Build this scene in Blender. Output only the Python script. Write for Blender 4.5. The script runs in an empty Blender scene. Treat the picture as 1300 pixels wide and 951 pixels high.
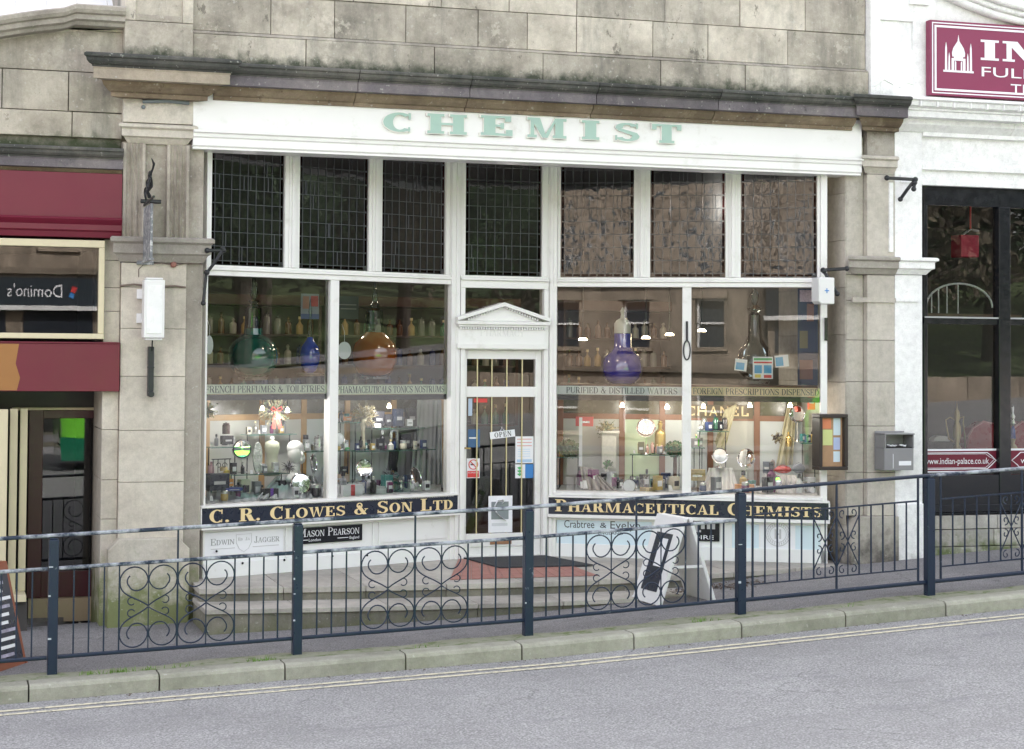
import bpy, bmesh, math, random
from mathutils import Vector, Matrix
random.seed(7)
sc = bpy.context.scene
COL = sc.collection
PI = math.pi
# ------------------------------------------------------------------ camera
W0, H0 = 1300.0, 951.0
FPX = 2100.0; PX, PY = 480.0, 382.0
YAW = math.atan(0.267); PITCH = math.atan(65.5/FPX); ROLL = 0.0088
HC = 15.5; ZC = 2.17
r0 = Vector((math.cos(YAW), -math.sin(YAW), 0))
fw = Vector((math.sin(YAW)*math.cos(PITCH), math.cos(YAW)*math.cos(PITCH), math.sin(PITCH)))
up0 = r0.cross(fw)
RT = r0*math.cos(ROLL) + up0*math.sin(ROLL)
UP = up0*math.cos(ROLL) - r0*math.sin(ROLL)
CAM = Vector((0, -HC, ZC))
def ray(x, y): return fw + RT*((x-PX)/FPX) + UP*((PY-y)/FPX)
def proj(p):
    d = Vector(p)-CAM; z = d.dot(fw)
    return PX+FPX*d.dot(RT)/z, PY-FPX*d.dot(UP)/z
def ppm(p): return FPX/((Vector(p)-CAM).dot(fw))          # picture pixels per metre at a point
cd = bpy.data.cameras.new('camera'); cam = bpy.data.objects.new('camera', cd); COL.objects.link(cam)
m = Matrix((RT, UP, -fw)).transposed().to_4x4(); m.translation = CAM
cam.matrix_world = m
cd.sensor_fit = 'HORIZONTAL'; cd.sensor_width = 36; cd.lens = 36*FPX/W0
cd.shift_x = (W0/2-PX)/W0; cd.shift_y = -(H0/2-PY)/W0
cd.clip_start = .05; cd.clip_end = 1500
sc.camera = cam

# ------------------------------------------------------------------ frames: u along a wall, n out of it towards the street, z up
class Fr:
    def __init__(s, ox, oy, dx, dy):
        l = math.hypot(dx, dy); s.o = Vector((ox, oy, 0)); s.d = Vector((dx/l, dy/l, 0)); s.n = Vector((dy/l, -dx/l, 0))
        s.ang = math.atan2(dy, dx)
    def T(s, u, n, z): return s.o + s.d*u + s.n*n + Vector((0, 0, z))
    def uz(s, x, y, n=0):
        r = ray(x, y); o = s.o + s.n*n
        t = (o-CAM).dot(s.n)/r.dot(s.n); p = CAM + r*t
        return (p-s.o).dot(s.d), p.z
    def u(s, x, n=0, y=450): return s.uz(x, y, n)[0]
    def z(s, x, y, n=0): return s.uz(x, y, n)[1]
    def p(s, x, y, n=0):
        u, z = s.uz(x, y, n); return s.T(u, n, z)
F = Fr(0, 0, 1, 0)                                   # facade plane: u = X, n = -Y
def fpt(x, Y):
    u = F.u(x, -Y); return (u, Y)
a = fpt(259, .25); b = fpt(568, 1.22); c = fpt(707, 1.27); d = fpt(1041.5, .16)
FL = Fr(a[0], a[1], b[0]-a[0], b[1]-a[1])            # left splayed window
FD = Fr(b[0], b[1], c[0]-b[0], c[1]-b[1])            # door
FRR = Fr(c[0], c[1], d[0]-c[0], d[1]-c[1])           # right splayed window
LL = math.hypot(b[0]-a[0], b[1]-a[1]); LD = math.hypot(c[0]-b[0], c[1]-b[1]); LR = math.hypot(d[0]-c[0], d[1]-c[1])
def loc(base, ang=0.0):
    f = Fr(0, 0, math.cos(ang), math.sin(ang)); b = Vector(base)
    return lambda u, n, z: b + f.d*u + f.n*n + Vector((0, 0, z))

# ------------------------------------------------------------------ mesh builder
ORG = {}
class MB:
    def __init__(s): s.v = []; s.f = []; s.c = []
    def add(s, vs, fs, tint=1.0):
        k = len(s.v); s.v += [Vector(x) for x in vs]; s.f += [tuple(i+k for i in q) for q in fs]; s.c += [tint]*len(fs); return s
    def box(s, T, u0, u1, n0, n1, z0, z1, tint=1.0):
        if u1 < u0: u0, u1 = u1, u0
        if n1 < n0: n0, n1 = n1, n0
        if z1 < z0: z0, z1 = z1, z0
        vs = [T(u, n, z) for z in (z0, z1) for n in (n0, n1) for u in (u0, u1)]
        return s.add(vs, [(0, 1, 3, 2)[::1], (4, 6, 7, 5), (0, 4, 5, 1), (2, 3, 7, 6), (0, 2, 6, 4), (1, 5, 7, 3)], tint)
    def hexa(s, vs, tint=1.0):                       # 8 points: bottom quad then top quad, same order
        return s.add(vs, [(0, 1, 2, 3), (7, 6, 5, 4), (0, 4, 5, 1), (1, 5, 6, 2), (2, 6, 7, 3), (3, 7, 4, 0)], tint)
    def prof(s, T, u0, u1, pts, tint=1.0, e0=0, e1=0):   # closed profile [(n,z)] run along u; e0/e1: mitre ends with n
        k = len(pts)
        A = [T(u0-e0*n, n, z) for n, z in pts]; B = [T(u1+e1*n, n, z) for n, z in pts]
        fs = [(i, (i+1) % k, k+(i+1) % k, k+i) for i in range(k)] + [tuple(range(k))[::-1], tuple(range(k, 2*k))]
        return s.add(A+B, fs, tint)
    def poly(s, T, pts, n0, n1, tint=1.0):           # (u,z) outline extruded from n0 to n1
        k = len(pts)
        A = [T(u, n0, z) for u, z in pts]; B = [T(u, n1, z) for u, z in pts]
        fs = [(i, (i+1) % k, k+(i+1) % k, k+i) for i in range(k)] + [tuple(range(k))[::-1], tuple(range(k, 2*k))]
        return s.add(A+B, fs, tint)
    def axis(s, c, ax, pts, seg=20, tint=1.0):       # lathe [(r,h)] about any axis
        c = Vector(c); ax = Vector(ax).normalized(); e = Vector((1, 0, 0)) if abs(ax.x) < .7 else Vector((0, 1, 0))
        a = ax.cross(e).normalized(); b = ax.cross(a)
        vs = []
        for r, h in pts:
            for i in range(seg):
                t = 2*PI*i/seg; vs.append(c + ax*h + (a*math.cos(t)+b*math.sin(t))*max(r, 1e-5))
        fs = []
        for j in range(len(pts)-1):
            for i in range(seg):
                k = (i+1) % seg; fs.append((j*seg+i, j*seg+k, (j+1)*seg+k, (j+1)*seg+i))
        fs.append(tuple(range(seg))[::-1]); fs.append(tuple(range((len(pts)-1)*seg, len(pts)*seg)))
        return s.add(vs, fs, tint)
    def lathe(s, base, pts, seg=20, tint=1.0): return s.axis(base, (0, 0, 1), pts, seg, tint)
    def tube(s, P, r, seg=8, closed=False, tint=1.0, flat=1.0):
        P = [Vector(p) for p in P]; k = len(P); vs = []; prev = None
        rr = r if isinstance(r, (list, tuple)) else [r]*k
        for i in range(k):
            if closed: t = P[(i+1) % k]-P[i-1]
            else: t = P[min(i+1, k-1)]-P[max(i-1, 0)]
            t.normalize()
            if prev is None:
                e = Vector((0, 0, 1)) if abs(t.z) < .8 else Vector((0, 1, 0)); a = t.cross(e).normalized()
            else: a = (prev - t*prev.dot(t)).normalized()
            prev = a; b = t.cross(a)
            for j in range(seg):
                q = 2*PI*(j+.5)/seg; vs.append(P[i] + a*math.cos(q)*rr[i] + b*math.sin(q)*rr[i]*flat)
        fs = []
        for i in range(k if closed else k-1):
            i2 = (i+1) % k
            for j in range(seg):
                j2 = (j+1) % seg; fs.append((i*seg+j, i*seg+j2, i2*seg+j2, i2*seg+j))
        if not closed: fs.append(tuple(range(seg))[::-1]); fs.append(tuple(range((k-1)*seg, k*seg)))
        return s.add(vs, fs, tint)
    def ball(s, c, rx, ry=None, rz=None, seg=16, rings=10, tint=1.0, noise=0):
        ry = ry or rx; rz = rz or rx; c = Vector(c); vs = []; fs = []
        for j in range(rings+1):
            th = PI*j/rings
            for i in range(seg):
                ph = 2*PI*i/seg; k = 1+random.uniform(-noise, noise)
                vs.append(c+Vector((rx*k*math.sin(th)*math.cos(ph), ry*k*math.sin(th)*math.sin(ph), -rz*k*math.cos(th))))
        for j in range(rings):
            for i in range(seg):
                i2 = (i+1) % seg; fs.append((j*seg+i, j*seg+i2, (j+1)*seg+i2, (j+1)*seg+i))
        return s.add(vs, fs, tint)
    def build(s, name, mat, parent=None, bev=0, smooth=False, sub=0):
        me = bpy.data.meshes.new(name)
        if parent is not None: o0 = ORG[parent.name]
        else:
            n = len(s.v); o0 = Vector((sum(v.x for v in s.v)/n, sum(v.y for v in s.v)/n, min(v.z for v in s.v)))
        me.from_pydata([tuple(v-o0) for v in s.v], [], s.f); me.update()
        bm = bmesh.new(); bm.from_mesh(me)
        bmesh.ops.recalc_face_normals(bm, faces=bm.faces)
        if len(s.f) == 1:
            bm.normal_update(); bm.faces.ensure_lookup_table()
            if bm.faces[0].normal.y > .1: bmesh.ops.reverse_faces(bm, faces=bm.faces)
        bm.to_mesh(me); bm.free()
        at = me.attributes.new('tint', 'FLOAT', 'FACE')
        at.data.foreach_set('value', s.c)
        if smooth: me.polygons.foreach_set('use_smooth', [True]*len(me.polygons))
        if smooth == 'auto':
            try: me.set_sharp_from_angle(angle=math.radians(38))
            except Exception: pass
        me.materials.append(mat)
        ob = bpy.data.objects.new(name, me); COL.objects.link(ob)
        if parent is not None: ob.parent = parent; ob.location = (0, 0, 0)
        else: ob.location = o0
        ORG[ob.name] = o0
        if bev:
            b = ob.modifiers.new('bevel', 'BEVEL'); b.width = bev; b.segments = 2; b.limit_method = 'ANGLE'; b.angle_limit = math.radians(50)
        if sub:
            b = ob.modifiers.new('sub', 'SUBSURF'); b.levels = b.render_levels = sub
        return ob
def tag(o, label=None, cat=None, group=None, kind=None):
    if label: o['label'] = label
    if cat: o['category'] = cat
    if group: o['group'] = group
    if kind: o['kind'] = kind
    return o
def thing(name, at, label, cat, group=None):
    o = bpy.data.objects.new(name, None); o.empty_display_size = .2; COL.objects.link(o)
    o.location = at; ORG[o.name] = Vector(at); return tag(o, label, cat, group)

# ------------------------------------------------------------------ materials
MATS = {}
def mnew(name):
    m = bpy.data.materials.new(name); m.use_nodes = True; nt = m.node_tree; nt.nodes.clear()
    out = nt.nodes.new('ShaderNodeOutputMaterial'); MATS[name] = m
    return m, nt, out
def N(nt, t, **k):
    n = nt.nodes.new(t)
    for a, v in k.items():
        if a[0] == '_': setattr(n, a[1:], v)
        else: n.inputs[a.replace('0', ' ')].default_value = v
    return n
def noise(nt, vec, scale, detail=6, rough=.6, mscale=None):
    n = nt.nodes.new('ShaderNodeTexNoise'); n.inputs['Scale'].default_value = scale; n.inputs['Detail'].default_value = detail; n.inputs['Roughness'].default_value = rough
    if mscale:
        mp = nt.nodes.new('ShaderNodeMapping'); mp.inputs['Scale'].default_value = mscale
        nt.links.new(vec, mp.inputs['Vector']); vec = mp.outputs[0]
    nt.links.new(vec, n.inputs['Vector']); return n.outputs['Fac']
def ramp(nt, fac, stops):
    r = nt.nodes.new('ShaderNodeValToRGB'); nt.links.new(fac, r.inputs[0]); e = r.color_ramp.elements
    while len(e) < len(stops): e.new(.5)
    for i, (p, c) in enumerate(stops):
        e[i].position = p; e[i].color = (*c, 1) if not isinstance(c, float) else (c, c, c, 1)
    return r.outputs[0]
def mixc(nt, fac, A, B, blend='MIX'):
    m = nt.nodes.new('ShaderNodeMix'); m.data_type = 'RGBA'; m.blend_type = blend
    for sock, v in ((m.inputs[0], fac), (m.inputs[6], A), (m.inputs[7], B)):
        if hasattr(v, 'is_linked') or hasattr(v, 'links'): nt.links.new(v, sock)
        elif isinstance(v, (int, float)): sock.default_value = v if sock == m.inputs[0] else (v, v, v, 1)
        else: sock.default_value = (*v, 1)
    return m.outputs[2]
def mathn(nt, op, a, b=None, clamp=False):
    m = nt.nodes.new('ShaderNodeMath'); m.operation = op; m.use_clamp = clamp
    for i, v in enumerate((a, b)):
        if v is None: continue
        if isinstance(v, (int, float)): m.inputs[i].default_value = v
        else: nt.links.new(v, m.inputs[i])
    return m.outputs[0]
def posn(nt): return nt.nodes.new('ShaderNodeNewGeometry').outputs['Position']
def M(name, col, rough=.5, metal=0.0, var=.12, scale=6.0, bump=0.0, bscale=60.0, dirt=None, dirtc=(.03, .03, .028), spec=.5, coat=0.0, emit=None, trans=0.0, tint=False):
    if name in MATS: return MATS[name]
    m, nt, out = mnew(name)
    p = N(nt, 'ShaderNodeBsdfPrincipled'); nt.links.new(p.outputs[0], out.inputs[0])
    P = posn(nt)
    c = mixc(nt, noise(nt, P, scale), tuple(x*(1-var) for x in col), tuple(min(1, x*(1+var)) for x in col))
    if tint:
        at = nt.nodes.new('ShaderNodeAttribute'); at.attribute_name = 'tint'
        c = mixc(nt, 1.0, c, at.outputs['Color'], 'MULTIPLY')
    if dirt:
        f = ramp(nt, noise(nt, P, dirt[0], 8, .7), [(dirt[1], 0.0), (dirt[2], 1.0)])
        c = mixc(nt, f, c, dirtc)
    nt.links.new(c, p.inputs['Base Color'])
    p.inputs['Metallic'].default_value = metal; p.inputs['Specular IOR Level'].default_value = spec
    rr = ramp(nt, noise(nt, P, scale*2.3), [(.3, max(0.0, rough-.08)), (.7, min(1.0, rough+.08))]) if rough > .06 else None
    if rr: nt.links.new(rr, p.inputs['Roughness'])
    else: p.inputs['Roughness'].default_value = rough
    if coat: p.inputs['Coat Weight'].default_value = coat
    if trans: p.inputs['Transmission Weight'].default_value = trans
    if emit: p.inputs['Emission Color'].default_value = (*emit[0], 1); p.inputs['Emission Strength'].default_value = emit[1]
    if bump:
        b = nt.nodes.new('ShaderNodeBump'); b.inputs['Strength'].default_value = bump; b.inputs['Distance'].default_value = .01
        nt.links.new(noise(nt, P, bscale), b.inputs['Height']); nt.links.new(b.outputs[0], p.inputs['Normal'])
    return m
def stone(name, ca, cb, cc, dark=(.05, .055, .05), bands=(), grime=.45, streak=.35, paint=False, bumpd=.012, spall=0.0):
    m, nt, out = mnew(name)
    p = N(nt, 'ShaderNodeBsdfPrincipled'); nt.links.new(p.outputs[0], out.inputs[0]); P = posn(nt)
    c = ramp(nt, noise(nt, P, 1.7, 9, .62), [(.3, ca), (.5, cb), (.72, cc)])
    c = mixc(nt, 1.0, c, ramp(nt, noise(nt, P, 14, 8, .7), [(.25, .84), (.6, 1.08)]), 'MULTIPLY')
    c = mixc(nt, .8, c, ramp(nt, noise(nt, P, 90, 4, .7), [(.3, .88), (.6, 1.06)]), 'MULTIPLY')
    at = nt.nodes.new('ShaderNodeAttribute'); at.attribute_name = 'tint'
    c = mixc(nt, 1.0, c, at.outputs['Color'], 'MULTIPLY')
    g = ramp(nt, noise(nt, P, 1.1, 10, .72), [(.52, 0.0), (.74, 1.0)])
    c = mixc(nt, mathn(nt, 'MULTIPLY', g, grime), c, dark)
    if spall:
        k1 = ramp(nt, noise(nt, P, 2.3, 12, .74), [(.585, 0.0), (.61, 1.0)]); c = mixc(nt, mathn(nt, 'MULTIPLY', k1, spall*.5), c, tuple(min(.75, x*1.12) for x in cc))
        k2 = ramp(nt, noise(nt, P, 3.7, 12, .78, (1.3, 1, .8)), [(.60, 0.0), (.63, 1.0)]); c = mixc(nt, mathn(nt, 'MULTIPLY', k2, spall*.9), c, tuple(x*.42 for x in ca))
    s = ramp(nt, noise(nt, P, 3.2, 7, .7, (1, 1, .16)), [(.5, 0.0), (.75, 1.0)])
    c = mixc(nt, mathn(nt, 'MULTIPLY', s, streak), c, tuple(x*1.6 for x in dark))
    sep = nt.nodes.new('ShaderNodeSeparateXYZ'); nt.links.new(P, sep.inputs[0])
    for z0, z1, st, col in bands:                     # weathering that starts full at z0 and fades by z1
        mr = nt.nodes.new('ShaderNodeMapRange'); mr.inputs['From Min'].default_value = z0; mr.inputs['From Max'].default_value = z1
        mr.inputs['To Min'].default_value = 1; mr.inputs['To Max'].default_value = 0; nt.links.new(sep.outputs[2], mr.inputs['Value'])
        ns = noise(nt, P, 5.5, 8, .7)
        q = mathn(nt, 'ADD', mr.outputs[0], mathn(nt, 'MULTIPLY', mathn(nt, 'SUBTRACT', ns, .5), 1.6))
        q = mathn(nt, 'MULTIPLY', mathn(nt, 'SUBTRACT', q, .35), 2.2*st, True)
        gate = mathn(nt, 'GREATER_THAN' if z1 > z0 else 'LESS_THAN', sep.outputs[2], z0-(.02 if z1 > z0 else -.02))
        c = mixc(nt, mathn(nt, 'MINIMUM', mathn(nt, 'MULTIPLY', q, gate), st), c, col)
    sp = ramp(nt, noise(nt, P, 26, 3, .5), [(.66, 0.0), (.72, 1.0)])
    c = mixc(nt, mathn(nt, 'MULTIPLY', sp, .4), c, (.55, .55, .5))
    nt.links.new(c, p.inputs['Base Color']); p.inputs['Roughness'].default_value = .85 if not paint else .5
    p.inputs['Specular IOR Level'].default_value = .25
    b = nt.nodes.new('ShaderNodeBump'); b.inputs['Strength'].default_value = .55; b.inputs['Distance'].default_value = bumpd
    h = mathn(nt, 'ADD', mathn(nt, 'MULTIPLY', noise(nt, P, 9, 8, .7), 1.0), mathn(nt, 'MULTIPLY', noise(nt, P, 70, 5, .7), .35))
    nt.links.new(h, b.inputs['Height']); nt.links.new(b.outputs[0], p.inputs['Normal'])
    return m
def glassmat(name, ior=1.75, tintc=(1, 1, 1), wob=0.0, rough=0.0, wsc=1.6):
    m, nt, out = mnew(name)
    gl = N(nt, 'ShaderNodeBsdfGlossy'); gl.inputs['Roughness'].default_value = rough
    tr = N(nt, 'ShaderNodeBsdfTransparent'); tr.inputs['Color'].default_value = (*tintc, 1)
    fr = N(nt, 'ShaderNodeFresnel'); fr.inputs['IOR'].default_value = ior
    mx = N(nt, 'ShaderNodeMixShader')
    nt.links.new(fr.outputs[0], mx.inputs[0]); nt.links.new(tr.outputs[0], mx.inputs[1]); nt.links.new(gl.outputs[0], mx.inputs[2])
    nt.links.new(mx.outputs[0], out.inputs[0])
    if wob:
        b = nt.nodes.new('ShaderNodeBump'); b.inputs['Strength'].default_value = wob; b.inputs['Distance'].default_value = .02
        nt.links.new(noise(nt, posn(nt), wsc, 2, .4), b.inputs['Height'])
        nt.links.new(b.outputs[0], gl.inputs['Normal'])
    return m

# ------------------------------------------------------------------ lettering: own roman capitals
def ringp(cx, cy, rx, ry, ix, iy, a0, a1, k=18, dx=0):
    out = []
    for i in range(k):
        t0 = math.radians(a0+(a1-a0)*i/k); t1 = math.radians(a0+(a1-a0)*(i+1)/k)
        out.append([(cx+rx*math.cos(t0), cy+ry*math.sin(t0)), (cx+rx*math.cos(t1), cy+ry*math.sin(t1)),
                    (cx+dx+ix*math.cos(t1), cy+iy*math.sin(t1)), (cx+dx+ix*math.cos(t0), cy+iy*math.sin(t0))])
    return out
def glyph(c, T=.2, t=.07, s=.06, o=.08):
    G = []
    def r(x0, y0, x1, y1): G.append([[(x0, y0), (x1, y0), (x1, y1), (x0, y1)]])
    def q(*p): G.append([list(p)])
    def st(x, w=T, b=1, tp=1):
        r(x, 0, x+w, 1)
        if b: r(x-o, 0, x+w+o, s)
        if tp: r(x-o, 1-s, x+w+o, 1)
    def ring(*a, **k): G.append(ringp(*a, **k))
    w = .8
    if c == 'A': q((.0+.05, 0), (.05+t, 0), (.42+t*.3, 1), (.36, 1)); q((.75-T, 0), (.75, 0), (.47, 1), (.36, 1)); r(.2, .28, .6, .28+t); r(-.04, 0, .2, s); r(.75-T-o, 0, .84, s)
    elif c == 'B': st(.08); ring(.36, .755, .3, .245, .13, .245-t, -90, 90); r(.1, .51-t/2, .38, .51+t/2); ring(.38, .265, .34, .265, .15, .265-t, -90, 90); r(.1, 1-t, .36, 1); r(.1, 0, .38, t); w = .76
    elif c in 'CG':
        ring(.43, .5, .43, .51, .43-T, .51-t, 48, 312); r(.66, .66, .72, 1.0); w = .78
        if c == 'C': r(.66, .02, .70, .26)
        else: r(.7-T*.6, 0, .7+T*.4, .44); r(.5, .44-s, .86, .44); w = .86
    elif c == 'D': st(.08); ring(.36, .5, .42, .5, .42-T, .5-t, -90, 90); r(.1, 1-t, .37, 1); r(.1, 0, .37, t); w = .82
    elif c in 'EF':
        st(.08); r(.1, 1-t, .66, 1); r(.66-t, .72, .68, 1); r(.2, .5-t/2, .5, .5+t/2); r(.5-t*.5, .36, .52, .64); w = .7
        if c == 'E': r(.1, 0, .68, t); r(.68-t, 0, .71, .3); w = .75
    elif c == 'H': st(.06); st(.84-T); r(.1, .5-t/2, .8, .5+t/2); w = .92
    elif c == 'I': st(.08); w = .16+T
    elif c == 'J': r(.3, .2, .3+T, 1); r(.3-o, 1-s, .3+T+o, 1); ring(.26, .2, .24+T*.2, .22, .12, .22-t, 180, 360); w = .56
    elif c == 'K': st(.06); q((.06+T, .42), (.06+T+t*1.2, .42), (.74, 1), (.66, 1)); q((.34, .62), (.78-T, 0), (.86, 0), (.47, .72)); r(.52, 1-s, .86, 1); r(.54, 0, .92, s); w = .88
    elif c == 'L': st(.08); r(.1, 0, .66, t); r(.66-t, 0, .7, .32); w = .72
    elif c == 'M': r(.1, 0, .1+t, 1); r(0, 0, .1+t+.08, s); r(0, 1-s, .2, 1); q((.1, 1), (.1+T*1.15, 1), (.56+t*.4, 0), (.48, 0)); q((.5, 0), (.5+t*1.2, 0), (.95, 1), (.88, 1)); r(.88, 0, .88+T, 1); r(.8, 0, .98+T, s); r(.86, 1-s, .98+T, 1); w = 1.02+T
    elif c == 'N': r(.1, 0, .1+t, 1); r(0, 0, .1+t+.08, s); r(0, 1-s, .2, 1); q((.08, 1), (.08+T*1.15, 1), (.8, 0), (.8-T*.8, 0)); r(.8-t, 0, .8, 1); r(.65, 1-s, .88, 1); w = .9
    elif c == 'O': ring(.43, .5, .43, .51, .43-T, .51-t, 0, 360, k=30); w = .86
    elif c == 'P': st(.08); ring(.38, .73, .32, .27, .32-T*.85, .27-t, -90, 90); r(.1, 1-t, .38, 1); r(.1, .46, .38, .46+t); w = .72
    elif c == 'R': st(.08); ring(.38, .74, .32, .26, .32-T*.85, .26-t, -90, 90); r(.1, 1-t, .38, 1); r(.1, .48, .38, .48+t); q((.36, .5), (.6-T*.2, 0), (.62+T, 0), (.42+T, .5)); r(.62, 0, .92, s); w = .86
    elif c == 'S':
        ring(.34, .745, .31, .255, .31-T*.75, .255-t, 20, 200); ring(.34, .26, .33, .265, .33-T*.8, .265-t, -160, 20)
        q((.03, .75), (.1, .56), (.62, .26-.02), (.68, .28), (.6, .46)); r(.58, .7, .63, .98); r(.02, .02, .07, .3); w = .68
    elif c == 'T': r(.38-T/2, 0, .38+T/2, 1); r(.38-T/2-o, 0, .38+T/2+o, s); r(.02, 1-t, .74, 1); r(0, .7, t, 1); r(.76-t, .7, .76, 1); w = .76
    elif c == 'U': r(.08, .3, .08+T, 1); r(0, 1-s, .16+T, 1); r(.76-t, .3, .76, 1); r(.64, 1-s, .86, 1); ring(.42, .32, .34, .33, .34-T*.8, .33-t, 180, 360); w = .86
    elif c == 'V': q((.04, 1), (.04+T*1.1, 1), (.46, 0), (.4, 0)); q((.4, 0), (.46, 0), (.78, 1), (.72, 1)); r(-.02, 1-s, .12+T, 1); r(.62, 1-s, .86, 1); w = .84
    elif c == 'W': q((.04, 1), (.04+T, 1), (.38, 0), (.33, 0)); q((.33, 0), (.38, 0), (.62, 1), (.56, 1)); q((.46, 1), (.46+T, 1), (.82, 0), (.77, 0)); q((.77, 0), (.82, 0), (1.08, 1), (1.02, 1)); r(-.02, 1-s, .3, 1); r(.95, 1-s, 1.16, 1); w = 1.14
    elif c == 'Y': q((.04, 1), (.04+T*1.1, 1), (.44+T/2, .45), (.44-T/2, .45)); q((.4, .45), (.48, .45), (.8, 1), (.72, 1)); r(.44-T/2, 0, .44+T/2, .5); r(.3-T/2, 0, .58+T/2, s); r(-.02, 1-s, .12+T, 1); r(.62, 1-s, .88, 1); w = .84
    elif c == 'X': q((.04, 1), (.06+T, 1), (.8, 0), (.78-T, 0)); q((.04, 0), (.1, 0), (.76, 1), (.7, 1)); w = .82
    elif c == 'Z': r(.05, 1-t, .7, 1); r(.05, 0, .72, t); q((.05, 0), (.05+T, 0), (.7, 1), (.7-T, 1)); w = .76
    elif c == '&':
        ring(.36, .77, .2, .24, .2-t*1.3, .24-t, 0, 360, k=20); ring(.34, .26, .32, .27, .32-T*.85, .27-t, 60, 330); q((.16, .72), (.16+T, .8), (.84, 0), (.84-T*1.1, 0)); q((.56, .1), (.62, .06), (.84, .46), (.78, .46)); r(.68, .44, .92, .44+s); w = .95
    elif c == '.': ring(.12, .1, .11, .11, .001, .001, 0, 360, k=12); w = .26
    elif c == "'": q((.06, .75), (.12, .75), (.18, 1), (.04, 1)); w = .22
    elif c == '-': r(.05, .42, .4, .52); w = .45
    elif c == ' ': w = .38
    return G, w
def roman(mb, T, s, u0, u1, z, h, n, d=.002, TT=.2, t=.07, sf=.06, o=.08, small=.78, gap=.1, slope=0.0):
    """letters fitted between u0 and u1; lower case input makes small capitals"""
    L = []; x = 0.0
    for ch in s:
        k = 1.0 if (ch.isupper() or not ch.isalpha()) else small
        if ch == '&' or ch == '.': k = 1.0 if small > .9 else .95
        G, w = glyph(ch.upper(), TT, t, sf, o); L.append((G, x, k)); x += (w+gap)*k
    sx = (u1-u0)/(x-gap)
    for G, x0, k in L:
        e = 0
        for grp in G:
            e += 1; nn = n+d+e*.00025
            for pl in grp:
                P = [(u0+(x0+a*k)*sx, z+b*k*h+slope*(x0+a*k)*sx) for a, b in pl]
                kk = len(P)
                ar = sum(P[i][0]*P[(i+1) % kk][1]-P[(i+1) % kk][0]*P[i][1] for i in range(kk))
                if ar < 0: P = P[::-1]
                mb.poly(T, P, n, nn)
def sans(name, s, T, u0, z0, h, n, mat, parent=None, u1=None, d=.002, italic=0.0, mirror=False):
    cu = bpy.data.curves.new('t', 'FONT'); cu.body = s; cu.size = 1; cu.resolution_u = 3; cu.shear = italic
    ob = bpy.data.objects.new('t', cu); me = bpy.data.meshes.new_from_object(ob)
    vs = [v.co.copy() for v in me.vertices]; fs = [tuple(p.vertices) for p in me.polygons]
    x0 = min(v.x for v in vs); x1 = max(v.x for v in vs)
    sx = (u1-u0)/(x1-x0) if u1 is not None else h/.73; sy = h/.73
    mb = MB(); mb.add([T(u0+(v.x-x0)*sx, n+d, z0+v.y*sy) for v in vs], fs)
    bpy.data.objects.remove(ob); bpy.data.curves.remove(cu); bpy.data.meshes.remove(me)
    return mb.build(name, mat, parent)
# ------------------------------------------------------------------ materials used
ca, cb, cc = (.26, .23, .19), (.40, .36, .30), (.48, .45, .39)
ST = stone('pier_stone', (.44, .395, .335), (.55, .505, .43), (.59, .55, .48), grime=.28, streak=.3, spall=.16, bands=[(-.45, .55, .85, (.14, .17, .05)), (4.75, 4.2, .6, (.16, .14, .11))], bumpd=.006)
STU = stone('upper_stone', (.26, .235, .195), (.45, .41, .345), (.60, .555, .475), grime=.7, streak=.7, spall=.75, bands=[(4.86, 5.1, .95, (.055, .065, .045))])
STL = stone('side_stone', (.30, .27, .22), (.45, .41, .34), (.58, .535, .455), grime=.6, streak=.6, spall=.6, bands=[(4.02, 4.3, .95, (.06, .075, .04))])
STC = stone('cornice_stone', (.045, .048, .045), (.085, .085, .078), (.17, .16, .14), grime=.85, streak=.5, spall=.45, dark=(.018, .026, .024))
STB = stone('bed_stone', (.12, .09, .06), (.20, .155, .105), (.31, .255, .18), grime=.6, streak=.3, spall=.6, dark=(.06, .05, .04))
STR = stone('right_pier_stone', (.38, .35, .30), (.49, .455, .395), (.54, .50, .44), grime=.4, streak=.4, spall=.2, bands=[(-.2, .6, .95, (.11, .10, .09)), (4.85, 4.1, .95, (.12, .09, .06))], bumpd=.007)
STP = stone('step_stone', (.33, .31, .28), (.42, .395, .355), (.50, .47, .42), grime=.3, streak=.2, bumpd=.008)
STK = stone('kerb_stone', (.27, .27, .21), (.36, .355, .29), (.42, .41, .35), grime=.3, streak=.15, bumpd=.008)
WST = stone('white_painted_stone', (.72, .72, .72), (.80, .80, .79), (.84, .84, .83), dark=(.50, .50, .47), grime=.12, streak=.14, paint=True, bands=[(-.25, .3, .6, (.28, .28, .25))], bumpd=.004)
FARST = stone('far_stone', (.20, .165, .13), (.30, .245, .19), (.40, .33, .26), grime=.45, streak=.4)
WHITE = M('white_paint', (.79, .785, .765), .38, var=.04, scale=3, dirt=(3.5, .56, .80), dirtc=(.60, .59, .54), bump=.05, bscale=25)
WHITE2 = M('white_paint_old', (.77, .775, .77), .42, var=.04, scale=2.2, dirt=(5, .6, .8), dirtc=(.52, .50, .45), bump=.06, bscale=30)
MINT = M('mint_paint', (.34, .49, .42), .45, var=.05)
LWHITE = M('letter_edge_paint', (.74, .73, .68), .45)
NAVY = M('navy_paint', (.012, .018, .035), .3, var=.2)
BLACK = M('black_paint', (.007, .009, .013), .18, var=.2)
GOLD = M('gold_leaf', (.80, .63, .34), .42, var=.08)
CREAM = M('cream_paint', (.62, .55, .38), .4, var=.06, dirt=(5, .62, .85), dirtc=(.4, .34, .22))
BURG = M('burgundy_paint', (.135, .005, .022), .42, var=.16, scale=1.6, dirt=(1.8, .66, .8), dirtc=(.17, .02, .04))
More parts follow.
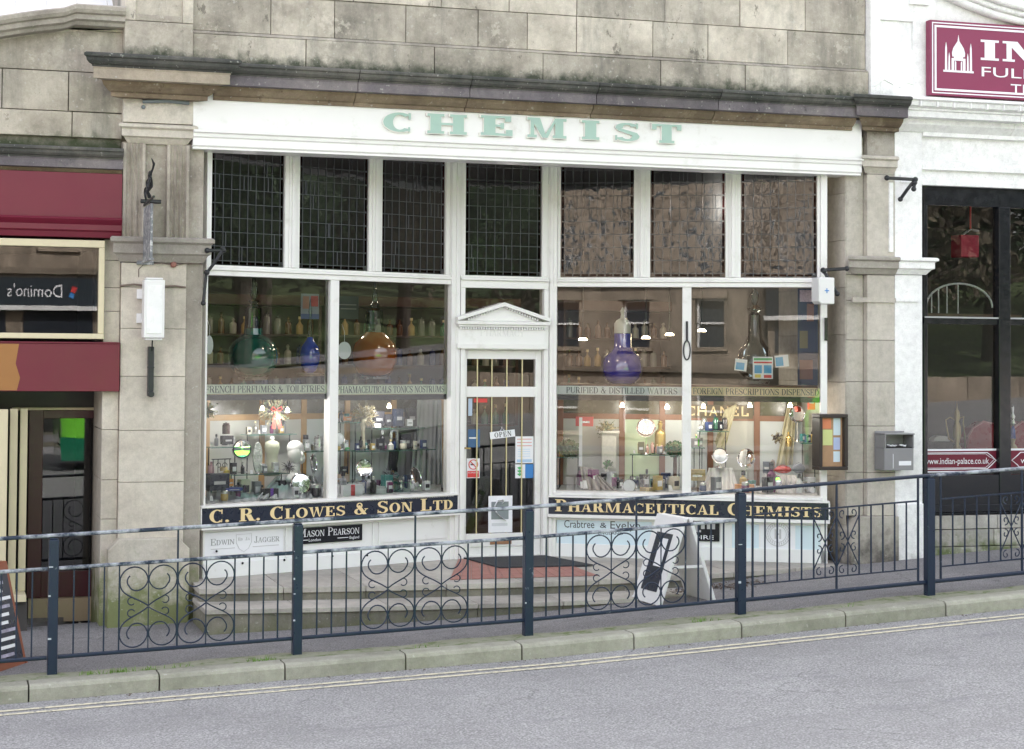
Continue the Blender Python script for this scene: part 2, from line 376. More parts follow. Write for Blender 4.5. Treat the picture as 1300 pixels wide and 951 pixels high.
BURG2 = M('burgundy_door', (.055, .005, .012), .35)
BROWNP = M('faded_brown_paint', (.30, .13, .035), .4, var=.25, scale=3)
BURGSIGN = M('plum_sign', (.22, .025, .075), .35, var=.05)
PBLUE = M('pale_blue_panel', (.62, .74, .80), .4, var=.03)
PWHITE = M('card_white', (.80, .81, .84), .4, var=.02)
GREYL = M('grey_lettering', (.30, .30, .31), .5)
LGREYL = M('faint_grey_lettering', (.52, .52, .53), .5)
REDP = M('red_print', (.62, .05, .05), .4)
BLUEP = M('blue_print', (.05, .22, .55), .4)
GREENP = M('green_print', (.10, .45, .16), .4)
YELP = M('yellow_print', (.75, .60, .10), .4)
DKG = M('dark_print', (.03, .03, .035), .4)
IRON = M('black_iron', (.015, .017, .02), .45, var=.3, scale=20)
RAILM = M('navy_rail_paint', (.006, .017, .042), .34, var=.2, scale=12, dirt=(9, .64, .72), dirtc=(.30, .34, .38))
RAILW = M('worn_rail_paint', (.009, .022, .050), .36, var=.25, scale=10, dirt=(4.5, .45, .60), dirtc=(.42, .45, .49))
BRASS = M('brass', (.72, .52, .20), .28, metal=.9, var=.15)
CHROME = M('chrome', (.82, .82, .84), .09, metal=1.0, var=.03)
MIRR = M('mirror_face', (.92, .93, .95), .03, metal=1.0, var=.01)
SILV = M('satin_silver', (.55, .56, .57), .3, metal=.8)
DWOOD = M('dark_wood', (.075, .032, .018), .4, var=.35, scale=9)
WOOD = M('oak', (.33, .17, .07), .45, var=.3, scale=9)
GLASS = glassmat('window_glass', 1.72, (.97, .985, .98), wob=.012)
DGLASS = glassmat('dark_window_glass', 1.75, (.55, .57, .60), wob=.015)
LGLASS = glassmat('leaded_glass', 1.85, (.34, .37, .46), wob=.16, rough=.03, wsc=7)
SHELFG = glassmat('shelf_glass', 1.45, (.62, .85, .78))
VGLASS = glassmat('vessel_glass', 1.5, (.80, .88, .88))
CLOTHW = M('white_cloth', (.70, .68, .67), .8, var=.06, bump=.2, bscale=40)
CLOTHG = M('silver_grey_cloth', (.42, .45, .47), .6, var=.15, scale=8)
CLOTHT = M('taupe_cloth', (.34, .30, .285), .8, var=.1)
RUBBER = M('dark_mat', (.035, .037, .042), .9, bump=.5, bscale=200)
REDTILE = M('red_tile', (.36, .165, .135), .6, var=.2, scale=9)
PLAST = M('off_white_plastic', (.72, .72, .71), .35, var=.03)
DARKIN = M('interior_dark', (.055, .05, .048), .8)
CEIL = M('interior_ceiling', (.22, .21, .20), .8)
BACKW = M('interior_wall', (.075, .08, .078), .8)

def liquid(name, col, rough=.04):
    return M(name, col, rough, var=.05, spec=.8, trans=.06, coat=1.0)
LIQG = liquid('green_water', (.003, .12, .09)); LIQB = liquid('blue_water', (.008, .06, .62)); LIQA = liquid('amber_water', (.36, .075, .003)); LIQV = liquid('violet_water', (.02, .02, .34))

# ------------------------------------------------------------------ ground
YR = -2.04
gA = F.p(67, 856, -YR); gB = F.p(1180, 756, -YR); gM = F.p(670, 807, -YR)
def g(X):
    if X < gM.x: return gM.z + (gA.z-gM.z)*(X-gM.x)/(gA.x-gM.x)
    return gM.z + (gB.z-gM.z)*(X-gM.x)/(gB.x-gM.x)
SL = (gB.z-gA.z)/(gB.x-gA.x)
KY = -2.42; KH = .125                                 # kerb face, kerb height
def sheet(name, mat, Y0, Y1, dz, X0=-60, X1=70, kind='structure', step=None):
    mb = MB(); xs = [X0, -20, -8] + [gA.x-1+i*.5 for i in range(22)] + [22, 40, X1]
    xs = sorted(x for x in xs if X0 <= x <= X1)
    vs = []; fs = []
    ys = [Y0, Y1]
    for x in xs:
        for y in ys: vs.append((x, y, g(x)+dz))
    for i in range(len(xs)-1): fs.append((2*i, 2*i+2, 2*i+3, 2*i+1))
    mb.add(vs, fs); o = mb.build(name, mat)
    return tag(o, kind=kind)
def asphalt(name, a, b, c, dark, sc_=1.0):
    m, nt, out = mnew(name); p = N(nt, 'ShaderNodeBsdfPrincipled'); nt.links.new(p.outputs[0], out.inputs[0]); P = posn(nt)
    col = ramp(nt, noise(nt, P, .9, 8, .65), [(.3, a), (.55, b), (.75, c)])
    col = mixc(nt, .75, col, ramp(nt, noise(nt, P, 130*sc_, 3, .6), [(.35, .45), (.62, 1.3)]), 'MULTIPLY')
    v = nt.nodes.new('ShaderNodeTexVoronoi'); v.inputs['Scale'].default_value = 85*sc_; nt.links.new(P, v.inputs['Vector'])
    col = mixc(nt, .45, col, ramp(nt, v.outputs['Distance'], [(.15, 1.35), (.6, .6)]), 'MULTIPLY')
    st = ramp(nt, noise(nt, P, 2.6, 9, .75, (.5, 1.6, 1)), [(.56, 0.0), (.68, 1.0)])
    col = mixc(nt, mathn(nt, 'MULTIPLY', st, .6), col, dark)
    pt_ = ramp(nt, noise(nt, P, .55, 3, .5, (1, 2.2, 1)), [(.55, 0.0), (.565, 1.0)]); col = mixc(nt, mathn(nt, 'MULTIPLY', pt_, .22), col, tuple(x*.7 for x in a))
    vc = nt.nodes.new('ShaderNodeTexVoronoi'); vc.feature = 'DISTANCE_TO_EDGE'; vc.inputs['Scale'].default_value = .8
    ad = nt.nodes.new('ShaderNodeMixRGB'); ad.blend_type = 'ADD'; ad.inputs[0].default_value = .35; nt.links.new(P, ad.inputs[1]); nz_ = nt.nodes.new('ShaderNodeTexNoise'); nz_.inputs['Scale'].default_value = 4; nz_.inputs['Detail'].default_value = 6; nt.links.new(P, nz_.inputs['Vector']); nt.links.new(nz_.outputs['Color'], ad.inputs[2]); nt.links.new(ad.outputs[0], vc.inputs['Vector'])
    ck = ramp(nt, vc.outputs['Distance'], [(.002, 1.0), (.007, 0.0)]); gt = ramp(nt, noise(nt, P, .9, 2, .5), [(.52, 0.0), (.6, 1.0)])
    col = mixc(nt, mathn(nt, 'MULTIPLY', mathn(nt, 'MULTIPLY', ck, gt), .6), col, tuple(x*.35 for x in a))
    nt.links.new(col, p.inputs['Base Color']); p.inputs['Roughness'].default_value = .85
    b_ = nt.nodes.new('ShaderNodeBump'); b_.inputs['Strength'].default_value = .7; b_.inputs['Distance'].default_value = .008
    nt.links.new(noise(nt, P, 110*sc_, 4, .7), b_.inputs['Height']); nt.links.new(b_.outputs[0], p.inputs['Normal'])
    return m
ROADM = asphalt('road_asphalt', (.30, .297, .295), (.355, .352, .35), (.40, .397, .393), (.19, .19, .20), .55)
PAVM = asphalt('pavement_asphalt', (.20, .195, .20), (.26, .252, .255), (.31, .30, .30), (.12, .115, .115), .7)
sheet('ground', M('earth', (.16, .15, .11), .9), -300, 60, -.6, -260, 260)
sheet('road', ROADM, KY, -28, -KH)
sheet('pavement', PAVM, KY+.2, .3, 0)
sheet('far_pavement', PAVM, -28, -31.5, 0)
LINE = M('faded_yellow_line', (.66, .62, .46), .8, var=.1, dirt=(16, .50, .64), dirtc=(.25, .25, .245))
for i, o_ in enumerate((.23, .36)):
    mb = MB(); xs = [-30+.5*i_ for i_ in range(121)]
    vs = []
    for x in xs: vs += [(x, KY-o_, g(x)-KH+.004), (x, KY-o_-.055, g(x)-KH+.004)]
    mb.add(vs, [(2*j, 2*j+2, 2*j+3, 2*j+1) for j in range(120)])
    o = mb.build('road_line', LINE); tag(o, kind='structure')
mb = MB()                                             # cracked concrete strip and grit between kerb and tarmac
# kerb stones with joints as seen
mb = MB(); kx = F.p(663, 812, -KY).x; w = F.p(805, 812, -KY).x-kx
for i in range(-22, 26):
    x0 = kx+i*w+.006; x1 = kx+(i+1)*w-.006; j = random.uniform(-.004, .004)
    t = random.uniform(.82, 1.08)
    vs = []
    prof = [(KY, -KH-.15), (KY, -.03), (KY+.012, -.008), (KY+.035, 0.004), (KY+.20, .004), (KY+.20, -KH-.15)]
    for x in (x0, x1):
        for y, z in prof: vs.append((x, y+j, g(x)+z))
    k = 6
    mb.add(vs, [(a_, (a_+1) % k, k+(a_+1) % k, k+a_) for a_ in range(k)]+[tuple(range(k))[::-1], tuple(range(k, 2*k))], t)
tag(mb.build('kerb', STK, bev=.004), kind='structure')
mb = MB()
for i in range(-22, 26): mb.add([(kx+i*w-.006, KY+.012, g(kx)-KH), (kx+i*w+.006, KY+.012, g(kx)-KH)], [])
# mossy strip behind the kerb
MOSSY = M('mossy_concrete', (.27, .275, .20), .9, var=.2, scale=8, dirt=(7, .5, .62), dirtc=(.13, .17, .06), bump=.5, bscale=60)
mb = MB(); vs = []; xs = [-10+.2*i for i in range(140)]
for x in xs: vs += [(x, KY+.2, g(x)+.004), (x, KY+.42+.05*math.sin(x*3.1)+.03*math.sin(x*9+1), g(x)+.004)]
mb.add(vs, [(2*j, 2*j+2, 2*j+3, 2*j+1) for j in range(139)]); tag(mb.build('pavement_edge', MOSSY), kind='structure')
# weeds along the kerb: blades
mb = MB()
for px_, py_, n_ in ((115, 853, 16), (150, 851, 26), (188, 849, 16), (330, 836, 26), (228, 845, 10), (893, 798, 22), (160, 845, 8), (1075, 783, 5), (340, 834, 12), (540, 822, 6)):
    q = F.p(px_, py_, -KY-.2)
    for i in range(n_):
        x = q.x+random.gauss(0, .05); y = KY+.22+random.gauss(0, .015); z = g(x)+.003; h = random.uniform(.015, .05); a_ = random.uniform(0, 6.28); l = random.uniform(.005, .03)
        mb.add([(x-.004, y, z), (x+.004, y, z), (x+l*math.cos(a_), y+l*math.sin(a_), z+h)], [(0, 1, 2)])
tag(mb.build('kerb_weeds', M('weed_green', (.12, .22, .04), .7, var=.4, scale=30)), 'small tufts of green weeds growing behind the kerb', 'weeds', kind='stuff')
# leaf litter at the step
mb = MB()
for i in range(520):
    q = F.p(random.choice([random.uniform(716, 880), random.uniform(860, 965)]), 745, .5)
    x = q.x; y = -.75+random.gauss(0, .09)+(x-6)*.08; z = g(x)+.005; s_ = random.uniform(.006, .022); a_ = random.uniform(0, 6.28)
    c_, d_ = math.cos(a_)*s_, math.sin(a_)*s_
    mb.add([(x-c_, y-d_, z), (x+d_, y-c_, z+random.uniform(0, .015)), (x+c_, y+d_, z+.004), (x-d_, y+c_, z+random.uniform(0, .012))], [(0, 1, 2, 3)])
for i in range(260):
    x = random.uniform(1, 13); y = KY-abs(random.gauss(0, .05))-.01; z = g(x)-KH+.003; s_ = random.uniform(.004, .016); a_ = random.uniform(0, 6.28); c_, d_ = math.cos(a_)*s_, math.sin(a_)*s_
    mb.add([(x-c_, y-abs(d_), z), (x+d_, y-abs(c_), z+random.uniform(0, .01)), (x+c_, y, z+.004), (x-d_, y-.004, z+random.uniform(0, .008))], [(0, 1, 2, 3)])
tag(mb.build('leaf_litter', M('dead_leaves', (.10, .07, .05), .9, var=.6, scale=50)), 'dark dead leaves and grit lying along the foot of the shop step and in the gutter', 'leaf litter', kind='stuff')

# ------------------------------------------------------------------ helper for block masonry
def blocks(mb, T, zs, u0, u1, n1, n0, offs=None, lmin=.5, lmax=1.0, j=.008, nj=.006, tv=.24):
    """courses between the heights zs, block faces at about n1, bodies back to n0"""
    for k in range(len(zs)-1):
        u = u0
        while u < u1-.01:
            l = random.uniform(lmin, lmax); e = min(u1, u+l)
            if u1-e < lmin*.5: e = u1
            mb.box(T, u+j*.5, e-j*.5, n0, n1+random.uniform(-nj, nj), zs[k]+j*.5, zs[k+1]-j*.5, random.uniform(1-tv, 1+tv*.6))
            u = e
def U(x, n=0, y=450): return F.u(x, n, y)
def Zf(x, y, n=0): return F.z(x, y, n)

# ================================================================== THE CHEMIST'S SHOP
shop = thing('chemist_shop', (5, .5, 0), 'stone-fronted chemist shop with white fascia, mint CHEMIST letters and splayed display windows', 'shop building')
XL = U(152); XL2 = U(235.5); XL3 = U(257.5); XR0 = U(1079); XR1 = U(1101); XR2 = U(1136); XR3 = U(1171)
ZT = 7.6; zce_ = 4.75
zc0 = Zf(700, 94, 0)                                  # where the wall above the cornice starts
# wall above the cornice
mb = MB(); NW = -.06
zled = Zf(320, 80, .1)
zs = [4.8, Zf(320, 41, 0), Zf(320, 41, 0)+.37, Zf(320, 41, 0)+.78, Zf(320, 41, 0)+1.2, ZT]
blocks(mb, F.T, zs[1:], U(240), XR1+.02, NW, NW-.3)
blocks(mb, F.T, [zs[0], zs[1]-.035], U(240), XR1+.02, NW+.05, NW-.3, lmin=.8, lmax=1.3)
mb.prof(F.T, U(240), XR1+.02, [(NW+.05, zs[1]-.036), (NW+.05, zs[1]-.03), (NW+.005, zs[1]-.001), (NW-.3, zs[1]-.001), (NW-.3, zs[1]-.036)], .8)
mb.box(F.T, U(240)+.01, XR1, NW-.5, NW-.02, 4.6, ZT-.01, .55)
mb.build('wall', STU, shop, bev=.006)
mb = MB(); mb.box(F.T, XL3-.3, XR3-.2, -8, -.5, zce_+.3, 11.2, .8); mb.box(F.T, U(240), XR1, -.5, NW-.02, ZT-.01, 11.2, .9); mb.build('unseen_upper_storey', STU, shop)  # unseen block above, added tall enough to shade pavement and road
mb = MB(); mb.box(F.T, XL3-.3, XR3, -8.3, -8.01, -1, 11.2, .8); mb.build('unseen_rear_wall', STU, shop)  # unseen, added to stop the sun leaking into the shop
# strip pilaster above the cornice, left, with sunk panel
mb = MB(); a0, a1 = U(152), U(239); zz = Zf(190, 27, .05)
mb.box(F.T, a0, a1, -.3, .06, 4.8, zz-.005, .9)
mb.box(F.T, a0+.05, a1-.04, -.3, .03, zz+.001, ZT, 1.0); mb.box(F.T, a0, a0+.10, -.3, .06, zz, ZT, 1.05); mb.box(F.T, a1-.1, a1, -.3, .06, zz, ZT, 1.05); mb.box(F.T, a0+.101, a1-.101, -.3, .058, zz, zz+.06, .8)
mb.build('parapet_pier', STU, shop, bev=.006)
# main cornice. profile in (n, z) measured on the long run
def cornice(u0, u1, n0, zt, name, mats, parent, sc_=1.0, e0=0, e1=0, nb=-.35, joint=1.3):
    """zt = top front arris. crown (dark), corona, bed (brown)"""
    a_, b_, c_ = MB(), MB(), MB(); u = u0
    S_ = sc_
    while u < u1-.01:
        v = min(u1, u+joint*random.uniform(.85, 1.15)); v = u1 if u1-v < .5 else v
        E0 = e0 if u == u0 else 0; E1 = e1 if v == u1 else 0; g0 = 0 if E0 else .003; g1 = 0 if E1 else .003
        t = random.uniform(.8, 1.15)
        a_.prof(F.T, u+g0, v-g1, [(nb, zt+.07*S_), (n0+.26*S_, zt+.012*S_), (n0+.28*S_, zt), (n0+.28*S_, zt-.022*S_), (n0+.262*S_, zt-.03*S_), (n0+.255*S_, zt-.055*S_), (n0+.235*S_, zt-.075*S_), (n0+.21*S_, zt-.083*S_), (n0+.21*S_, zt-.095*S_), (nb, zt-.095*S_)], t, E0, E1)
        b_.prof(F.T, u+g0, v-g1, [(nb, zt-.096*S_), (n0+.205*S_, zt-.096*S_), (n0+.195*S_, zt-.112*S_), (n0+.195*S_, zt-.19*S_), (nb, zt-.19*S_)], t, E0, E1)
        c_.prof(F.T, u+g0, v-g1, [(nb, zt-.191*S_), (n0+.12*S_, zt-.191*S_), (n0+.105*S_, zt-.225*S_), (n0+.06*S_, zt-.265*S_), (n0+.035*S_, zt-.275*S_), (n0+.035*S_, zt-.31*S_), (nb, zt-.31*S_)], t, E0, E1)
        u = v
    o = a_.build(name, mats[0], parent, bev=.004); b_.build('corona', mats[1], o, bev=.004); c_.build('bed_moulding', mats[2], o, bev=.003)
    return o
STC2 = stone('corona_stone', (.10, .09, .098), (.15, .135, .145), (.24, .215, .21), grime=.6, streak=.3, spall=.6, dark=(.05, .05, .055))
zt = Zf(320, 82, .30)
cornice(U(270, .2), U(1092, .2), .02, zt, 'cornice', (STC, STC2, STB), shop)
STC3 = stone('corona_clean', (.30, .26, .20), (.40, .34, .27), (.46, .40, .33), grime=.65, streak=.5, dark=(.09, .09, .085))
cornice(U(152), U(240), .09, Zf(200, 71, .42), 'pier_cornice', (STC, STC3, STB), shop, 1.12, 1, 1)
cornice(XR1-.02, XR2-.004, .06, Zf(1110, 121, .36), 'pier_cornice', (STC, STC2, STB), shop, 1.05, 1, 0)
# left pier -------------------------------------------------------
NPf = 0.0
def zpair(x, ys, n=0): return [Zf(x, y, n) for y in ys]
mb = MB(); gz = g(XL)-.3
jz = zpair(200, [690, 612, 546.5, 478, 417.5, 365, 334])
for (u0, u1, nf) in ((XL+.005, XL2, 0.0), (XL2+.001, XL3, -.055)):
    for k in range(6): mb.box(F.T, u0+.001, u1-.001, -.8, nf+random.uniform(-.002, .002), jz[k]+.002, jz[k+1]-.002, random.uniform(.9, 1.08))
mb.box(F.T, XL3-.3, XL3+.0, -.8, -.06, gz, jz[0], .95)
mb.box(F.T, XL+.02, XL3-.015, -.78, -.02, gz, jz[-1], .6)
pl = mb.build('pier', ST, shop, bev=.004)
def plinth(u0, u1, n1, z0, z1, name='plinth', mat=ST, ch=.1, nb=-.6):
    mb = MB()
    mb.poly(F.T, [(u0, z0), (u1, z0), (u1, z1-ch), (u1-ch, z1), (u0+ch, z1), (u0, z1-ch)], nb, n1, .9)
    return mb.build(name, mat, shop, bev=.01)
plinth(U(141, .1), U(244, .1), .09, gz, Zf(190, 684, .09))
# capital band of the left pier
def band(T, u0, u1, n, z0, z1, name, mat, parent, nb=-.3, e0=1, e1=1, t=1.0):
    h = z1-z0; mb = MB()
    mb.prof(T, u0, u1, [(nb, z1), (n+.10, z1-.06*h), (n+.115, z1-.12*h), (n+.115, z1-.24*h), (n+.085, z1-.32*h), (n+.085, z1-.66*h), (n+.06, z1-.72*h), (n+.02, z1-.98*h), (nb, z0)], t, e0, e1)
    return mb.build(name, mat, parent, bev=.003)
STCAP = stone('capital_stone', (.24, .22, .19), (.32, .295, .26), (.42, .39, .34), grime=.45, streak=.3, dark=(.09, .085, .08))
band(F.T, XL, XL3-.03, 0, jz[-1], Zf(200, 299, .1), 'capital', STCAP, shop)
zcap = Zf(200, 301, .06); zarch = Zf(200, 183, .02)
mb = MB()                                             # fluted blocks above the capital
mb.box(F.T, XL+.004, XL3-.004, -.8, -.06, zcap-.05, zarch+.02, .9)
def flute(u0, u1):
    k = 3; w_ = (u1-u0); pts = [(u0, -.05)]
    e = w_*.12; pts.append((u0, .02)); pts.append((u0+e, .02)); c_ = (w_-2*e)/k
    for i in range(k):
        for j in range(1, 6):
            t_ = j/6; pts.append((u0+e+c_*(i+t_), .02-.035*math.sin(PI*t_)))
        pts.append((u0+e+c_*(i+1), .02))
    pts += [(u1, .02), (u1, -.05)]
    K = len(pts)
    A = [F.T(a_, n_, zcap-.03) for a_, n_ in pts]; B = [F.T(a_, n_, zarch) for a_, n_ in pts]
    mb.add(A+B, [(i, (i+1) % K, K+(i+1) % K, K+i) for i in range(K)]+[tuple(range(K))[::-1], tuple(range(K, 2*K))], 1.0)
flute(XL+.006, U(181)); flute(U(209), U(237))
mb.build('fluted_block', stone('flute_stone', (.25, .22, .18), (.42, .38, .32), (.50, .47, .41), grime=.35, streak=.6, dark=(.09, .085, .08)), shop)
mb = MB()
zfr = Zf(200, 157, .0)
mb.box(F.T, XL, U(241), -.8, .03, zfr, zt-.2, 1.0)
mb.build('frieze_block', ST, shop, bev=.004)
band(F.T, XL+.02, U(241)-.02, -.05, zarch, zfr, 'architrave', ST, shop, t=.95)
# iron strap on the frieze
mb = MB(); mb.tube([F.p(181, 129, .05), F.p(212, 128, .06), F.p(240, 131, .05)], .018, 6); mb.ball(F.p(182, 136, .04), .02)
mb.build('iron_strap', M('lead_grey', (.16, .19, .2), .6), shop)
# thin cable round the pier
mb = MB(); mb.tube([F.p(x, y, .02) for x, y in ((152, 363), (170, 361), (180, 362), (200, 364), (222, 363), (236, 365))], .009, 6)
mb.tube([F.p(x, y, .02) for x, y in ((176, 352), (176, 342), (182, 336), (205, 334), (222, 337), (240, 334), (257, 336))], .005, 6)
mb.build('cable', M('cable_brown', (.16, .12, .1), .6), shop)
# right pier ------------------------------------------------------
mb = MB(); gr = g(XR2)-.2
jr = zpair(1115, [655, 600, 541, 485, 432, 382, 349])
ru = U(1050, -.2)
for (u0, u1, nf) in ((XR0, XR1-.004, -.07), (XR1, XR2, 0.0)):
    for k in range(6): mb.box(F.T, u0+.001, u1-.001, -.8, nf+random.uniform(-.002, .002), jr[k]+.002, jr[k+1]-.002, random.uniform(.9, 1.06))
ztop = Zf(1115, 222, 0)
mb.box(F.T, XR0, XR1-.004, -.8, -.07, jr[-1]+.002, ztop+.4, .95); mb.box(F.T, XR1, XR2, -.8, 0, jr[-1]+.002, ztop, 1)
mb.box(F.T, XR1, XR2, -.8, .002, ztop+.002, Zf(1115, 157, 0), .75)
# return wall of the recess
for k in range(9):
    z0 = -.1+k*.5; mb.box(F.T, XR0-.012, XR0-.002, -1.5, -.072, z0, z0+.496, random.uniform(.86, 1.0))
mb.box(F.T, XR0, XR3-.05, -1.5, -.75, gr, 5.0, .9)
mb.build('pier', STR, shop, bev=.004)
mb = MB(); u0, u1 = U(1068, .08), XR2
mb.poly(F.T, [(u0+.12, gr), (u1, gr), (u1, jr[0]), (u0+.24, jr[0]), (u0+.12, jr[0]-.16)], -.6, .08, .85); mb.build('plinth', STR, shop, bev=.01)
band(F.T, XR0+.02, XR2-.003, 0, jr[-1], Zf(1110, 324, .1), 'capital', STCAP, shop, e1=0)
band(F.T, XR1-.03, XR2-.003, -.02, Zf(1115, 220, .02), Zf(1115, 197, .03), 'architrave', STR, shop, e1=0)
mb = MB(); mb.box(F.T, XR0+.02, XR2-.003, 0, .02, Zf(1115, 384, 0), Zf(1115, 378, 0)); mb.build('string_band', STR, shop)
# white fascia ----------------------------------------------------
fa, fb = U(241, .0), U(1092, .0)
zft, zfm, zfb = Zf(242, 123, .06)+.1, Zf(242, 163, .06), Zf(242, 188, .06)
mb = MB(); mb.box(F.T, fa, fb, -.25, .03, zfm, zft); fas = mb.build('fascia', WHITE, shop)
mb = MB(); h = zfm-zfb
mb.prof(F.T, fa-.0, fb+.0, [(-.25, zfm-.001), (.035, zfm-.001), (.075, zfm-.008), (.075, zfm-.03), (.055, zfm-.04), (.05, zfm-.07), (.035, zfm-.08), (.035, zfb+.035), (.02, zfb+.02), (.02, zfb), (-.25, zfb)])
mb.build('fascia_moulding', WHITE, fas, bev=.003)
# CHEMIST
LT_ = [('C', 483, 523, 142, 168), ('H', 540, 592, 144, 171), ('E', 607, 652, 146, 173), ('M', 667, 720, 149, 176), ('I', 736, 761, 152, 178), ('S', 778, 812, 155, 180), ('T', 826, 865, 157, 182.5)]
for ch, xa, xb, ya, yb in LT_:
    ua, ub = U(xa, .06), U(xb, .06); za, zb = Zf((xa+xb)/2, yb, .06), Zf((xa+xb)/2, ya, .06)
    st = dict(TT=.27, t=.13, sf=.15, o=.085, small=1, gap=0)
    mb1, mb2 = MB(), MB()
    roman(mb1, F.T, ch, ua, ub, za, zb-za, .03, d=.028, **st)
    roman(mb2, F.T, ch, ua+.008, ub-.008, za+.008, zb-za-.016, .058, d=.004, **dict(st, TT=.25, t=.11, sf=.13, o=.07))
    mb1.build('letter', LWHITE, fas); mb2.build('letter_face', MINT, fas)
# ceiling and soffit of the recess
mb = MB(); zce = zfb+.55
mb.add([F.T(XL3-.2, -.24, zce), F.T(XR0+.2, -.24, zce), F.T(XR0+.2, -7, zce), F.T(XL3-.2, -7, zce)], [(0, 1, 2, 3)])
mb.build('ceiling', CEIL, shop)

# ------------------------------------------------------------------ splayed windows
def member(mb, fr, u0, u1, n0, n1, z0, z1, t=1): mb.box(fr.T, u0, u1, n0, n1, z0, z1, t)
ZS = FL.z(262, 640.5); ZH = FL.z(262, 349.6); ZB = FL.z(300, 337.5)   # sill, head, transom-light sill
print('sill', ZS, 'head', ZH, 'tr', ZB, 'fascia bottom', zfb, 'LL', LL, LR, LD)
wood = MB()
zu = zfb+.5
# posts at both ends of the bays and the middle mullions, from floor to ceiling
def post(fr, x0, x1, n0, n1, z0, z1, moulded=True):
    a_, b_ = fr.u(x0), fr.u(x1); wood.box(fr.T, a_, b_, n0, n1, z0, z1)
    if moulded:
        c_ = (a_+b_)/2; q = (b_-a_)*.16; wood.box(fr.T, c_-q, c_+q, n1, n1+.018, z0, z1)
post(FL, 257.5, 260, -.06, .05, 0, zu, False)
post(FL, 416, 427, -.06, .045, ZS, ZH, False)
post(FL, 568, 582.5, -.06, .07, 0, zu)
post(FRR, 693.5, 707, -.06, .07, 0, zu)
post(FRR, 866, 877.5, -.06, .045, ZS, ZH, False)
post(FRR, 1041, 1049.5, -.06, .05, 0, zu, False)
for fr, xa, xb in ((FL, 260, 568), (FRR, 707, 1041)):
    ua, ub = fr.u(xa), fr.u(xb)
    wood.box(fr.T, ua, ub, -.06, .055, ZH, ZH+.05); wood.box(fr.T, ua, ub, -.05, .075, ZH+.051, ZH+.075)
    wood.box(fr.T, ua, ub, -.06, .05, ZH+.076, ZB-.002)
    wood.prof(fr.T, ua-.02, ub+.02, [(-.1, ZS), (.04, ZS), (.11, ZS-.015), (.11, ZS-.04), (.07, ZS-.05), (-.1, ZS-.05)])
tr_x = [(FL, 265, 358), (FL, 377, 465), (FL, 482, 563), (FD, 589, 686), (FRR, 711, 804), (FRR, 825, 920.5), (FRR, 940, 1037)]
# transom mullions
for fr, xa, xb in ((FL, 260, 265), (FL, 358, 377), (FL, 465, 482), (FL, 563, 568), (FD, 582.5, 589), (FD, 686, 693.5), (FRR, 707, 711), (FRR, 804, 825), (FRR, 920.5, 940), (FRR, 1037, 1041)):
    a_, b_ = fr.u(xa)+.0005, fr.u(xb)-.0005; wood.box(fr.T, a_, b_, -.05, .03, ZB, zu)
    if xb-xa > 12: c_ = (a_+b_)/2; wood.box(fr.T, c_-.02, c_+.02, .03, .065, ZB, zu); wood.box(fr.T, c_-.045, c_+.045, .03, .045, ZB, zu)
ua, ub = FD.u(582.5), FD.u(693.5)
wood.box(FD.T, ua, ub, -.06, .055, ZH-.03, ZH+.05); wood.box(FD.T, ua, ub, -.05, .085, ZH+.051, ZH+.075); wood.box(FD.T, ua, ub, -.06, .05, ZH+.076, ZB-.002)
wood.build('window_framing', WHITE, shop, bev=.004)
# leaded lights
LEAD = M('lead_came', (.085, .095, .105), .5, metal=.3); REDG = glassmat('red_border_glass', 1.3, (.30, .03, .05)); VIOG = glassmat('violet_border_glass', 1.5, (.10, .06, .16))
for k, (fr, xa, xb) in enumerate(tr_x):
    a_, b_ = fr.u(xa), fr.u(xb); z0, z1 = ZB, zu; bd = .045
    mb = MB(); mb.add([fr.T(a_, 0, z0), fr.T(b_, 0, z0), fr.T(b_, 0, z1), fr.T(a_, 0, z1)], [(0, 1, 2, 3)])
    gl = mb.build('transom_window', LGLASS, shop)
    ld = MB(); n_ = 8; w_ = (b_-a_-2*bd)/n_; rows = int((z1-z0-bd)/.128); hh = (z1-z0-bd)/rows
    for i in range(n_+1): ld.box(fr.T, a_+bd+w_*i-.002, a_+bd+w_*i+.002, .002, .009, z0+.004, z1)
    for i in range(rows+1): ld.box(fr.T, a_+.004, b_-.004, .003, .008, z0+bd+hh*i-.002, z0+bd+hh*i+.002)
    for i in range(n_):
        if i % 3 != 2:
            r_ = random.randrange(rows); ld.box(fr.T, a_+bd+w_*(i+.5)-.0025, a_+bd+w_*(i+.5)+.0025, .002, .009, z0+bd+hh*r_, z0+bd+hh*(r_+1))
            r_ = random.randrange(rows); ld.box(fr.T, a_+bd+w_*(i+.33)-.0025, a_+bd+w_*(i+.33)+.0025, .002, .009, z0+bd+hh*r_, z0+bd+hh*(r_+1))
    ld.build('leading', LEAD, gl)
    rb = MB()
    for i in range(rows):
        for uu in (a_, b_-bd): rb.box(fr.T, uu+.012, uu+bd-.010, .0005, .0015, z0+bd+hh*i+.008, z0+bd+hh*(i+1)-.008)
    for i in range(n_): rb.box(fr.T, a_+bd+w_*i+.008, a_+bd+w_*(i+1)-.008, .0005, .0015, z0+.014, z0+bd-.010)
    rb.build('red_border', REDG, gl)
# display windows
def pane(fr, xa, xb, za=None, zb=None, name='display_window', m_=GLASS, parent=None):
    a_, b_ = fr.u(xa), fr.u(xb); mb = MB(); mb.add([fr.T(a_, .0, za), fr.T(b_, .0, za), fr.T(b_, .0, zb), fr.T(a_, .0, zb)], [(0, 1, 2, 3)])
    return mb.build(name, m_, parent or shop)
PW = [(FL, 260, 416), (FL, 427, 568), (FRR, 707, 866), (FRR, 877.5, 1041)]
panes = [pane(fr, xa, xb, ZS, ZH) for fr, xa, xb in PW]
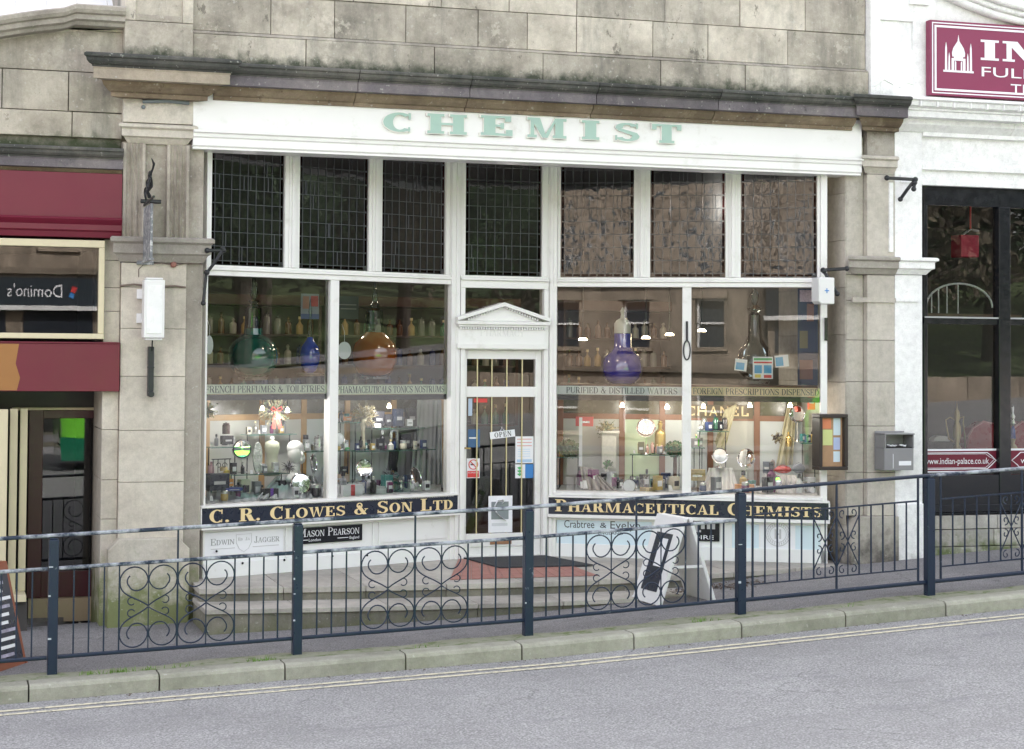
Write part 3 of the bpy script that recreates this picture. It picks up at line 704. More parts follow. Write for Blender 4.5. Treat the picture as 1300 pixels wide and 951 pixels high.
# word bands across the panes
def wband(fr, xa, xb, y0, y1, s, colb, colt, gl, ta=None, tb=None):
    a_, b_ = fr.u(xa), fr.u(xb); xm = (xa+xb)/2
    z0, z1 = fr.z(xm, y1, -.012), fr.z(xm, y0, -.012); mb = MB(); mb.box(fr.T, a_+.002, b_-.002, -.014, -.012, z0, z1); o = mb.build('word_band', colb, gl)
    mb = MB(); mb.box(fr.T, a_+.002, b_-.002, -.05, -.016, z0-.06, z0-.004); mb.build('band_rail', BLACK, gl)
    mb = MB(); roman(mb, fr.T, s, fr.u(ta or xa+2), fr.u(tb or xb-3), z0+(z1-z0)*.16, (z1-z0)*.7, -.012, d=.0012, TT=.15, t=.05, sf=.05, o=.06, small=1, gap=.06)
    mb.build('lettering', colt, gl)
BANDG = M('sage_band', (.80, .84, .70), .5, var=.08); BANDW = M('white_band', (.84, .86, .84), .5); BANDC = M('straw_band', (.82, .66, .42), .5, var=.1)
LDK = M('grey_blue_letter', (.055, .065, .07), .5)
wband(FL, 260, 416, 488, 500, 'FRENCH PERFUMES & TOILETRIES', BANDG, LDK, panes[0])
wband(FL, 427, 568, 488.5, 500.5, 'PHARMACEUTICALS TONICS NOSTRUMS', BANDG, LDK, panes[1])
wband(FRR, 707, 866, 490.5, 501.5, 'PURIFIED & DISTILLED WATERS', BANDW, LDK, panes[2], 719, 860)
wband(FRR, 877.5, 1041, 492, 503, 'FOREIGN PRESCRIPTIONS DISPENSED', BANDC, LDK, panes[3], 880, 1040)
# ------------------------------------------------------------------ sign boards and stall riser
def board(fr, xa, xb, y0, y1, s, ta, tb, xr, **k):
    a_, b_ = fr.u(xa, .12), fr.u(xb, .12); z1, z0 = fr.z(xr, y0, .12), fr.z(xr, y1, .12); mb = MB()
    mb.box(fr.T, a_, b_, .02, .11, z0, z1); o = mb.build('sign_board', NAVY, shop, bev=.003)
    mb = MB(); mb.box(fr.T, a_-.01, b_+.012, .015, .125, z1+.001, z1+.022); mb.box(fr.T, a_-.01, b_+.012, .0, .135, z0-.035, z0-.001); mb.box(fr.T, b_+.001, b_+.016, .015, .122, z0, z1); mb.box(fr.T, a_-.016, a_-.001, .015, .122, z0, z1)
    mb.build('board_frame', WHITE, o, bev=.003)
    mb = MB(); h = z1-z0
    roman(mb, fr.T, s, fr.u(ta, .12), fr.u(tb, .12), z0+h*.17, h*.72, .11, d=.001, TT=.23, t=.075, sf=.06, o=.09, gap=.09, **k)
    mb.build('lettering', GOLD, o); return z0, z1
zb0, zb1 = board(FL, 259, 583, 645.5, 668.5, 'C. R. Clowes & Son Ltd', 269, 577, 262, small=.8)
zb2, zb3 = board(FRR, 697.5, 1052, 631.5, 652.5, 'Pharmaceutical Chemists', 706, 1043, 700, small=.8)
print('boards', zb0, zb1, zb2, zb3)
rs = MB()
for fr, xa, xb, zz in ((FL, 257.5, 583, zb0), (FRR, 693, 1050, zb2)):
    a_, b_ = fr.u(xa, 0), fr.u(xb, 0)
    rs.box(fr.T, a_, b_, -.05, .02, .0, zz-.036); rs.box(fr.T, a_, b_, .02, .05, 0, .14)
    rs.box(fr.T, a_, b_, .02, .04, zz-.07, zz-.037)
rs.box(FL.T, FL.u(257.5), FL.u(583), -.05, .02, zb0, ZS-.05); rs.box(FRR.T, FRR.u(693), FRR.u(1050), -.05, .02, zb2, ZS-.05)
for fr, xs in ((FL, (364, 374, 474, 482, 570, 582)), (FRR, (694, 706, 830, 838, 868, 920, 928, 955, 965, 1046))):
    for i in range(0, len(xs), 1):
        a_ = fr.u(xs[i]); rs.box(fr.T, a_-.012, a_+.012, .02, .037, .141, (zb0 if fr is FL else zb2)-.071)
riser = rs.build('stall_riser', WHITE2, shop, bev=.003)
def rect(fr, x0, y0, x1, y1, n, th, name, mat, parent, bev=0):
    xm = (x0+x1)/2; a_, b_ = fr.u(x0, n), fr.u(x1, n); z0, z1 = fr.z(xm, y1, n), fr.z(xm, y0, n)
    mb = MB(); mb.box(fr.T, a_, b_, n-th, n, z0, z1); return mb.build(name, mat, parent, bev=bev), a_, b_, z0, z1
o, a_, b_, z0, z1 = rect(FL, 261, 674, 362, 703, .035, .012, 'advert_panel', PWHITE, riser)
mb = MB(); roman(mb, FL.T, 'Edwin', a_+(b_-a_)*.09, a_+(b_-a_)*.38, z0+.10, .062, .035, TT=.13, t=.05); roman(mb, FL.T, 'Jagger', a_+(b_-a_)*.63, a_+(b_-a_)*.95, z0+.10, .062, .035, TT=.13, t=.05); mb.build('lettering', GREYL, riser)
mb = MB(); cx_ = a_+(b_-a_)*.5; sh = [(cx_-.085, z0+.19), (cx_+.085, z0+.19), (cx_+.085, z0+.11), (cx_+.05, z0+.05), (cx_, z0+.02), (cx_-.05, z0+.05), (cx_-.085, z0+.11)]
mb.tube([FL.T(u, .037, z) for u, z in sh], .0025, 4, closed=True)
roman(mb, FL.T, 'Ed', cx_-.065, cx_-.015, z0+.13, .03, .035); roman(mb, FL.T, 'Ja', cx_+.015, cx_+.065, z0+.13, .03, .035)
mb.box(FL.T, a_+.08, cx_-.1, .035, .037, z0+.06, z0+.067); mb.box(FL.T, cx_+.1, b_-.05, .035, .037, z0+.06, z0+.067); mb.build('shield_emblem', LGREYL, riser)
o, a_, b_, z0, z1 = rect(FL, 378, 668, 462, 688.5, .04, .015, 'advert_panel', BLACK, riser)
mb = MB(); roman(mb, FL.T, 'Mason Pearson', a_+.03, b_-.04, z0+.07, .08, .04, TT=.13, t=.06, small=.75); mb.build('lettering', PWHITE, riser)
mb = MB(); mb.box(FL.T, a_+.03, a_+.14, .04, .042, z0+.035, z0+.041); mb.box(FL.T, b_-.30, b_-.17, .04, .042, z0+.035, z0+.041); mb.build('underline', PWHITE, riser)
sans('lettering', 'London', FL.T, a_+.15, z0+.022, .03, .04, PWHITE, riser, u1=a_+.29); sans('lettering', 'England', FL.T, b_-.155, z0+.022, .03, .04, PWHITE, riser, u1=b_-.04)
rect(FL, 484, 664, 566, 686, .032, .01, 'advert_panel', WHITE2, riser)
o, a_, b_, z0, z1 = rect(FRR, 708, 656, 828, 694, .035, .012, 'advert_panel', PBLUE, riser)
BLK2 = M('black_lettering', (.04, .045, .05), .5)
sans('lettering', 'Crabtree', FRR.T, a_+.08, z1-.125, .085, .035, BLK2, riser, u1=a_+.40); sans('lettering', '&', FRR.T, a_+.46, z1-.12, .06, .035, BLK2, riser, u1=a_+.53); sans('lettering', 'Evelyn', FRR.T, a_+.57, z1-.125, .085, .035, BLK2, riser, u1=b_-.12); sans('lettering', 'ENGLAND', FRR.T, a_+.44, z1-.19, .03, .035, BLK2, riser, u1=b_-.3)
o, a_, b_, z0, z1 = rect(FRR, 867, 659, 914, 687, .04, .015, 'advert_panel', BLACK, riser)
mb = MB(); q = (b_-a_)/5.0
for k_, (p0, p1, r0_, r1_) in enumerate(((.4, 1.2, .5, .92), (1.6, 2.1, .4, .92), (2.5, 3.0, .55, .92), (3.3, 4.4, .55, .8), (2.2, 2.5, .4, .5))): mb.box(FRR.T, a_+q*p0, a_+q*p1, .04, .0415, z0+(z1-z0)*r0_, z0+(z1-z0)*r1_)
mb.build('poster_picture', M('poster_grey', (.45, .45, .46), .4), riser)
sans('lettering', 'NOIRE', FRR.T, a_+.02, z0+.02, .045, .04, PWHITE, riser, u1=b_-.06)
rect(FRR, 930, 661, 1044, 705, .034, .011, 'advert_panel', PBLUE, riser)
o, a_, b_, z0, z1 = rect(FRR, 966, 660, 1010, 705, .038, .003, 'emblem_panel', PWHITE, riser)
mb = MB(); cu_, cz_ = (a_+b_)/2, z1-.15
for R_, r_ in ((.125, .004), (.085, .003)): mb.tube([FRR.T(cu_+R_*math.cos(t*PI/16), .040, cz_+R_*math.sin(t*PI/16)) for t in range(32)], r_, 4, closed=True)
for k_ in range(26):
    t_ = k_*2*PI/26; mb.box(loc(FRR.T(cu_+.105*math.cos(t_), .040, cz_+.105*math.sin(t_)), FRR.ang), -.004, .004, -.002, .002, -.011, .011)
mb.box(FRR.T, cu_-.035, cu_-.015, .038, .041, cz_-.05, cz_+.05); mb.box(FRR.T, cu_+.012, cu_+.032, .038, .041, cz_-.05, cz_+.05); mb.box(FRR.T, cu_-.035, cu_+.032, .038, .0405, cz_-.008, cz_+.008)
mb.build('round_emblem', LGREYL, riser)
# screw heads
mb = MB()
for x, y in ((308, 715), (422, 706), (361, 711), (466, 705), (257+18, 700)): mb.ball(FL.p(x, y, .053), .012)
mb.build('screw_heads', BLACK, riser)

# ------------------------------------------------------------------ door
dz0, dz1 = .02, FD.z(640, 445)
def fdz(y, n=0): return FD.z(640, y, n)
def fdu(x, n=0): return FD.u(x, n)
dt = MB()                                             # fixed casing and fanlight
dt.box(FD.T, fdu(582.5), fdu(588), -.08, .06, 0, ZH-.031); dt.box(FD.T, fdu(688), fdu(693.5), -.08, .06, 0, ZH-.031)
dt.box(FD.T, fdu(588), fdu(688), -.05, .03, dz1+.003, fdz(404)); dt.box(FD.T, fdu(588), fdu(688), -.05, .05, 0, .018)
dt.build('door_casing', WHITE, shop, bev=.004)
mb = MB(); mb.add([FD.T(fdu(588), 0, fdz(405)), FD.T(fdu(688), 0, fdz(405)), FD.T(fdu(688), 0, ZH-.03), FD.T(fdu(588), 0, ZH-.03)], [(0, 1, 2, 3)]); mb.build('fanlight', GLASS, shop)
# pediment
pd = MB(); zc_ = fdz(407, .1); zap = fdz(384, .12); u0, u1 = fdu(579, .1), fdu(697, .1); um = (u0+u1)/2
pd.box(FD.T, u0+.03, u1-.03, .0, .075, fdz(440, .1), zc_-.03)
pd.box(FD.T, u0+.015, u1-.015, .0, .10, fdz(443, .1), fdz(437, .1)); pd.box(FD.T, u0, u1, .0, .14, zc_-.045, zc_-.01); pd.box(FD.T, u0+.02, u1-.02, .0, .115, zc_-.07, zc_-.046)
for sg in (-1, 1):
    e = u0 if sg < 0 else u1
    pd.hexa([FD.T(e, .0, zc_-.009), FD.T(e, .145, zc_-.009), FD.T(um, .145, zap-.04), FD.T(um, .0, zap-.04), FD.T(e, .0, zc_+.03), FD.T(e, .145, zc_+.03), FD.T(um, .145, zap), FD.T(um, .0, zap)])
pd.poly(FD.T, [(u0+.08, zc_-.008), (u1-.08, zc_-.008), (um, zap-.05)], .0, .075)
ped = pd.build('pediment', WHITE, shop, bev=.003)
mb = MB()
for i in range(34):
    u = u0+.05+(u1-u0-.1)*i/33; mb.box(FD.T, u-.007, u+.007, .075, .105, zc_-.095, zc_-.072)
    zz_ = zc_-.03+(zap-zc_)*(1-abs(u-um)/(um-u0)); mb.box(FD.T, u-.007, u+.007, .075, .11, zz_-.022, zz_+.002) if .12 < u-u0 < u1-u0-.12 else None
mb.build('dentils', WHITE2, ped)
mb = MB(); roman(mb, FD.T, 'Pharmacy', um-.25, um+.25, fdz(427, .08), .085, .075, d=.002, TT=.12, t=.05); mb.build('faint_lettering', M('faint_relief', (.70, .70, .68), .4), ped)
# leaf
L0, L1 = fdu(588.5), fdu(687.5); g0, g1 = fdu(593), fdu(680)
lf = MB(); zk = fdz(677); zt1 = fdz(504); zt2 = fdz(491); zt3 = fdz(456)
lf.box(FD.T, L0, g0, -.06, .0, dz0, dz1); lf.box(FD.T, g1, L1, -.06, .0, dz0, dz1)
lf.box(FD.T, g0, g1, -.06, .0, dz0, zk); lf.box(FD.T, g0, g1, -.06, .0, zt1, zt2); lf.box(FD.T, g0, g1, -.06, .0, zt3, dz1)
lf.box(FD.T, g0+.06, g1-.06, .0, .012, dz0+.1, zk-.07)
door = lf.build('door', WHITE, shop, bev=.004)
mb = MB(); 
for a_, b_ in ((zk, zt1), (zt2, zt3)): mb.add([FD.T(g0, -.03, a_), FD.T(g1, -.03, a_), FD.T(g1, -.03, b_), FD.T(g0, -.03, b_)], [(0, 1, 2, 3)])
mb.build('door_glass', GLASS, door)
BRB = M('pale_brass_bar', (.66, .58, .34), .4, metal=.3)
for x in (607, 625.5, 644.5, 664):
    mb = MB(); mb.tube([FD.T(fdu(x), -.02, zk), FD.T(fdu(x), -.02, zt1)], .007, 8); mb.tube([FD.T(fdu(x), -.02, zt2), FD.T(fdu(x), -.02, zt3)], .007, 8); mb.build('door_bar', BRB, door)
mb = MB(); mb.box(FD.T, fdu(583.6+.5, .06), fdu(588.2, .06), .0, .012, fdz(582), fdz(564)); mb.tube([FD.T(fdu(586), .01, fdz(568)), FD.T(fdu(586), .05, fdz(568)), FD.T(fdu(586)+.09, .055, fdz(568.5))], .009, 8); mb.ball(FD.T(fdu(585.5), .015, fdz(538)), .018); mb.build('door_handle', BRASS, door, bev=.003)
mb = MB(); mb.box(FD.T, fdu(623), fdu(650), .012, .022, fdz(690.5), fdz(683)); mb.box(FD.T, fdu(626), fdu(647), .022, .027, fdz(689), fdz(685)); mb.build('letter_box', M('copper_plate', (.45, .24, .15), .4, metal=.6), door, bev=.002)
rect(FD, 595, 506, 600, 528, -.028, .001, 'door_sticker', M('pale_sticker', (.45, .55, .68), .5), door)
rect(FD, 602, 506, 619, 511, -.028, .001, 'door_sticker', REDP, door)
rect(FD, 595, 545, 610, 568, -.028, .001, 'door_sticker', M('blue_sticker', (.05, .12, .25), .5), door)
mb = MB(); mb.box(loc(FD.T(fdu(602.5), -.028, fdz(556)), FD.ang), -.045, .045, 0, .001, -.008, .008); mb.build('sticker_mark', PWHITE, door).rotation_euler = (0, 0, 0)
o, a_, b_, z0, z1 = rect(FD, 593.5, 582, 610, 607, -.028, .001, 'no_smoking_sticker', PWHITE, door)
mb = MB(); cu_, cz_ = (a_+b_)/2, z0+(z1-z0)*.69
mb.tube([FD.T(cu_+.05*math.cos(t*PI/12), -.026, cz_+.05*math.sin(t*PI/12)) for t in range(24)], .006, 4, closed=True)
mb.tube([FD.T(cu_-.035, -.026, cz_+.035), FD.T(cu_+.035, -.026, cz_-.035)], .006, 4); mb.box(FD.T, a_+.008, b_-.008, -.028, -.026, z0+.008, z0+(z1-z0)*.37); mb.build('warning_ring', REDP, door)
sans('lettering', 'NO SMOKING', FD.T, a_+.015, z0+(z1-z0)*.24, .018, -.026, PWHITE, door, u1=b_-.015, d=.001)
mb = MB(); mb.box(FD.T, cu_-.03, cu_+.012, -.028, -.0262, cz_-.008, cz_+.006); mb.build('cigarette_mark', DKG, door)
o, a_, b_, z0, z1 = rect(FD, 655, 554, 678, 588, -.028, .001, 'door_notice', PWHITE, door)
mb = MB()
for k_ in range(3): mb.box(FD.T, a_+.02, b_-.02, -.028, -.0268, z1-.035-.035*k_, z1-.026-.035*k_)
mb.build('notice_print', M('red_pale_print', (.7, .35, .32), .5), door)
mb = MB(); mb.box(FD.T, a_+.02, b_-.02, -.028, -.0268, z0+.01, z0+.04)
for k_ in range(4): mb.box(FD.T, a_+.03, b_-.04, -.028, -.0268, z1-.14-.025*k_, z1-.136-.025*k_)
mb.build('notice_print', M('blue_pale_print', (.4, .58, .78), .5), door)
o, a_, b_, z0, z1 = rect(FD, 655, 589.5, 678, 607, -.028, .001, 'door_sticker', PWHITE, door)
mb = MB(); mb.box(FD.T, (a_+b_)/2+.01, b_, -.028, -.0265, z0, z1); mb.build('sticker_field', BLUEP, door)
mb = MB(); 
for k_ in range(3):
    zz_ = z0+.025+.034*k_; mb.add([FD.T(a_+.02, -.0265, zz_+.02), FD.T(a_+.05, -.0265, zz_-.004), FD.T(a_+.08, -.0265, zz_+.02), FD.T(a_+.05, -.0265, zz_+.03)], [(0, 1, 2, 3)])
mb.build('leaf_mark', GREENP, door)
# ------------------------------------------------------------------ entrance floor and steps
def yedge(X, off=0):
    x0, x1, x2 = U(255), U(640), U(1000); ya, yb, yc = -.42, -.58, -.16
    t = (X-x0)/(x1-x0)
    if X <= x1: v = ya+(yb-ya)*math.sin(min(1, t)*PI/2)
    else: t = (X-x1)/(x2-x1); v = yb+(yc-yb)*(1-math.cos(min(1.2, t)*PI/2))
    return v-off
def curved_slab(name, X0, X1, off, z1, z0, mat, yb, n_=9, over=.02, par=None, jt=.006):
    mb = MB(); w_ = (X1-X0)/n_
    for i in range(n_):
        a_ = X0+w_*i+jt*.5; b_ = X0+w_*(i+1)-jt*.5; xs = [a_+(b_-a_)*k/4 for k in range(5)]
        pts = [(x, yedge(x, off)) for x in xs]+[(b_, yb), (a_, yb)]; k = len(pts); t_ = random.uniform(.88, 1.08)
        vs = [(x, y, z0) for x, y in pts]+[(x, y, z1) for x, y in pts]
        mb.add(vs, [(j, (j+1) % k, k+(j+1) % k, k+j) for j in range(k)]+[tuple(range(k))[::-1], tuple(range(k, 2*k))], t_)
    return mb.build(name, mat, par or shop, bev=.006)
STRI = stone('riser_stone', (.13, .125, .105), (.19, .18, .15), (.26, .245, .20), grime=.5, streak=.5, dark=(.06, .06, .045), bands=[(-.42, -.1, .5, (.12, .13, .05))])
curved_slab('entrance_step', U(256, .4), XR0+.05, 0, -.001, -.055, STP, 2.0)
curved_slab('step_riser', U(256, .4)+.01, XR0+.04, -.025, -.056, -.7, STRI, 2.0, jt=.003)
curved_slab('entrance_step', U(264, .86), U(960), .44, -.125, -.17, STP, -.1, n_=7)
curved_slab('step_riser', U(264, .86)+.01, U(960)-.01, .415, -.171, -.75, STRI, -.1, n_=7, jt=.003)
mb = MB(); q0, q1 = FD.T(fdu(583), 0, 0), FD.T(fdu(694), 0, 0)
A = [q0+Vector((0, -.02, .003)), q1+Vector((0, -.02, .003)), Vector((U(745), -.33, .003)), Vector((U(560), -.33, .003))]
n_ = 14
for i in range(n_):
    for j in range(6):
        def bl(s_, t_): return (A[0].lerp(A[1], s_)).lerp(A[3].lerp(A[2], s_), t_)
        e = .002; s0, s1, t0, t1 = i/n_+e, (i+1)/n_-e, j/6+e, (j+1)/6-e
        vs = [bl(s0, t0), bl(s1, t0), bl(s1, t1), bl(s0, t1)]; mb.add(vs+[v+Vector((0, 0, .003)) for v in vs], [(4, 5, 6, 7), (0, 1, 5, 4), (1, 2, 6, 5), (2, 3, 7, 6), (3, 0, 4, 7)], random.uniform(.85, 1.1))
mb.build('threshold_tiles', REDTILE, shop)
mb = MB(); m0 = FD.T(fdu(588), .06, 0); m1 = FD.T(fdu(690), .06, 0); m2 = F.p(707, 716, -.3); 
mb.hexa([m0+Vector((0, 0, .008)), m1+Vector((0, 0, .008)), Vector((m1.x+.22, .35, .008)), Vector((m0.x+.12, .35, .008)), m0+Vector((0, 0, .02)), m1+Vector((0, 0, .02)), Vector((m1.x+.22, .35, .02)), Vector((m0.x+.12, .35, .02))])
tag(mb.build('doormat', RUBBER), 'dark grey mat on red tiles before the chemist door', 'doormat')
# ------------------------------------------------------------------ shop interior shell
mb = MB(); x0, x1 = XL3-.15, XR0+.1
mb.box(F.T, x0-.1, x0, -7, -.3, 0, zce-.003); mb.box(F.T, x1, x1+.1, -7, -1.5, 0, zce-.003); mb.box(F.T, x0, x1, -7.1, -7, 0, zce-.003)
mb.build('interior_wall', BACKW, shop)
mb = MB(); mb.add([F.T(x0, -1.3, .01), F.T(x1, -1.3, .01), F.T(x1, -7, .01), F.T(x0, -7, .01)], [(0, 1, 2, 3)]); mb.build('interior_floor', DWOOD, shop)
mb = MB()                                             # window beds the goods stand on
for fr, ua, ub in ((FL, .02, LL-.02), (FRR, .02, LR-.02)): mb.box(fr.T, ua, ub, -.85, -.06, ZS-.08, ZS-.004)
mb.build('window_bed', CLOTHG, shop)
# ================================================================== LEFT NEIGHBOUR (burgundy shop)
lb = thing('burgundy_shop', (-1, .5, g(-1)), 'stone building with burgundy fascia, cream-framed window and low doorway left of the chemist', 'shop building')
XS = -14
mb = MB(); NL = -.10
blocks(mb, F.T, [Zf(80, 172, -NL*0), Zf(80, 139, 0), Zf(80, 88, 0), Zf(80, 34, 0)], XS, XL+.005, NL, NL-.3, lmin=.6, lmax=1.0)
mb.box(F.T, XS, XL, -.7, NL-.05, 3.9, Zf(80, 34, 0), .6)
# sloping course under the curved coping
zs_ = Zf(80, 34, 0)
def cop(u):                                            # height of the underside of the coping
    xa, xb = U(0, .1), U(90, .1)
    if u >= xb: return Zf(120, 31, .1)
    t = (xb-u)/(xb-xa); return Zf(90, 33, .1)-(.085*t+.03*t*t)*1.0
for k in range(-8, 4):
    ua, ub = U(62, 0)+k*.78, U(62, 0)+(k+1)*.78
    ub = min(ub, XL+.004); 
    if ub-ua < .05: continue
    mb.hexa([F.T(ua+.003, NL-.3, zs_+.003), F.T(ub-.003, NL-.3, zs_+.003), F.T(ub-.003, NL, zs_+.003), F.T(ua+.003, NL, zs_+.003), F.T(ua+.003, NL-.3, cop(ua)), F.T(ub-.003, NL-.3, cop(ub)), F.T(ub-.003, NL, cop(ub)), F.T(ua+.003, NL, cop(ua))], random.uniform(.85, 1.1))
mb.build('wall', STL, lb, bev=.005)
# coping
mb = MB(); us = [XS]+[U(-300+i*15, .1) for i in range(27)]+[XL+.0]; us = sorted(u for u in us if u <= XL+.001)
pr = [(-.5, .0), (.04, .0), (.06, .03), (.10, .045), (.10, .09), (.13, .10), (.15, .13), (.15, .165), (.10, .185), (-.5, .185)]
vs = []
for u in us:
    for n, z in pr: vs.append(F.T(u, n, cop(u)+z))
K = len(pr); fs = []
for i in range(len(us)-1):
    for j in range(K): fs.append((i*K+j, (i+1)*K+j, (i+1)*K+(j+1) % K, i*K+(j+1) % K))
fs += [tuple(range(K)), tuple(range((len(us)-1)*K, len(us)*K))]
mb.add(vs, fs, .95); mb.build('coping', stone('coping_stone', (.26, .235, .2), (.36, .33, .28), (.44, .41, .36), grime=.5, streak=.3), lb)
# slate roof above
SLATE = M('sky_pale_slate', (.62, .64, .68), .35, var=.12, scale=3, spec=.8)  # base colour made pale to carry the sky's reflection
mb = MB(); zr = Zf(60, 22, 0); zr = 4.87
for k in range(30):
    z0 = zr+k*.085; n0 = -.12-k*.11
    u = XS
    while u < XL: l = .3; mb.hexa([F.T(u+.002, n0-.13, z0+.105), F.T(min(u+l, XL)-.002, n0-.13, z0+.105), F.T(min(u+l, XL)-.002, n0, z0), F.T(u+.002, n0, z0), F.T(u+.002, n0-.13, z0+.115), F.T(min(u+l, XL)-.002, n0-.13, z0+.115), F.T(min(u+l, XL)-.002, n0, z0+.012), F.T(u+.002, n0, z0+.012)], random.uniform(.85, 1.12)); u += l
mb.build('roof', SLATE, lb)
cornice(XS, XL+.0, -.09, Zf(80, 187, .15), 'cornice', (STC, STC2, STB), lb, .93, joint=1.1)
# burgundy fascia and mouldings
mb = MB(); zz = lambda y: Zf(75, y, .1)
mb.box(F.T, XS, XL-.004, -.4, .06, zz(275), zz(226)+.06)
mb.prof(F.T, XS, XL-.004, [(-.4, zz(275)-.001), (.11, zz(275)-.001), (.125, zz(275)-.015), (.11, zz(280)), (.085, zz(284)), (.085, zz(291)), (.065, zz(293)), (.05, zz(300)), (-.4, zz(300))])
mb.build('fascia', BURG, lb, bev=.003)
mb = MB(); mb.box(F.T, XS, XL-.004, -.35, .04, zz(497), zz(436)); mb.prof(F.T, XS, XL-.004, [(-.3, zz(436)+.001), (.05, zz(436)+.001), (.05, zz(434)), (-.3, zz(432.5))])
b2 = mb.build('lower_band', BURG, lb, bev=.003)
mb = MB(); pt = [(U(-40, .04), zz(496)), (U(22, .04), zz(496)), (U(26, .04), zz(480)), (U(20, .04), zz(462)), (U(24, .04), zz(437)), (U(-40, .04), zz(437))]; mb.poly(F.T, pt, .0401, .0425); mb.build('faded_patch', BROWNP, b2)
# stone strip beside the pier
mb = MB(); sj = [g(0)-.2]+zpair(140, [720, 660, 610, 546, 497, 440, 395, 365, 330])
for k in range(len(sj)-1): mb.box(F.T, U(131.5), XL+.002, -.9, -.07, sj[k]+.002, sj[k+1]-.002, random.uniform(.88, 1.08))
mb.box(F.T, U(131.5), XL+.002, -.9, -.07, sj[-1]+.002, zz(301), 1.0); mb.box(F.T, U(131.5)+.01, XL-.02, -1.1, -.91, g(0)-.2, zz(497)+.1, .8)
mb.build('jamb_stone', ST, lb, bev=.004)
# window
wf = MB(); wu1 = U(131, .0); wz0, wz1 = zz(430), zz(303); N0 = .0
wf.box(F.T, XS, wu1, -.2, .03, wz1-.07, wz1-.002); wf.box(F.T, XS, wu1, -.2, .05, wz0, wz0+.05); wf.box(F.T, U(123.5), wu1, -.2, .03, wz0+.051, wz1-.071)
for k in range(1, 4): wf.box(F.T, U(-60)-k*2, U(-60)-k*2+.07, -.2, .03, wz0+.051, wz1-.071)
wo = wf.build('shop_window', CREAM, lb, bev=.006)
mb = MB(); mb.add([F.T(XS, -.03, wz0+.04), F.T(U(124), -.03, wz0+.04), F.T(U(124), -.03, wz1-.06), F.T(XS, -.03, wz1-.06)], [(0, 1, 2, 3)]); mb.build('glass', DGLASS, wo)
mb = MB(); mb.box(F.T, XS, XL-.1, -8, -2.9, g(-4)-.5, 6.5); mb.box(F.T, XS, XL-.1, -2.9, -.4, 4.3, 5); mb.box(F.T, XS, XL-.12, -2.9, -.35, wz1+.02, wz1+.06); mb.box(F.T, XL-.16, XL-.12, -2.9, -1.12, g(0)-.2, wz1); mb.box(F.T, XS, XL-.12, -2.9, -.1, wz0-.25, wz0-.2)  # first box is an unseen deep block, added to keep sun out
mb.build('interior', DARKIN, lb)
# door set back under the band, its frame
D_ = -1.0
def dz(y, x=100): return Zf(x, y, D_)
mb = MB(); mb.box(F.T, XS, XL-.1, D_-.1, D_+.02, dz(523), dz(497)+.3); mb.box(F.T, XS, XL-.1, D_+.021, -.36, zz(497)+.02, zz(497)+.1); mb.build('lintel', M('dark_lintel', (.03, .028, .026), .5), lb)
mb = MB()
mb.box(F.T, U(38, D_), U(56, D_), D_-.05, D_+.05, dz(757)+.002, dz(518)); mb.box(F.T, U(56, D_), U(133, D_), D_-.05, D_+.03, dz(757)+.002, dz(724)); mb.box(F.T, U(56, D_), U(133, D_), D_-.05, D_+.03, dz(531), dz(521))
dr = mb.build('shop_door', BURG2, lb, bev=.004)
mb = MB(); mb.add([F.T(U(56, D_), D_, dz(724)), F.T(U(133, D_), D_, dz(724)), F.T(U(133, D_), D_, dz(531)), F.T(U(56, D_), D_, dz(531))], [(0, 1, 2, 3)]); mb.build('door_glass', DGLASS, dr)
mb = MB(); mb.box(F.T, U(40, D_), U(133, D_), D_-.05, D_+.1, g(0)-.02, dz(757)); mb.build('sill', M('tan_sill', (.36, .28, .18), .6), dr)
mb = MB(); zb_ = Zf(8, 755, -.1)
for x0_, x1_, n_ in ((-6, 11.5, -.05), (14, 24, -.20), (27, 36.5, -.32)): mb.box(F.T, U(x0_, n_), U(x1_, n_), n_-.08, n_, zb_, dz(518)+.02)
mb.box(F.T, XS, U(36, -.3), -.45, -.02, zb_-.06, zb_); mb.box(F.T, U(20, -.3), U(133, D_), D_+.051, D_+.075, dz(520.5), dz(517)); mb.box(F.T, XS, U(-6, -.05), -.1, -.04, dz(545), dz(518))
mb.build('entrance_frame', CREAM, lb, bev=.004)
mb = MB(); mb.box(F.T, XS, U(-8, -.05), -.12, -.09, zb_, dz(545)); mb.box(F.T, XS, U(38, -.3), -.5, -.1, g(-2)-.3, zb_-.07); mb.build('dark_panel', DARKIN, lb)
TILE = M('grey_floor_tile', (.17, .16, .155), .7, var=.2, scale=5)
mb = MB(); dx_ = Vector((1, .85, 0)).normalized(); 
for k in range(46):                                    # slanting floor boards of the porch, each clipped to the recess
    xa = -8+k*.2
    for (ya, yb) in ((.36, 1.02),): mb.hexa([Vector((xa-.42*1.0+.003, ya, g(0)-.1)), Vector((xa-.22-.003, ya, g(0)-.1)), Vector((xa+.35-.003, yb, g(0)-.1)), Vector((xa+.15+.003, yb, g(0)-.1)), Vector((xa-.42+.003, ya, g(0)+.022)), Vector((xa-.22-.003, ya, g(0)+.022)), Vector((xa+.35-.003, yb, g(0)+.022)), Vector((xa+.15+.003, yb, g(0)+.022))], random.uniform(.8, 1.1)) if xa+.35 < U(150) else None
mb.build('porch_floor', TILE, lb)
mb = MB()
for k in range(9): mb.box(F.T, U(145)-(k+1)*.92+.004, U(145)-k*.92-.004, .02, .36, g(0)-.15, g(0)+.016+SL*(-k*.92)*.0, random.uniform(.9, 1.05))
mb.build('threshold_stone', STP, lb, bev=.004)

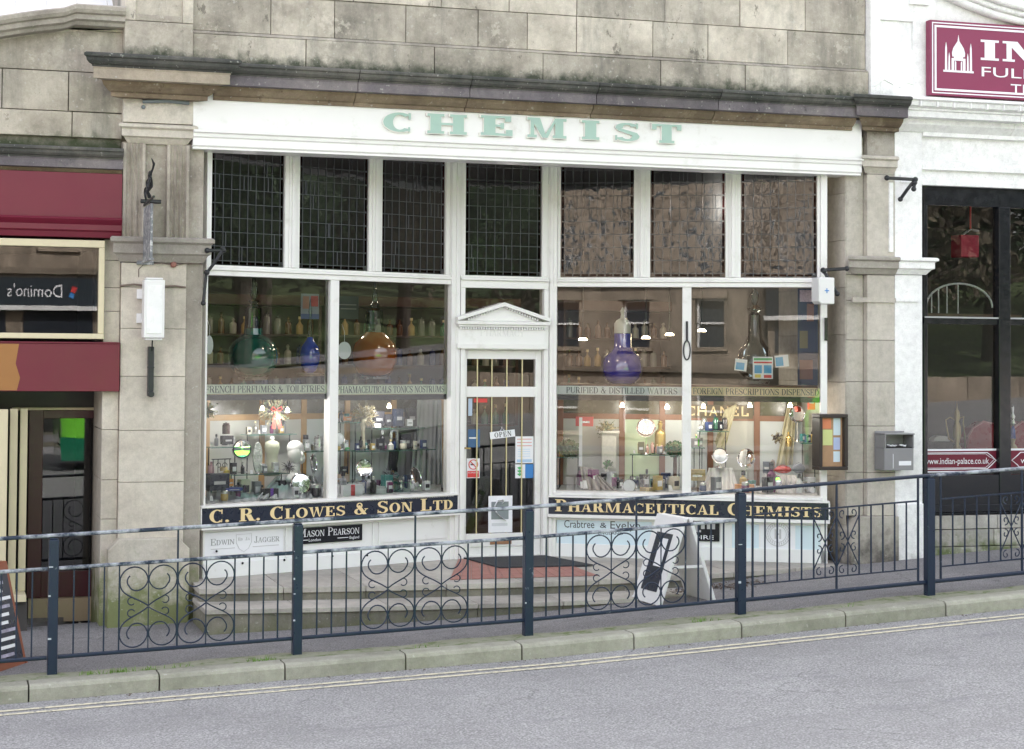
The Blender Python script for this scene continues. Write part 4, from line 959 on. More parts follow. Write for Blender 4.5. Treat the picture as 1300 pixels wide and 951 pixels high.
# ================================================================== RIGHT NEIGHBOUR (white restaurant)
rs_ = thing('white_restaurant', (12, .5, g(12)), 'white-painted restaurant front with plum sign and black windows right of the chemist', 'restaurant building')
XE = 24
mb = MB()
mb.box(F.T, XR2+.002, XR3, -.9, 0, gr, Zf(1150, 349, 0)); mb.box(F.T, XR2+.002, XR3, -.9, 0, Zf(1150, 348, 0), Zf(1150, 160, 0)); mb.build('pier', WST, rs_, bev=.005)
mb = MB(); mb.poly(F.T, [(XR2+.002, gr), (U(1177, .05), gr), (U(1177, .05), Zf(1150, 650, .05)), (XR3, Zf(1150, 640, .05)), (XR2+.002, Zf(1150, 640, .05))], -.6, .05); mb.build('plinth', WST, rs_, bev=.01)
band(F.T, XR2, XR3+.015, 0, Zf(1150, 349, 0), Zf(1150, 325, .1), 'capital', WST, rs_, e0=0)
mb = MB(); mb.box(F.T, XR2+.002, U(1165), 0, .02, Zf(1150, 383, 0), Zf(1150, 379, 0)); mb.box(F.T, U(1128), U(1133), 0, .02, Zf(1130, 320), Zf(1130, 232)); mb.box(F.T, XR2+.06, U(1165)-.02, 0, .018, Zf(1150, 232), Zf(1150, 222)); mb.build('string_band', WST, rs_)
# upper white wall with sunk panel
mb = MB(); ua, ub = XR1+.025, U(1186)
z0p, z1p = Zf(1140, 63), Zf(1140, 27); p0, p1 = U(1116), U(1158); zw = Zf(1140, 112)
mb.box(F.T, ua, p0, -.4, .03, zw-.1, 7.7); mb.box(F.T, p1, ub, -.4, .03, zw-.1, 7.7); mb.box(F.T, p0, p1, -.4, .03, zw-.1, z0p); mb.box(F.T, p0, p1, -.4, .03, z1p, 7.7); mb.box(F.T, p0, p1, -.4, -.0, z0p, z1p)
mb.box(F.T, U(1152), U(1176), .03, .07, Zf(1160, 7), Zf(1160, 1))
for pt in ([(U(1108), zw), (U(1120), zw+.08), (U(1132), zw+.03)], [(U(1140), zw), (U(1150), zw+.06), (U(1158), zw+.04)]): mb.tube([F.T(a_, .035, b_) for a_, b_ in pt], .006, 5)
mb.box(F.T, ub, XE, -.4, -.0, zw-.1, 7.7); mb.box(F.T, XR1+.03, XE, -8, -.41, 5, 10.5); mb.box(F.T, XR3+.01, XE, -8, -5.2, -1, 4.99); mb.box(F.T, XR3+.01, XE, -5.2, -.41, 4.1, 4.99)  # last three boxes are unseen, added for street shade and against sun leaks
mb.build('wall', WST, rs_, bev=.004)
# curved white pediment edge
mb = MB(); cu_, cz_, R_ = U(1345, .1), Zf(1300, -330, .1)+.0, 0
arc = [(U(x, .15), Zf(x, y, .15)) for x, y in ((1150, -42), (1180, -26), (1210, -8), (1240, 5), (1270, 16), (1300, 24), (1340, 31), (1390, 36), (1450, 38))]
for dn, r in ((.05, .05), (.10, .035), (.15, .045)): mb.tube([F.T(a_, dn, b_+(dn-.05)*1.3) for a_, b_ in arc], r, 8)
mb.build('curved_moulding', WST, rs_, smooth=True)
# white cornice
mb = MB(); zc2 = Zf(1200, 124, .3); u = XR2
while u < XE:
    v = min(XE, u+1.4); t = random.uniform(.95, 1.02)
    mb.prof(F.T, u+(.002 if u > XR2 else 0), v-.002, [(-.3, zc2+.06), (.30, zc2), (.31, zc2-.03), (.28, zc2-.045), (.27, zc2-.09), (.22, zc2-.11), (.22, zc2-.13), (.20, zc2-.135), (.20, zc2-.20), (.10, zc2-.205), (.09, zc2-.26), (.02, zc2-.33), (-.3, zc2-.33)], t)
    u = v
cn = mb.build('cornice', WST, rs_, bev=.003)
mb = MB()
for k in range(60): mb.box(F.T, XR2+.12+k*.2, XR2+.135+k*.2, .235, .30, zc2-.10, zc2-.045)
mb.build('cornice_ribs', WST, cn)
mb = MB(); z1_, z2_, z3_ = Zf(1240, 237), Zf(1240, 212), Zf(1240, 176)
mb.box(F.T, XR3+.001, XE, -.4, -.05, z1_, zc2-.2); mb.box(F.T, XR3+.001, XE, -.05, .02, z3_, z3_+.05); mb.box(F.T, XR3+.001, XE, -.05, -.02, z2_, z2_+.05); mb.box(F.T, XR3+.001, XE, -.05, .0, z2_-.05, z2_-.001); mb.box(F.T, XR3+.001, XE, -.05, -.03, z1_, z1_+.06)
mb.box(F.T, XR3+.0, XE, -.6, -.05, Zf(1220, 652), Zf(1220, 650)+.0)
mb.build('frieze', WST, rs_, bev=.004)
# sign
def zs2(y): return Zf(1181, y, .12)
su0 = U(1181.5, .12); sz0, sz1 = zs2(120.5), zs2(25); su1 = su0+4.6
mb = MB(); mb.box(F.T, su0, su1, .04, .12, sz0, sz1); sg = mb.build('restaurant_sign', BURGSIGN, rs_, bev=.003)
mb = MB()
for i_, w_ in ((.022, .012), (.052, .022)):
    a_, b_, c_, d_ = su0+i_, su1-i_, sz0+i_, sz1-i_
    mb.box(F.T, a_, b_, .12, .124, c_, c_+w_); mb.box(F.T, a_, b_, .12, .124, d_-w_, d_); mb.box(F.T, a_, a_+w_, .12, .124, c_+w_, d_-w_); mb.box(F.T, b_-w_, b_, .12, .124, c_+w_, d_-w_)
mb.build('sign_border', PWHITE, sg)
mb = MB(); tu, tz = U(1217.5, .12), zs2(90); k_ = ppm(F.p(1200, 60, .12)); q = 1/k_
def tj(pts, e=0): mb.poly(F.T, [(tu+a_*q, tz+b_*q) for a_, b_ in pts], .12, .1235+e)
tj([(-22, 0), (22, 0), (22, 2.5), (-22, 2.5)])
for sx in (-1, 1):
    tj([(sx*18-1.6, 2.5), (sx*18+1.6, 2.5), (sx*18+1.2, 31), (sx*18, 38), (sx*18-1.2, 31)], .0002); tj([(sx*13.5-1.2, 2.5), (sx*13.5+1.2, 2.5), (sx*13.5+.9, 20), (sx*13.5, 25), (sx*13.5-.9, 20)], .0002)
tj([(-10, 2.5), (-6.5, 2.5), (-6.5, 18), (-10, 18)], .0003); tj([(6.5, 2.5), (10, 2.5), (10, 18), (6.5, 18)], .0003); tj([(-6.5, 15), (6.5, 15), (6.5, 20), (-6.5, 20)], .0004)
tj([(-5.2, 2.5), (-3.4, 2.5), (-3.4, 13), (-5.2, 15)], .0005); tj([(3.4, 2.5), (5.2, 2.5), (5.2, 15), (3.4, 13)], .0005)
tj([(-9, 20), (9, 20), (9.5, 25), (7.5, 31), (4, 36), (1.2, 40), (0, 48), (-1.2, 40), (-4, 36), (-7.5, 31), (-9.5, 25)], .0006)
mb.build('palace_emblem', PWHITE, sg)
mb = MB(); roman(mb, F.T, 'INDIAN', U(1247, .12), U(1247, .12)+2.35, zs2(72), 26*q, .12, TT=.26, t=.13, sf=.11, o=.1, small=1, gap=.12); mb.build('lettering', PWHITE, sg)
sans('lettering', 'FULLY LICENSED', F.T, U(1247, .12), zs2(93), 13*q, .12, PWHITE, sg, u1=U(1247, .12)+2.3, d=.003)
sans('lettering', 'TEL', F.T, U(1284, .12), zs2(113), 13*q, .12, PWHITE, sg, u1=U(1284, .12)+.36, d=.003)
# black window
RW = -.10
def rz(y, x=1235): return Zf(x, y, RW)
mb = MB(); a_ = U(1173, RW)
mb.box(F.T, a_, XE, RW-.08, RW, rz(262), z1_+.0); mb.box(F.T, a_, a_+.045, RW-.08, RW, rz(650), rz(262)); 
m0, m1 = U(1266.5, RW), U(1281, RW); mb.box(F.T, m0, m1, RW-.08, RW+.03, rz(650), rz(262))
for k in (1, 2, 3): mb.box(F.T, m0+k*1.45+.35, m1+k*1.45+.35, RW-.08, RW+.03, rz(650), rz(262))
mb.box(F.T, a_, XE, RW-.08, RW+.01, rz(412), rz(403)); mb.box(F.T, a_, XE, RW-.08, RW+.02, rz(652), rz(603)); mb.box(F.T, a_, XE, RW, RW+.05, rz(652), rz(640))
rw = mb.build('black_window', BLACK, rs_, bev=.004)
mb = MB(); mb.box(F.T, a_, XE, RW+.011, RW+.02, rz(404.5), rz(402.5)); mb.build('grey_edge', M('transom_grey_edge', (.35, .36, .36), .5), rw)  # thin lighter grey strip along the top of the black transom
mb = MB(); mb.add([F.T(a_, RW-.04, rz(603)), F.T(XE, RW-.04, rz(603)), F.T(XE, RW-.04, rz(262)), F.T(a_, RW-.04, rz(262))], [(0, 1, 2, 3)]); mb.build('glass', GLASS, rw)
mb = MB(); mb.box(F.T, a_+.045, m0, RW-.038, RW-.03, rz(598), rz(572)); bn = mb.build('web_banner', BURG, rw)
mb = MB(); mb.box(F.T, a_+.045, m0, RW-.03, RW-.028, rz(572.5), rz(570)); mb.box(F.T, a_+.045, m0, RW-.03, RW-.028, rz(599.5), rz(598)); 
ou = [(1174, 575), (1255, 575), (1260, 579), (1266, 585), (1260, 591), (1255, 595.5), (1174, 595.5)]
mb.tube([F.T(U(x, RW), RW-.028, rz(y)) for x, y in ou], .006, 4); mb.tube([F.T(U(x-2, RW), RW-.028, rz(y+(1.5 if y < 585 else -1.5))) for x, y in ou], .003, 4)
mb.build('banner_border', PWHITE, bn)
sans('lettering', 'www.indian-palace.co.uk', F.T, U(1174, RW)+.01, rz(589), 8.2*q, RW-.028, PWHITE, bn, u1=U(1257, RW))
mb = MB(); mb.box(F.T, m1, m1+1.36, RW-.038, RW-.03, rz(598), rz(572)); bn = mb.build('web_banner', BURG, rw)
mb = MB(); mb.box(F.T, m1, m1+1.36, RW-.03, RW-.028, rz(572.5), rz(570)); mb.tube([F.T(m1+.1+(U(x, RW)-m1-.03 if False else 0)+dx__, RW-.028, rz(y)) for dx__, y in ((1.2, 575), (.06, 575), (.02, 579), (-.05, 585), (.02, 591), (.06, 595.5), (1.2, 595.5))], .006, 4); mb.build('banner_border', PWHITE, bn)
sans('lettering', 'www.indian-palace.co.uk', F.T, m1+.16, rz(589), 8.2*q, RW-.028, PWHITE, bn, u1=m1+1.25)
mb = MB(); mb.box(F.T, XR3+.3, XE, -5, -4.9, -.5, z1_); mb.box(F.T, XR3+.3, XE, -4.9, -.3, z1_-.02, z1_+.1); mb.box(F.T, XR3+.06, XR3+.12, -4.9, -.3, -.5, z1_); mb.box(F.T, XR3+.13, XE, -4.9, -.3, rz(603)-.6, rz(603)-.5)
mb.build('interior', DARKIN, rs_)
mb = MB(); zq = rz(653); u = XR3
STW = stone('plinth_stone', (.34, .32, .28), (.42, .40, .36), (.50, .48, .44), grime=.3, streak=.3, bands=[(-.15, .55, .9, (.10, .13, .04))])
blocks(mb, F.T, [gr, Zf(1240, 694), Zf(1240, 672), zq], XR3+.02, XE, -.03, -.6, lmin=.7, lmax=1.1); mb.build('base_wall', STW, rs_, bev=.005)

# ================================================================== RAILINGS
def railpt(x, h): return Vector((x, YR, g(x)+h))
posts_x = [F.p(x, 780, -YR).x for x in (67, 377, 670, 940, 1180)]
sp_ = posts_x[1]-posts_x[0]; posts_x = [posts_x[0]-sp_]+posts_x+[posts_x[-1]+1.97]
RHT = 1.10
rl = thing('pedestrian_railing', (posts_x[2], YR, g(posts_x[2])), 'navy railing with paired heart scrolls hung under its middle rail, in front of the chemist', 'railing')
rr_ = thing('pedestrian_railing', (posts_x[5], YR, g(posts_x[5])), 'navy railing with inset panels of crossed scrolls, beside the restaurant end', 'railing')
def bar(par, pts, r, name, mat=RAILM, seg=6, flat=1, sm=True):
    mb = MB(); mb.tube(pts, r, seg, flat=flat); return mb.build(name, mat, par, smooth='auto' if sm else False)
for i, x in enumerate(posts_x):
    par = rl if i < 4 else rr_; zg = g(x); w_ = .039
    mb = MB(); mb.box(F.T, x-w_, x+w_, -YR-w_, -YR+w_, zg-.1, zg+RHT-.03); mb.box(F.T, x-w_+.006, x+w_-.006, -YR-w_+.006, -YR+w_-.006, zg+RHT-.03, zg+RHT-.018); mb.build('post', RAILM, par, bev=.006)
    if i < 5 and i > 0:
        for zz_ in (.62, .5, .28, .85): 
            if random.random() < .7: mb = MB(); mb.box(F.T, x-w_-.001, x-w_+.03*random.random()+.006, -YR+w_-.0, -YR+w_+.0015, zg+zz_, zg+zz_+random.uniform(.006, .02)); mb.build('paint_chip', M('chip_grey', (.45, .5, .55), .6), par)
def span(x0, x1, h, r, par, name, mat=RAILM, flat=1): return bar(par, [railpt(x0, h), railpt((x0+x1)/2, h), railpt(x1, h)], r, name, mat, 8, flat)
def curve(par, pts, r, name='scroll'): return bar(par, pts, r, name, RAILM, 5)
def heart(par, x0, x1, hm, hb):
    w_ = x1-x0; c_ = (x0+x1)/2; mid = (hm+hb)/2; R_ = w_/4-.004
    for sy in (1, -1):
        H_ = hm-.012 if sy > 0 else hb+.012
        for sx in (-1, 1):
            cx_ = c_+sx*w_/4; cz_ = H_-sy*R_
            B = [(c_, mid+sy*.004), (c_+sx*w_*.22, mid+sy*.085), (cx_+sx*R_, mid+sy*(abs(cz_-mid)*.42)), (cx_+sx*R_, cz_)]
            pts = [tuple(sum(w__*P_[q__] for w__, P_ in zip(((1-t)**3, 3*t*(1-t)**2, 3*t*t*(1-t), t**3), B)) for q__ in (0, 1)) for t in [i_/9 for i_ in range(9)]]
            for k in range(13):                       # outer lobe from the outside over the top to the centre bar
                t = k/12*PI; pts.append((cx_+sx*R_*math.cos(t), cz_+sy*R_*math.sin(t)))
            for k in range(1, 15):
                t = PI+k/14*PI*1.3; rr = R_*(1-.52*min(1, k/8)); oc = 0; pts.append((cx_+sx*(rr*math.cos(t)+ -oc*.0), cz_+sy*(rr*math.sin(t)+oc)))
            curve(par, [Vector((a_, YR, b_)) + Vector((0, 0, g(a_)-0)) for a_, b_ in pts], .0062)
            px_ = c_+sx*w_*.29; pz_ = mid+sy*.048; r_ = .030
            curve(par, [Vector((px_+sx*r_*math.cos(t), YR, pz_+r_*math.sin(t)+g(px_))) for t in [(-2.4+k*.42) for k in range(13)]], .005)
for i in range(4):
    x0, x1 = posts_x[i]+.043, posts_x[i+1]-.043; par = rl
    span(posts_x[i], posts_x[i+1], RHT, .024, par, 'top_rail', RAILW, .7); span(x0, x1, RHT-.262, .02, par, 'middle_rail', RAILW, .8); span(x0, x1, .135, .021, par, 'bottom_rail', RAILM, .8)
    L_ = x1-x0; cm = (x0+x1)/2; hw = .235*2; s_ = (L_/2-hw)/4.0
    for sg_ in (-1, 1):
        for k in range(4): xx = cm+sg_*(hw+k*s_); bar(par, [railpt(xx, .14), railpt(xx, RHT-.265)], .0085, 'baluster', seg=4)
        bar(par, [railpt(cm+sg_*hw/2, .14), railpt(cm+sg_*hw/2, RHT-.265)], .006, 'baluster', seg=4)
    bar(par, [railpt(cm, .14), railpt(cm, RHT-.01)], .010, 'baluster', seg=4)
    heart(par, cm-hw, cm, RHT-.28, .152); heart(par, cm, cm+hw, RHT-.28, .152)
def ccurl(par, x, h, sx, sy, r):
    pts = [(x+sx*r*(1-.08*k)*math.cos(-1.6+k*.5), h+sy*r*(1-.06*k)*math.sin(-1.6+k*.5)) for k in range(12)]
    curve(par, [Vector((a_, YR, b_+g(a_))) for a_, b_ in pts], .0055)
for i in range(4, 6):
    x0, x1 = posts_x[i]+.043, posts_x[i+1]-.043; par = rr_
    if i == 4: pass
    span(posts_x[i], posts_x[i+1], RHT, .022, par, 'top_rail', RAILW if i > 4 else RAILM, .8); span(x0, x1, .125, .022, par, 'bottom_rail', RAILM, .9)
    e0, e1 = x0+.075, x1-.075; HM, HB = RHT-.225, .255
    span(e0, e1, HM, .014, par, 'middle_rail', RAILM, .6); span(e0, e1, HB, .012, par, 'lower_rail', RAILM, .6)
    for xx in (e0, (e0+e1)/2, e1): bar(par, [railpt(xx, .125), railpt(xx, RHT)], .011, 'baluster', seg=4)
    cm = (e0+e1)/2; hw = .23; s_ = ((e1-e0)/2-hw)/5
    for sg_ in (-1, 1):
        for k in range(5): xx = cm+sg_*(hw+k*s_); bar(par, [railpt(xx, HB), railpt(xx, HM)], .008, 'baluster', seg=4)
        bar(par, [railpt(cm+sg_*hw/2, HB), railpt(cm+sg_*hw/2, HM)], .006, 'baluster', seg=4)
        a_, b_ = cm, cm+sg_*hw; c_ = (a_+b_)/2; mid = (HM+HB)/2
        bar(par, [railpt(a_, HM-.08), railpt(c_, mid), railpt(a_, HB+.08)], .006, 'scroll', seg=5); bar(par, [railpt(b_, HM-.08), railpt(c_, mid), railpt(b_, HB+.08)], .006, 'scroll', seg=5)
        for sx in (-1, 1):
            for sy in (-1, 1):
                ccurl(par, c_+sx*.055, (HM-.055) if sy > 0 else (HB+.055), sx, sy, .042); ccurl(par, c_+sx*.065, mid+sy*.06, -sx, sy, .042)

# ================================================================== STREET THINGS
# white A-board
def aboard(name, label, cat, X, Y, w_, h, spread, mf, body, insert, tilt=0.0, rot=0.0):
    zg = g(X); o = thing(name, (X, Y, zg), label, cat); T = loc((X, Y, zg), rot)
    # ridge runs along n (towards the street); two leaves lean left and right (u)
    for sg_ in (-1, 1):
        mb = MB(); t_ = .035; f = spread/2
        A_ = [T(sg_*f, -w_/2, 0), T(sg_*f, w_/2, 0), T(sg_*(f-t_), w_/2, 0), T(sg_*(f-t_), -w_/2, 0), T(sg_*t_*1.2, -w_/2, h), T(sg_*t_*1.2, w_/2, h), T(0.001*sg_, w_/2, h), T(0.001*sg_, -w_/2, h)]
        mb.hexa(A_); lf_ = mb.build('panel', body, o, bev=.006)
        if True:
            def on(a_, b_, e): return T(sg_*(f-(f-t_*1.2)*b_)+sg_*e, w_/2-w_*a_, h*b_)
            ins = insert
            for (a0_, a1_, b0_, b1_, e, mt, nm) in ins:
                mb = MB(); mb.hexa([on(a0_, b0_, .001), on(a1_, b0_, .001), on(a1_, b0_, e), on(a0_, b0_, e), on(a0_, b1_, .001), on(a1_, b1_, .001), on(a1_, b1_, e), on(a0_, b1_, e)]); mb.build(nm, mt, lf_)
        for s2 in (-1, 1):
            mb = MB(); mb.hexa([T(sg_*(f+.012), s2*(w_/2-.02), -.012), T(sg_*(f+.012), s2*(w_/2), -.012), T(sg_*(f-.03), s2*(w_/2), -.012), T(sg_*(f-.03), s2*(w_/2-.02), -.012), T(sg_*f, s2*(w_/2-.02), .03), T(sg_*f, s2*(w_/2), .03), T(sg_*(f-.03), s2*(w_/2), .03), T(sg_*(f-.03), s2*(w_/2-.02), .03)]); mb.build('foot', body, o)
    mb = MB(); mb.box(T, -spread*.28, spread*.28, w_/2-.03, w_/2-.005, h*.42, h*.45); mb.build('stay', body, o)
    return o
q0 = F.p(858, 782, 1.33)
aboard('sandwich_board', 'white folding sandwich board with black poster strip standing behind the railing', 'sandwich board', q0.x+.09, -1.10, .50, .80, .62, None, WHITE2, [(.22, .78, .14, .80, .006, NAVY, 'poster'), (.32, .58, .42, .74, .009, PWHITE, 'notice')], rot=math.radians(6))
q0 = F.p(2, 850, 1.5)
MENU = M('menu_print', (.35, .33, .42), .5, var=.8, scale=16); FRB = M('varnished_frame', (.22, .06, .025), .35, var=.2)
aboard('menu_board', 'red-brown framed menu board with white writing leaning at the far left', 'menu board', F.p(14, 850, 1.62).x-.22, -1.50, .5, .84, .52, None, FRB, [(.08, .92, .08, .92, .004, NAVY, 'menu_sheet')]+[(.12+.05*(k % 3), .7+.06*(k % 4), .12+k*.075, .15+k*.075, .007, PWHITE if k % 3 else MENU, 'menu_line') for k in range(10)], rot=math.radians(-38))
# wall lamp box on the left pier
X_ = (U(181, .2)+U(206, .2))/2; Tl = loc((X_, -.0, 0)); z0, z1 = Zf(193, 432, .2), Zf(193, 353, .2)
lamp = thing('wall_lantern', (X_, -.1, z0), 'long white weathered lamp box fixed upright on the left stone pier', 'wall lamp')
mb = MB(); mb.box(Tl, -.095, .095, .12, .30, z0+.02, z1-.02); mb.box(Tl, -.08, .08, .13, .285, z0, z0+.019); mb.box(Tl, -.08, .08, .13, .285, z1-.019, z1); mb.build('housing', PLAST, lamp, bev=.02)
mb = MB(); mb.box(Tl, -.07, .07, .30, .306, z0+.06, z1-.07); mb.build('diffuser', M('lamp_diffuser', (.78, .78, .78), .3), lamp, bev=.01)
for zz_ in (z0+.16, z1-.19): mb = MB(); mb.box(Tl, -.13, .13, .002, .03, zz_, zz_+.09); mb.box(Tl, -.04, .04, .03, .12, zz_+.02, zz_+.06); mb.build('bracket', WHITE2, lamp, bev=.004)
mb = MB(); mb.tube([(X_+.01, -.10, z0), (X_+.01, -.08, z0-.09), (X_+.005, -.07, z0-.1)], .007, 6); mb.build('flex', BLACK, lamp)
tb = MB(); zt0, zt1 = Zf(192, 503, .08), Zf(192, 440, .08); tb.box(loc((X_+.005, 0, 0)), -.026, .026, .0, .08, zt0, zt1); tb.axis((X_+.005, -.085, zt0+.02), (0, -1, 0), [(.03, -.03), (.03, .03)], 12)
tb.box(loc((X_+.005, 0, 0)), -.03, .03, .0, .085, zt0+.26, zt0+.275)
tag(tb.build('cable_box', IRON, bev=.004), 'narrow black iron conduit box under the white lamp box', 'conduit box')
# projecting iron sign bracket
X_ = U(190, .6); hb = thing('hanging_sign_bracket', (X_, 0, Zf(190, 330, .2)), 'ornate wrought iron projecting bracket seen edge on, high on the left pier', 'sign bracket')
def hz(y, n=.3): return Zf(190, y, n)
mb = MB(); mb.tube([(X_, -.05, hz(258)), (X_, -.75, hz(258)+.02)], .013, 6); mb.tube([(X_-.03, -.02, hz(256, 0)), (X_+.16, -.02, hz(256, 0))], .02, 6); mb.build('arm', IRON, hb)
mb = MB(); mb.box(loc((X_, 0, 0)), -.012, .012, .1, .62, hz(330), hz(262)); mb.box(loc((X_, 0, 0)), -.06, .10, .0, .03, hz(336, .05), hz(331, .05)); mb.box(loc((X_, 0, 0)), -.02, .02, .08, .64, hz(333), hz(330)); mb.build('sign_plate', M('flaky_grey_iron', (.16, .17, .18), .6, var=.5, scale=30, dirt=(22, .5, .6), dirtc=(.5, .5, .5)), hb, bev=.003)
for k_ in range(3):
    pts = [Vector((X_+.006*math.sin(j), -.15-.15*k_-.07*math.cos(j*.55)*(1-j*.03), hz(245)+.06*k_+.07*math.sin(j*.55)*(1-j*.03))) for j in range(16)]
    mb = MB(); mb.tube(pts, .008, 5); mb.build('scroll', IRON, hb)
mb = MB(); mb.tube([Vector((X_+random.uniform(-.02, .02), -.3-.05*j, hz(250)+.045*j)) for j in range(8)], [.02, .012, .02, .01, .018, .01, .012, .004], 6); mb.build('finial', IRON, hb)
# small red dome on the wall
mb = MB(); mb.axis(F.p(220, 336, .0), (0, -1, 0), [(.03, 0), (.03, .02), (.02, .035), (.001, .04)], 12); tag(mb.build('wall_boss', M('dull_red', (.28, .12, .09), .5)), 'small dull red round fitting on the left pier above the cable', 'wall fitting')
# awning arms
def arm(name, pts, label, r=.016, grp=None):
    mb = MB(); 
    for a_ in pts: mb.tube(a_, r if len(a_) > 2 else r, 6)
    for a_ in pts: mb.ball(a_[0], r*1.6); mb.ball(a_[-1], r*1.5)
    return tag(mb.build(name, IRON), label, 'awning arm', grp)
arm('awning_arm', [[F.p(263, 318, .1), F.p(284, 318, .1)], [F.p(283, 316, .1), F.p(275, 330, .12), F.p(263, 346, .1)], [F.p(262, 346, .05), F.p(258, 385, .04)]], 'folded black awning arm at the left edge of the shop window')
arm('awning_arm', [[F.p(1045, 343, .1), F.p(1075, 341, .1)], [F.p(1046, 344, .12), F.p(1054, 358, .14), F.p(1063, 373, .12)]], 'folded black awning arm above the white alarm box', .018)
arm('awning_arm', [[F.p(1126, 226, .06), F.p(1162, 228, .2)], [F.p(1162, 228, .2), F.p(1153, 239, .16), F.p(1143, 253, .06)], [F.p(1161, 232, .2), F.p(1160, 240, .2)]], 'black awning arm high on the white pier', .018)
def handle(fr, x, y0, y1, label):
    mb = MB(); c_ = fr.p(x, (y0+y1)/2, .06); a_ = fr.p(x, y0, .06); b_ = fr.p(x, y1, .06); m_ = fr.p(x, y0+(y1-y0)*.5, .06)
    mb.tube([a_, m_], .012, 6); k = [m_+Vector((0, 0, -(m_.z-b_.z)*(.5-.5*math.cos(t)))) + fr.d*.035*math.sin(t) for t in [i*PI/10 for i in range(20)]]
    mb.tube(k, .008, 5, closed=True); return mb.build('window_handle', IRON, shop)
handle(FRR, 872, 408, 457, 'looped black iron handle on the mullion of the right display window')
mb = MB(); mb.box(loc(FRR.p(1048.5, 418, .07), FRR.ang), -.016, .016, -.02, .02, -.12, .12); mb.build('window_catch', BLACK, shop, bev=.004)
# price disc hanging in front of amber carboy is made with the goods
# alarm box
a_, b_ = U(1041, .2), U(1061, .2); z0, z1 = Zf(1050, 386, .2), Zf(1050, 352, .2)
al = thing('alarm_box', ((a_+b_)/2, -.1, z0), 'white burglar alarm box fixed at the right corner of the shopfront', 'alarm box')
mb = MB(); mb.poly(F.T, [(a_, z0+.03), (a_+.03, z0), (b_, z0), (b_, z1-.0), (a_, z1)], .02, .18); mb.build('cover', PLAST, al, bev=.012)
mb = MB(); mb.box(F.T, (a_+b_)/2-.025, (a_+b_)/2+.025, .18, .182, (z0+z1)/2-.005, (z0+z1)/2+.005); mb.box(F.T, (a_+b_)/2-.005, (a_+b_)/2+.005, .18, .1822, (z0+z1)/2-.025, (z0+z1)/2+.025); mb.build('blue_mark', BLUEP, al)
# notice board
nb = thing('notice_board', (U(1060, 0), 0, Zf(1060, 597, 0)), 'dark framed glazed notice board with pinned papers on the right pier', 'notice board')
Tn = loc(Vector((U(1042, .12), 0, 0)), 0); wN = U(1078, .06)-U(1042, .06); z0, z1 = Zf(1060, 597, .1), Zf(1060, 526, .1)
nb.location.z = z0; ORG[nb.name] = nb.location.copy()
mb = MB(); n0_, n1_ = -.06, .10
mb.box(Tn, 0, wN, n0_, n1_, z0, z0+.035); mb.box(Tn, 0, wN, n0_, n1_, z1-.035, z1); mb.box(Tn, 0, .035, n0_, n1_, z0+.036, z1-.036); mb.box(Tn, wN-.035, wN, n0_, n1_, z0+.036, z1-.036); mb.build('frame', M('black_brown_wood', (.03, .022, .018), .4), nb, bev=.005)
mb = MB(); mb.box(Tn, .03, wN-.03, n0_, n0_+.10, z0+.02, z1-.02); mb.build('cork_back', M('cork', (.42, .26, .15), .85, var=.15, scale=40), nb)
for (a0_, a1_, b0_, b1_, mt) in ((.10, .50, .74, .92, M('orange_paper', (.72, .25, .12), .6)), (.14, .56, .44, .72, M('lemon_paper', (.62, .66, .28), .6)), (.14, .5, .60, .70, M('sky_paper', (.35, .52, .62), .6)), (.60, .90, .62, .93, PBLUE), (.60, .88, .36, .58, M('mauve_paper', (.45, .52, .75), .6)), (.60, .88, .14, .33, PBLUE)):
    mb = MB(); e_ = .10+.002*random.random()-.06; mb.box(Tn, .03+(wN-.06)*a0_, .03+(wN-.06)*a1_, e_, e_+.002, z0+(z1-z0)*b0_, z0+(z1-z0)*b1_); mb.build('notice', mt, nb)
# ash bin
bx0, bx1 = U(1122, .2), U(1159, .2); z0, z1 = Zf(1140, 597, .2), Zf(1140, 552, .2)
GREY = M('grey_painted_steel', (.26, .26, .27), .4, metal=.3, var=.1)
ab = thing('cigarette_bin', ((bx0+bx1)/2, -.1, z0), 'grey steel cigarette bin with white sticker on the pier joint', 'cigarette bin')
mb = MB(); w__ = .014; zo = z0+(z1-z0)*.62
mb.box(F.T, bx0, bx1, .04, .21, z0, zo); mb.box(F.T, bx0, bx0+w__, .04, .22, zo+.001, z1); mb.box(F.T, bx1-w__, bx1, .04, .22, zo+.001, z1); mb.box(F.T, bx0-.006, bx1+.006, .03, .225, z1+.001, z1+.016); mb.box(F.T, bx0, bx1, .02, .039, z0-.01, z1+.03); mb.build('body', GREY, ab, bev=.004)
mb = MB(); mb.box(F.T, bx0+w__, bx1-w__, .045, .20, zo+.001, zo+.01); mb.build('ash_tray', M('black_tray', (.012, .012, .012), .6), ab)
mb = MB()
for k_ in range(16): c_ = F.T(bx0+.04+random.random()*(bx1-bx0-.08), .10+random.random()*.09, zo+.02+.012*random.random()); a__ = random.uniform(0, 3.1); d_ = Vector((math.cos(a__), math.sin(a__)*.5, .2))*.02; mb.tube([c_-d_, c_+d_], .006, 5)
mb.build('cigarette_ends', PWHITE, ab)
mb = MB(); mb.box(F.T, bx0+.17, bx1-.03, .21, .212, z0+.05, z0+.095); mb.box(F.T, bx0+.10, bx0+.105, .21, .2125, z0+.02, z0+.17); mb.build('sticker', PWHITE, ab)
# ================================================================== GOODS IN THE WINDOWS
def at(fr, x, y, n): 
    p = fr.p(x, y, n); return p
def pxm(p): return 1.0/ppm(p)
def G(name, fr, x, y, n, label, cat, grp=None):
    p = at(fr, x, y, n); return thing(name, p, label, cat, grp), p, pxm(p), loc(p, fr.ang)
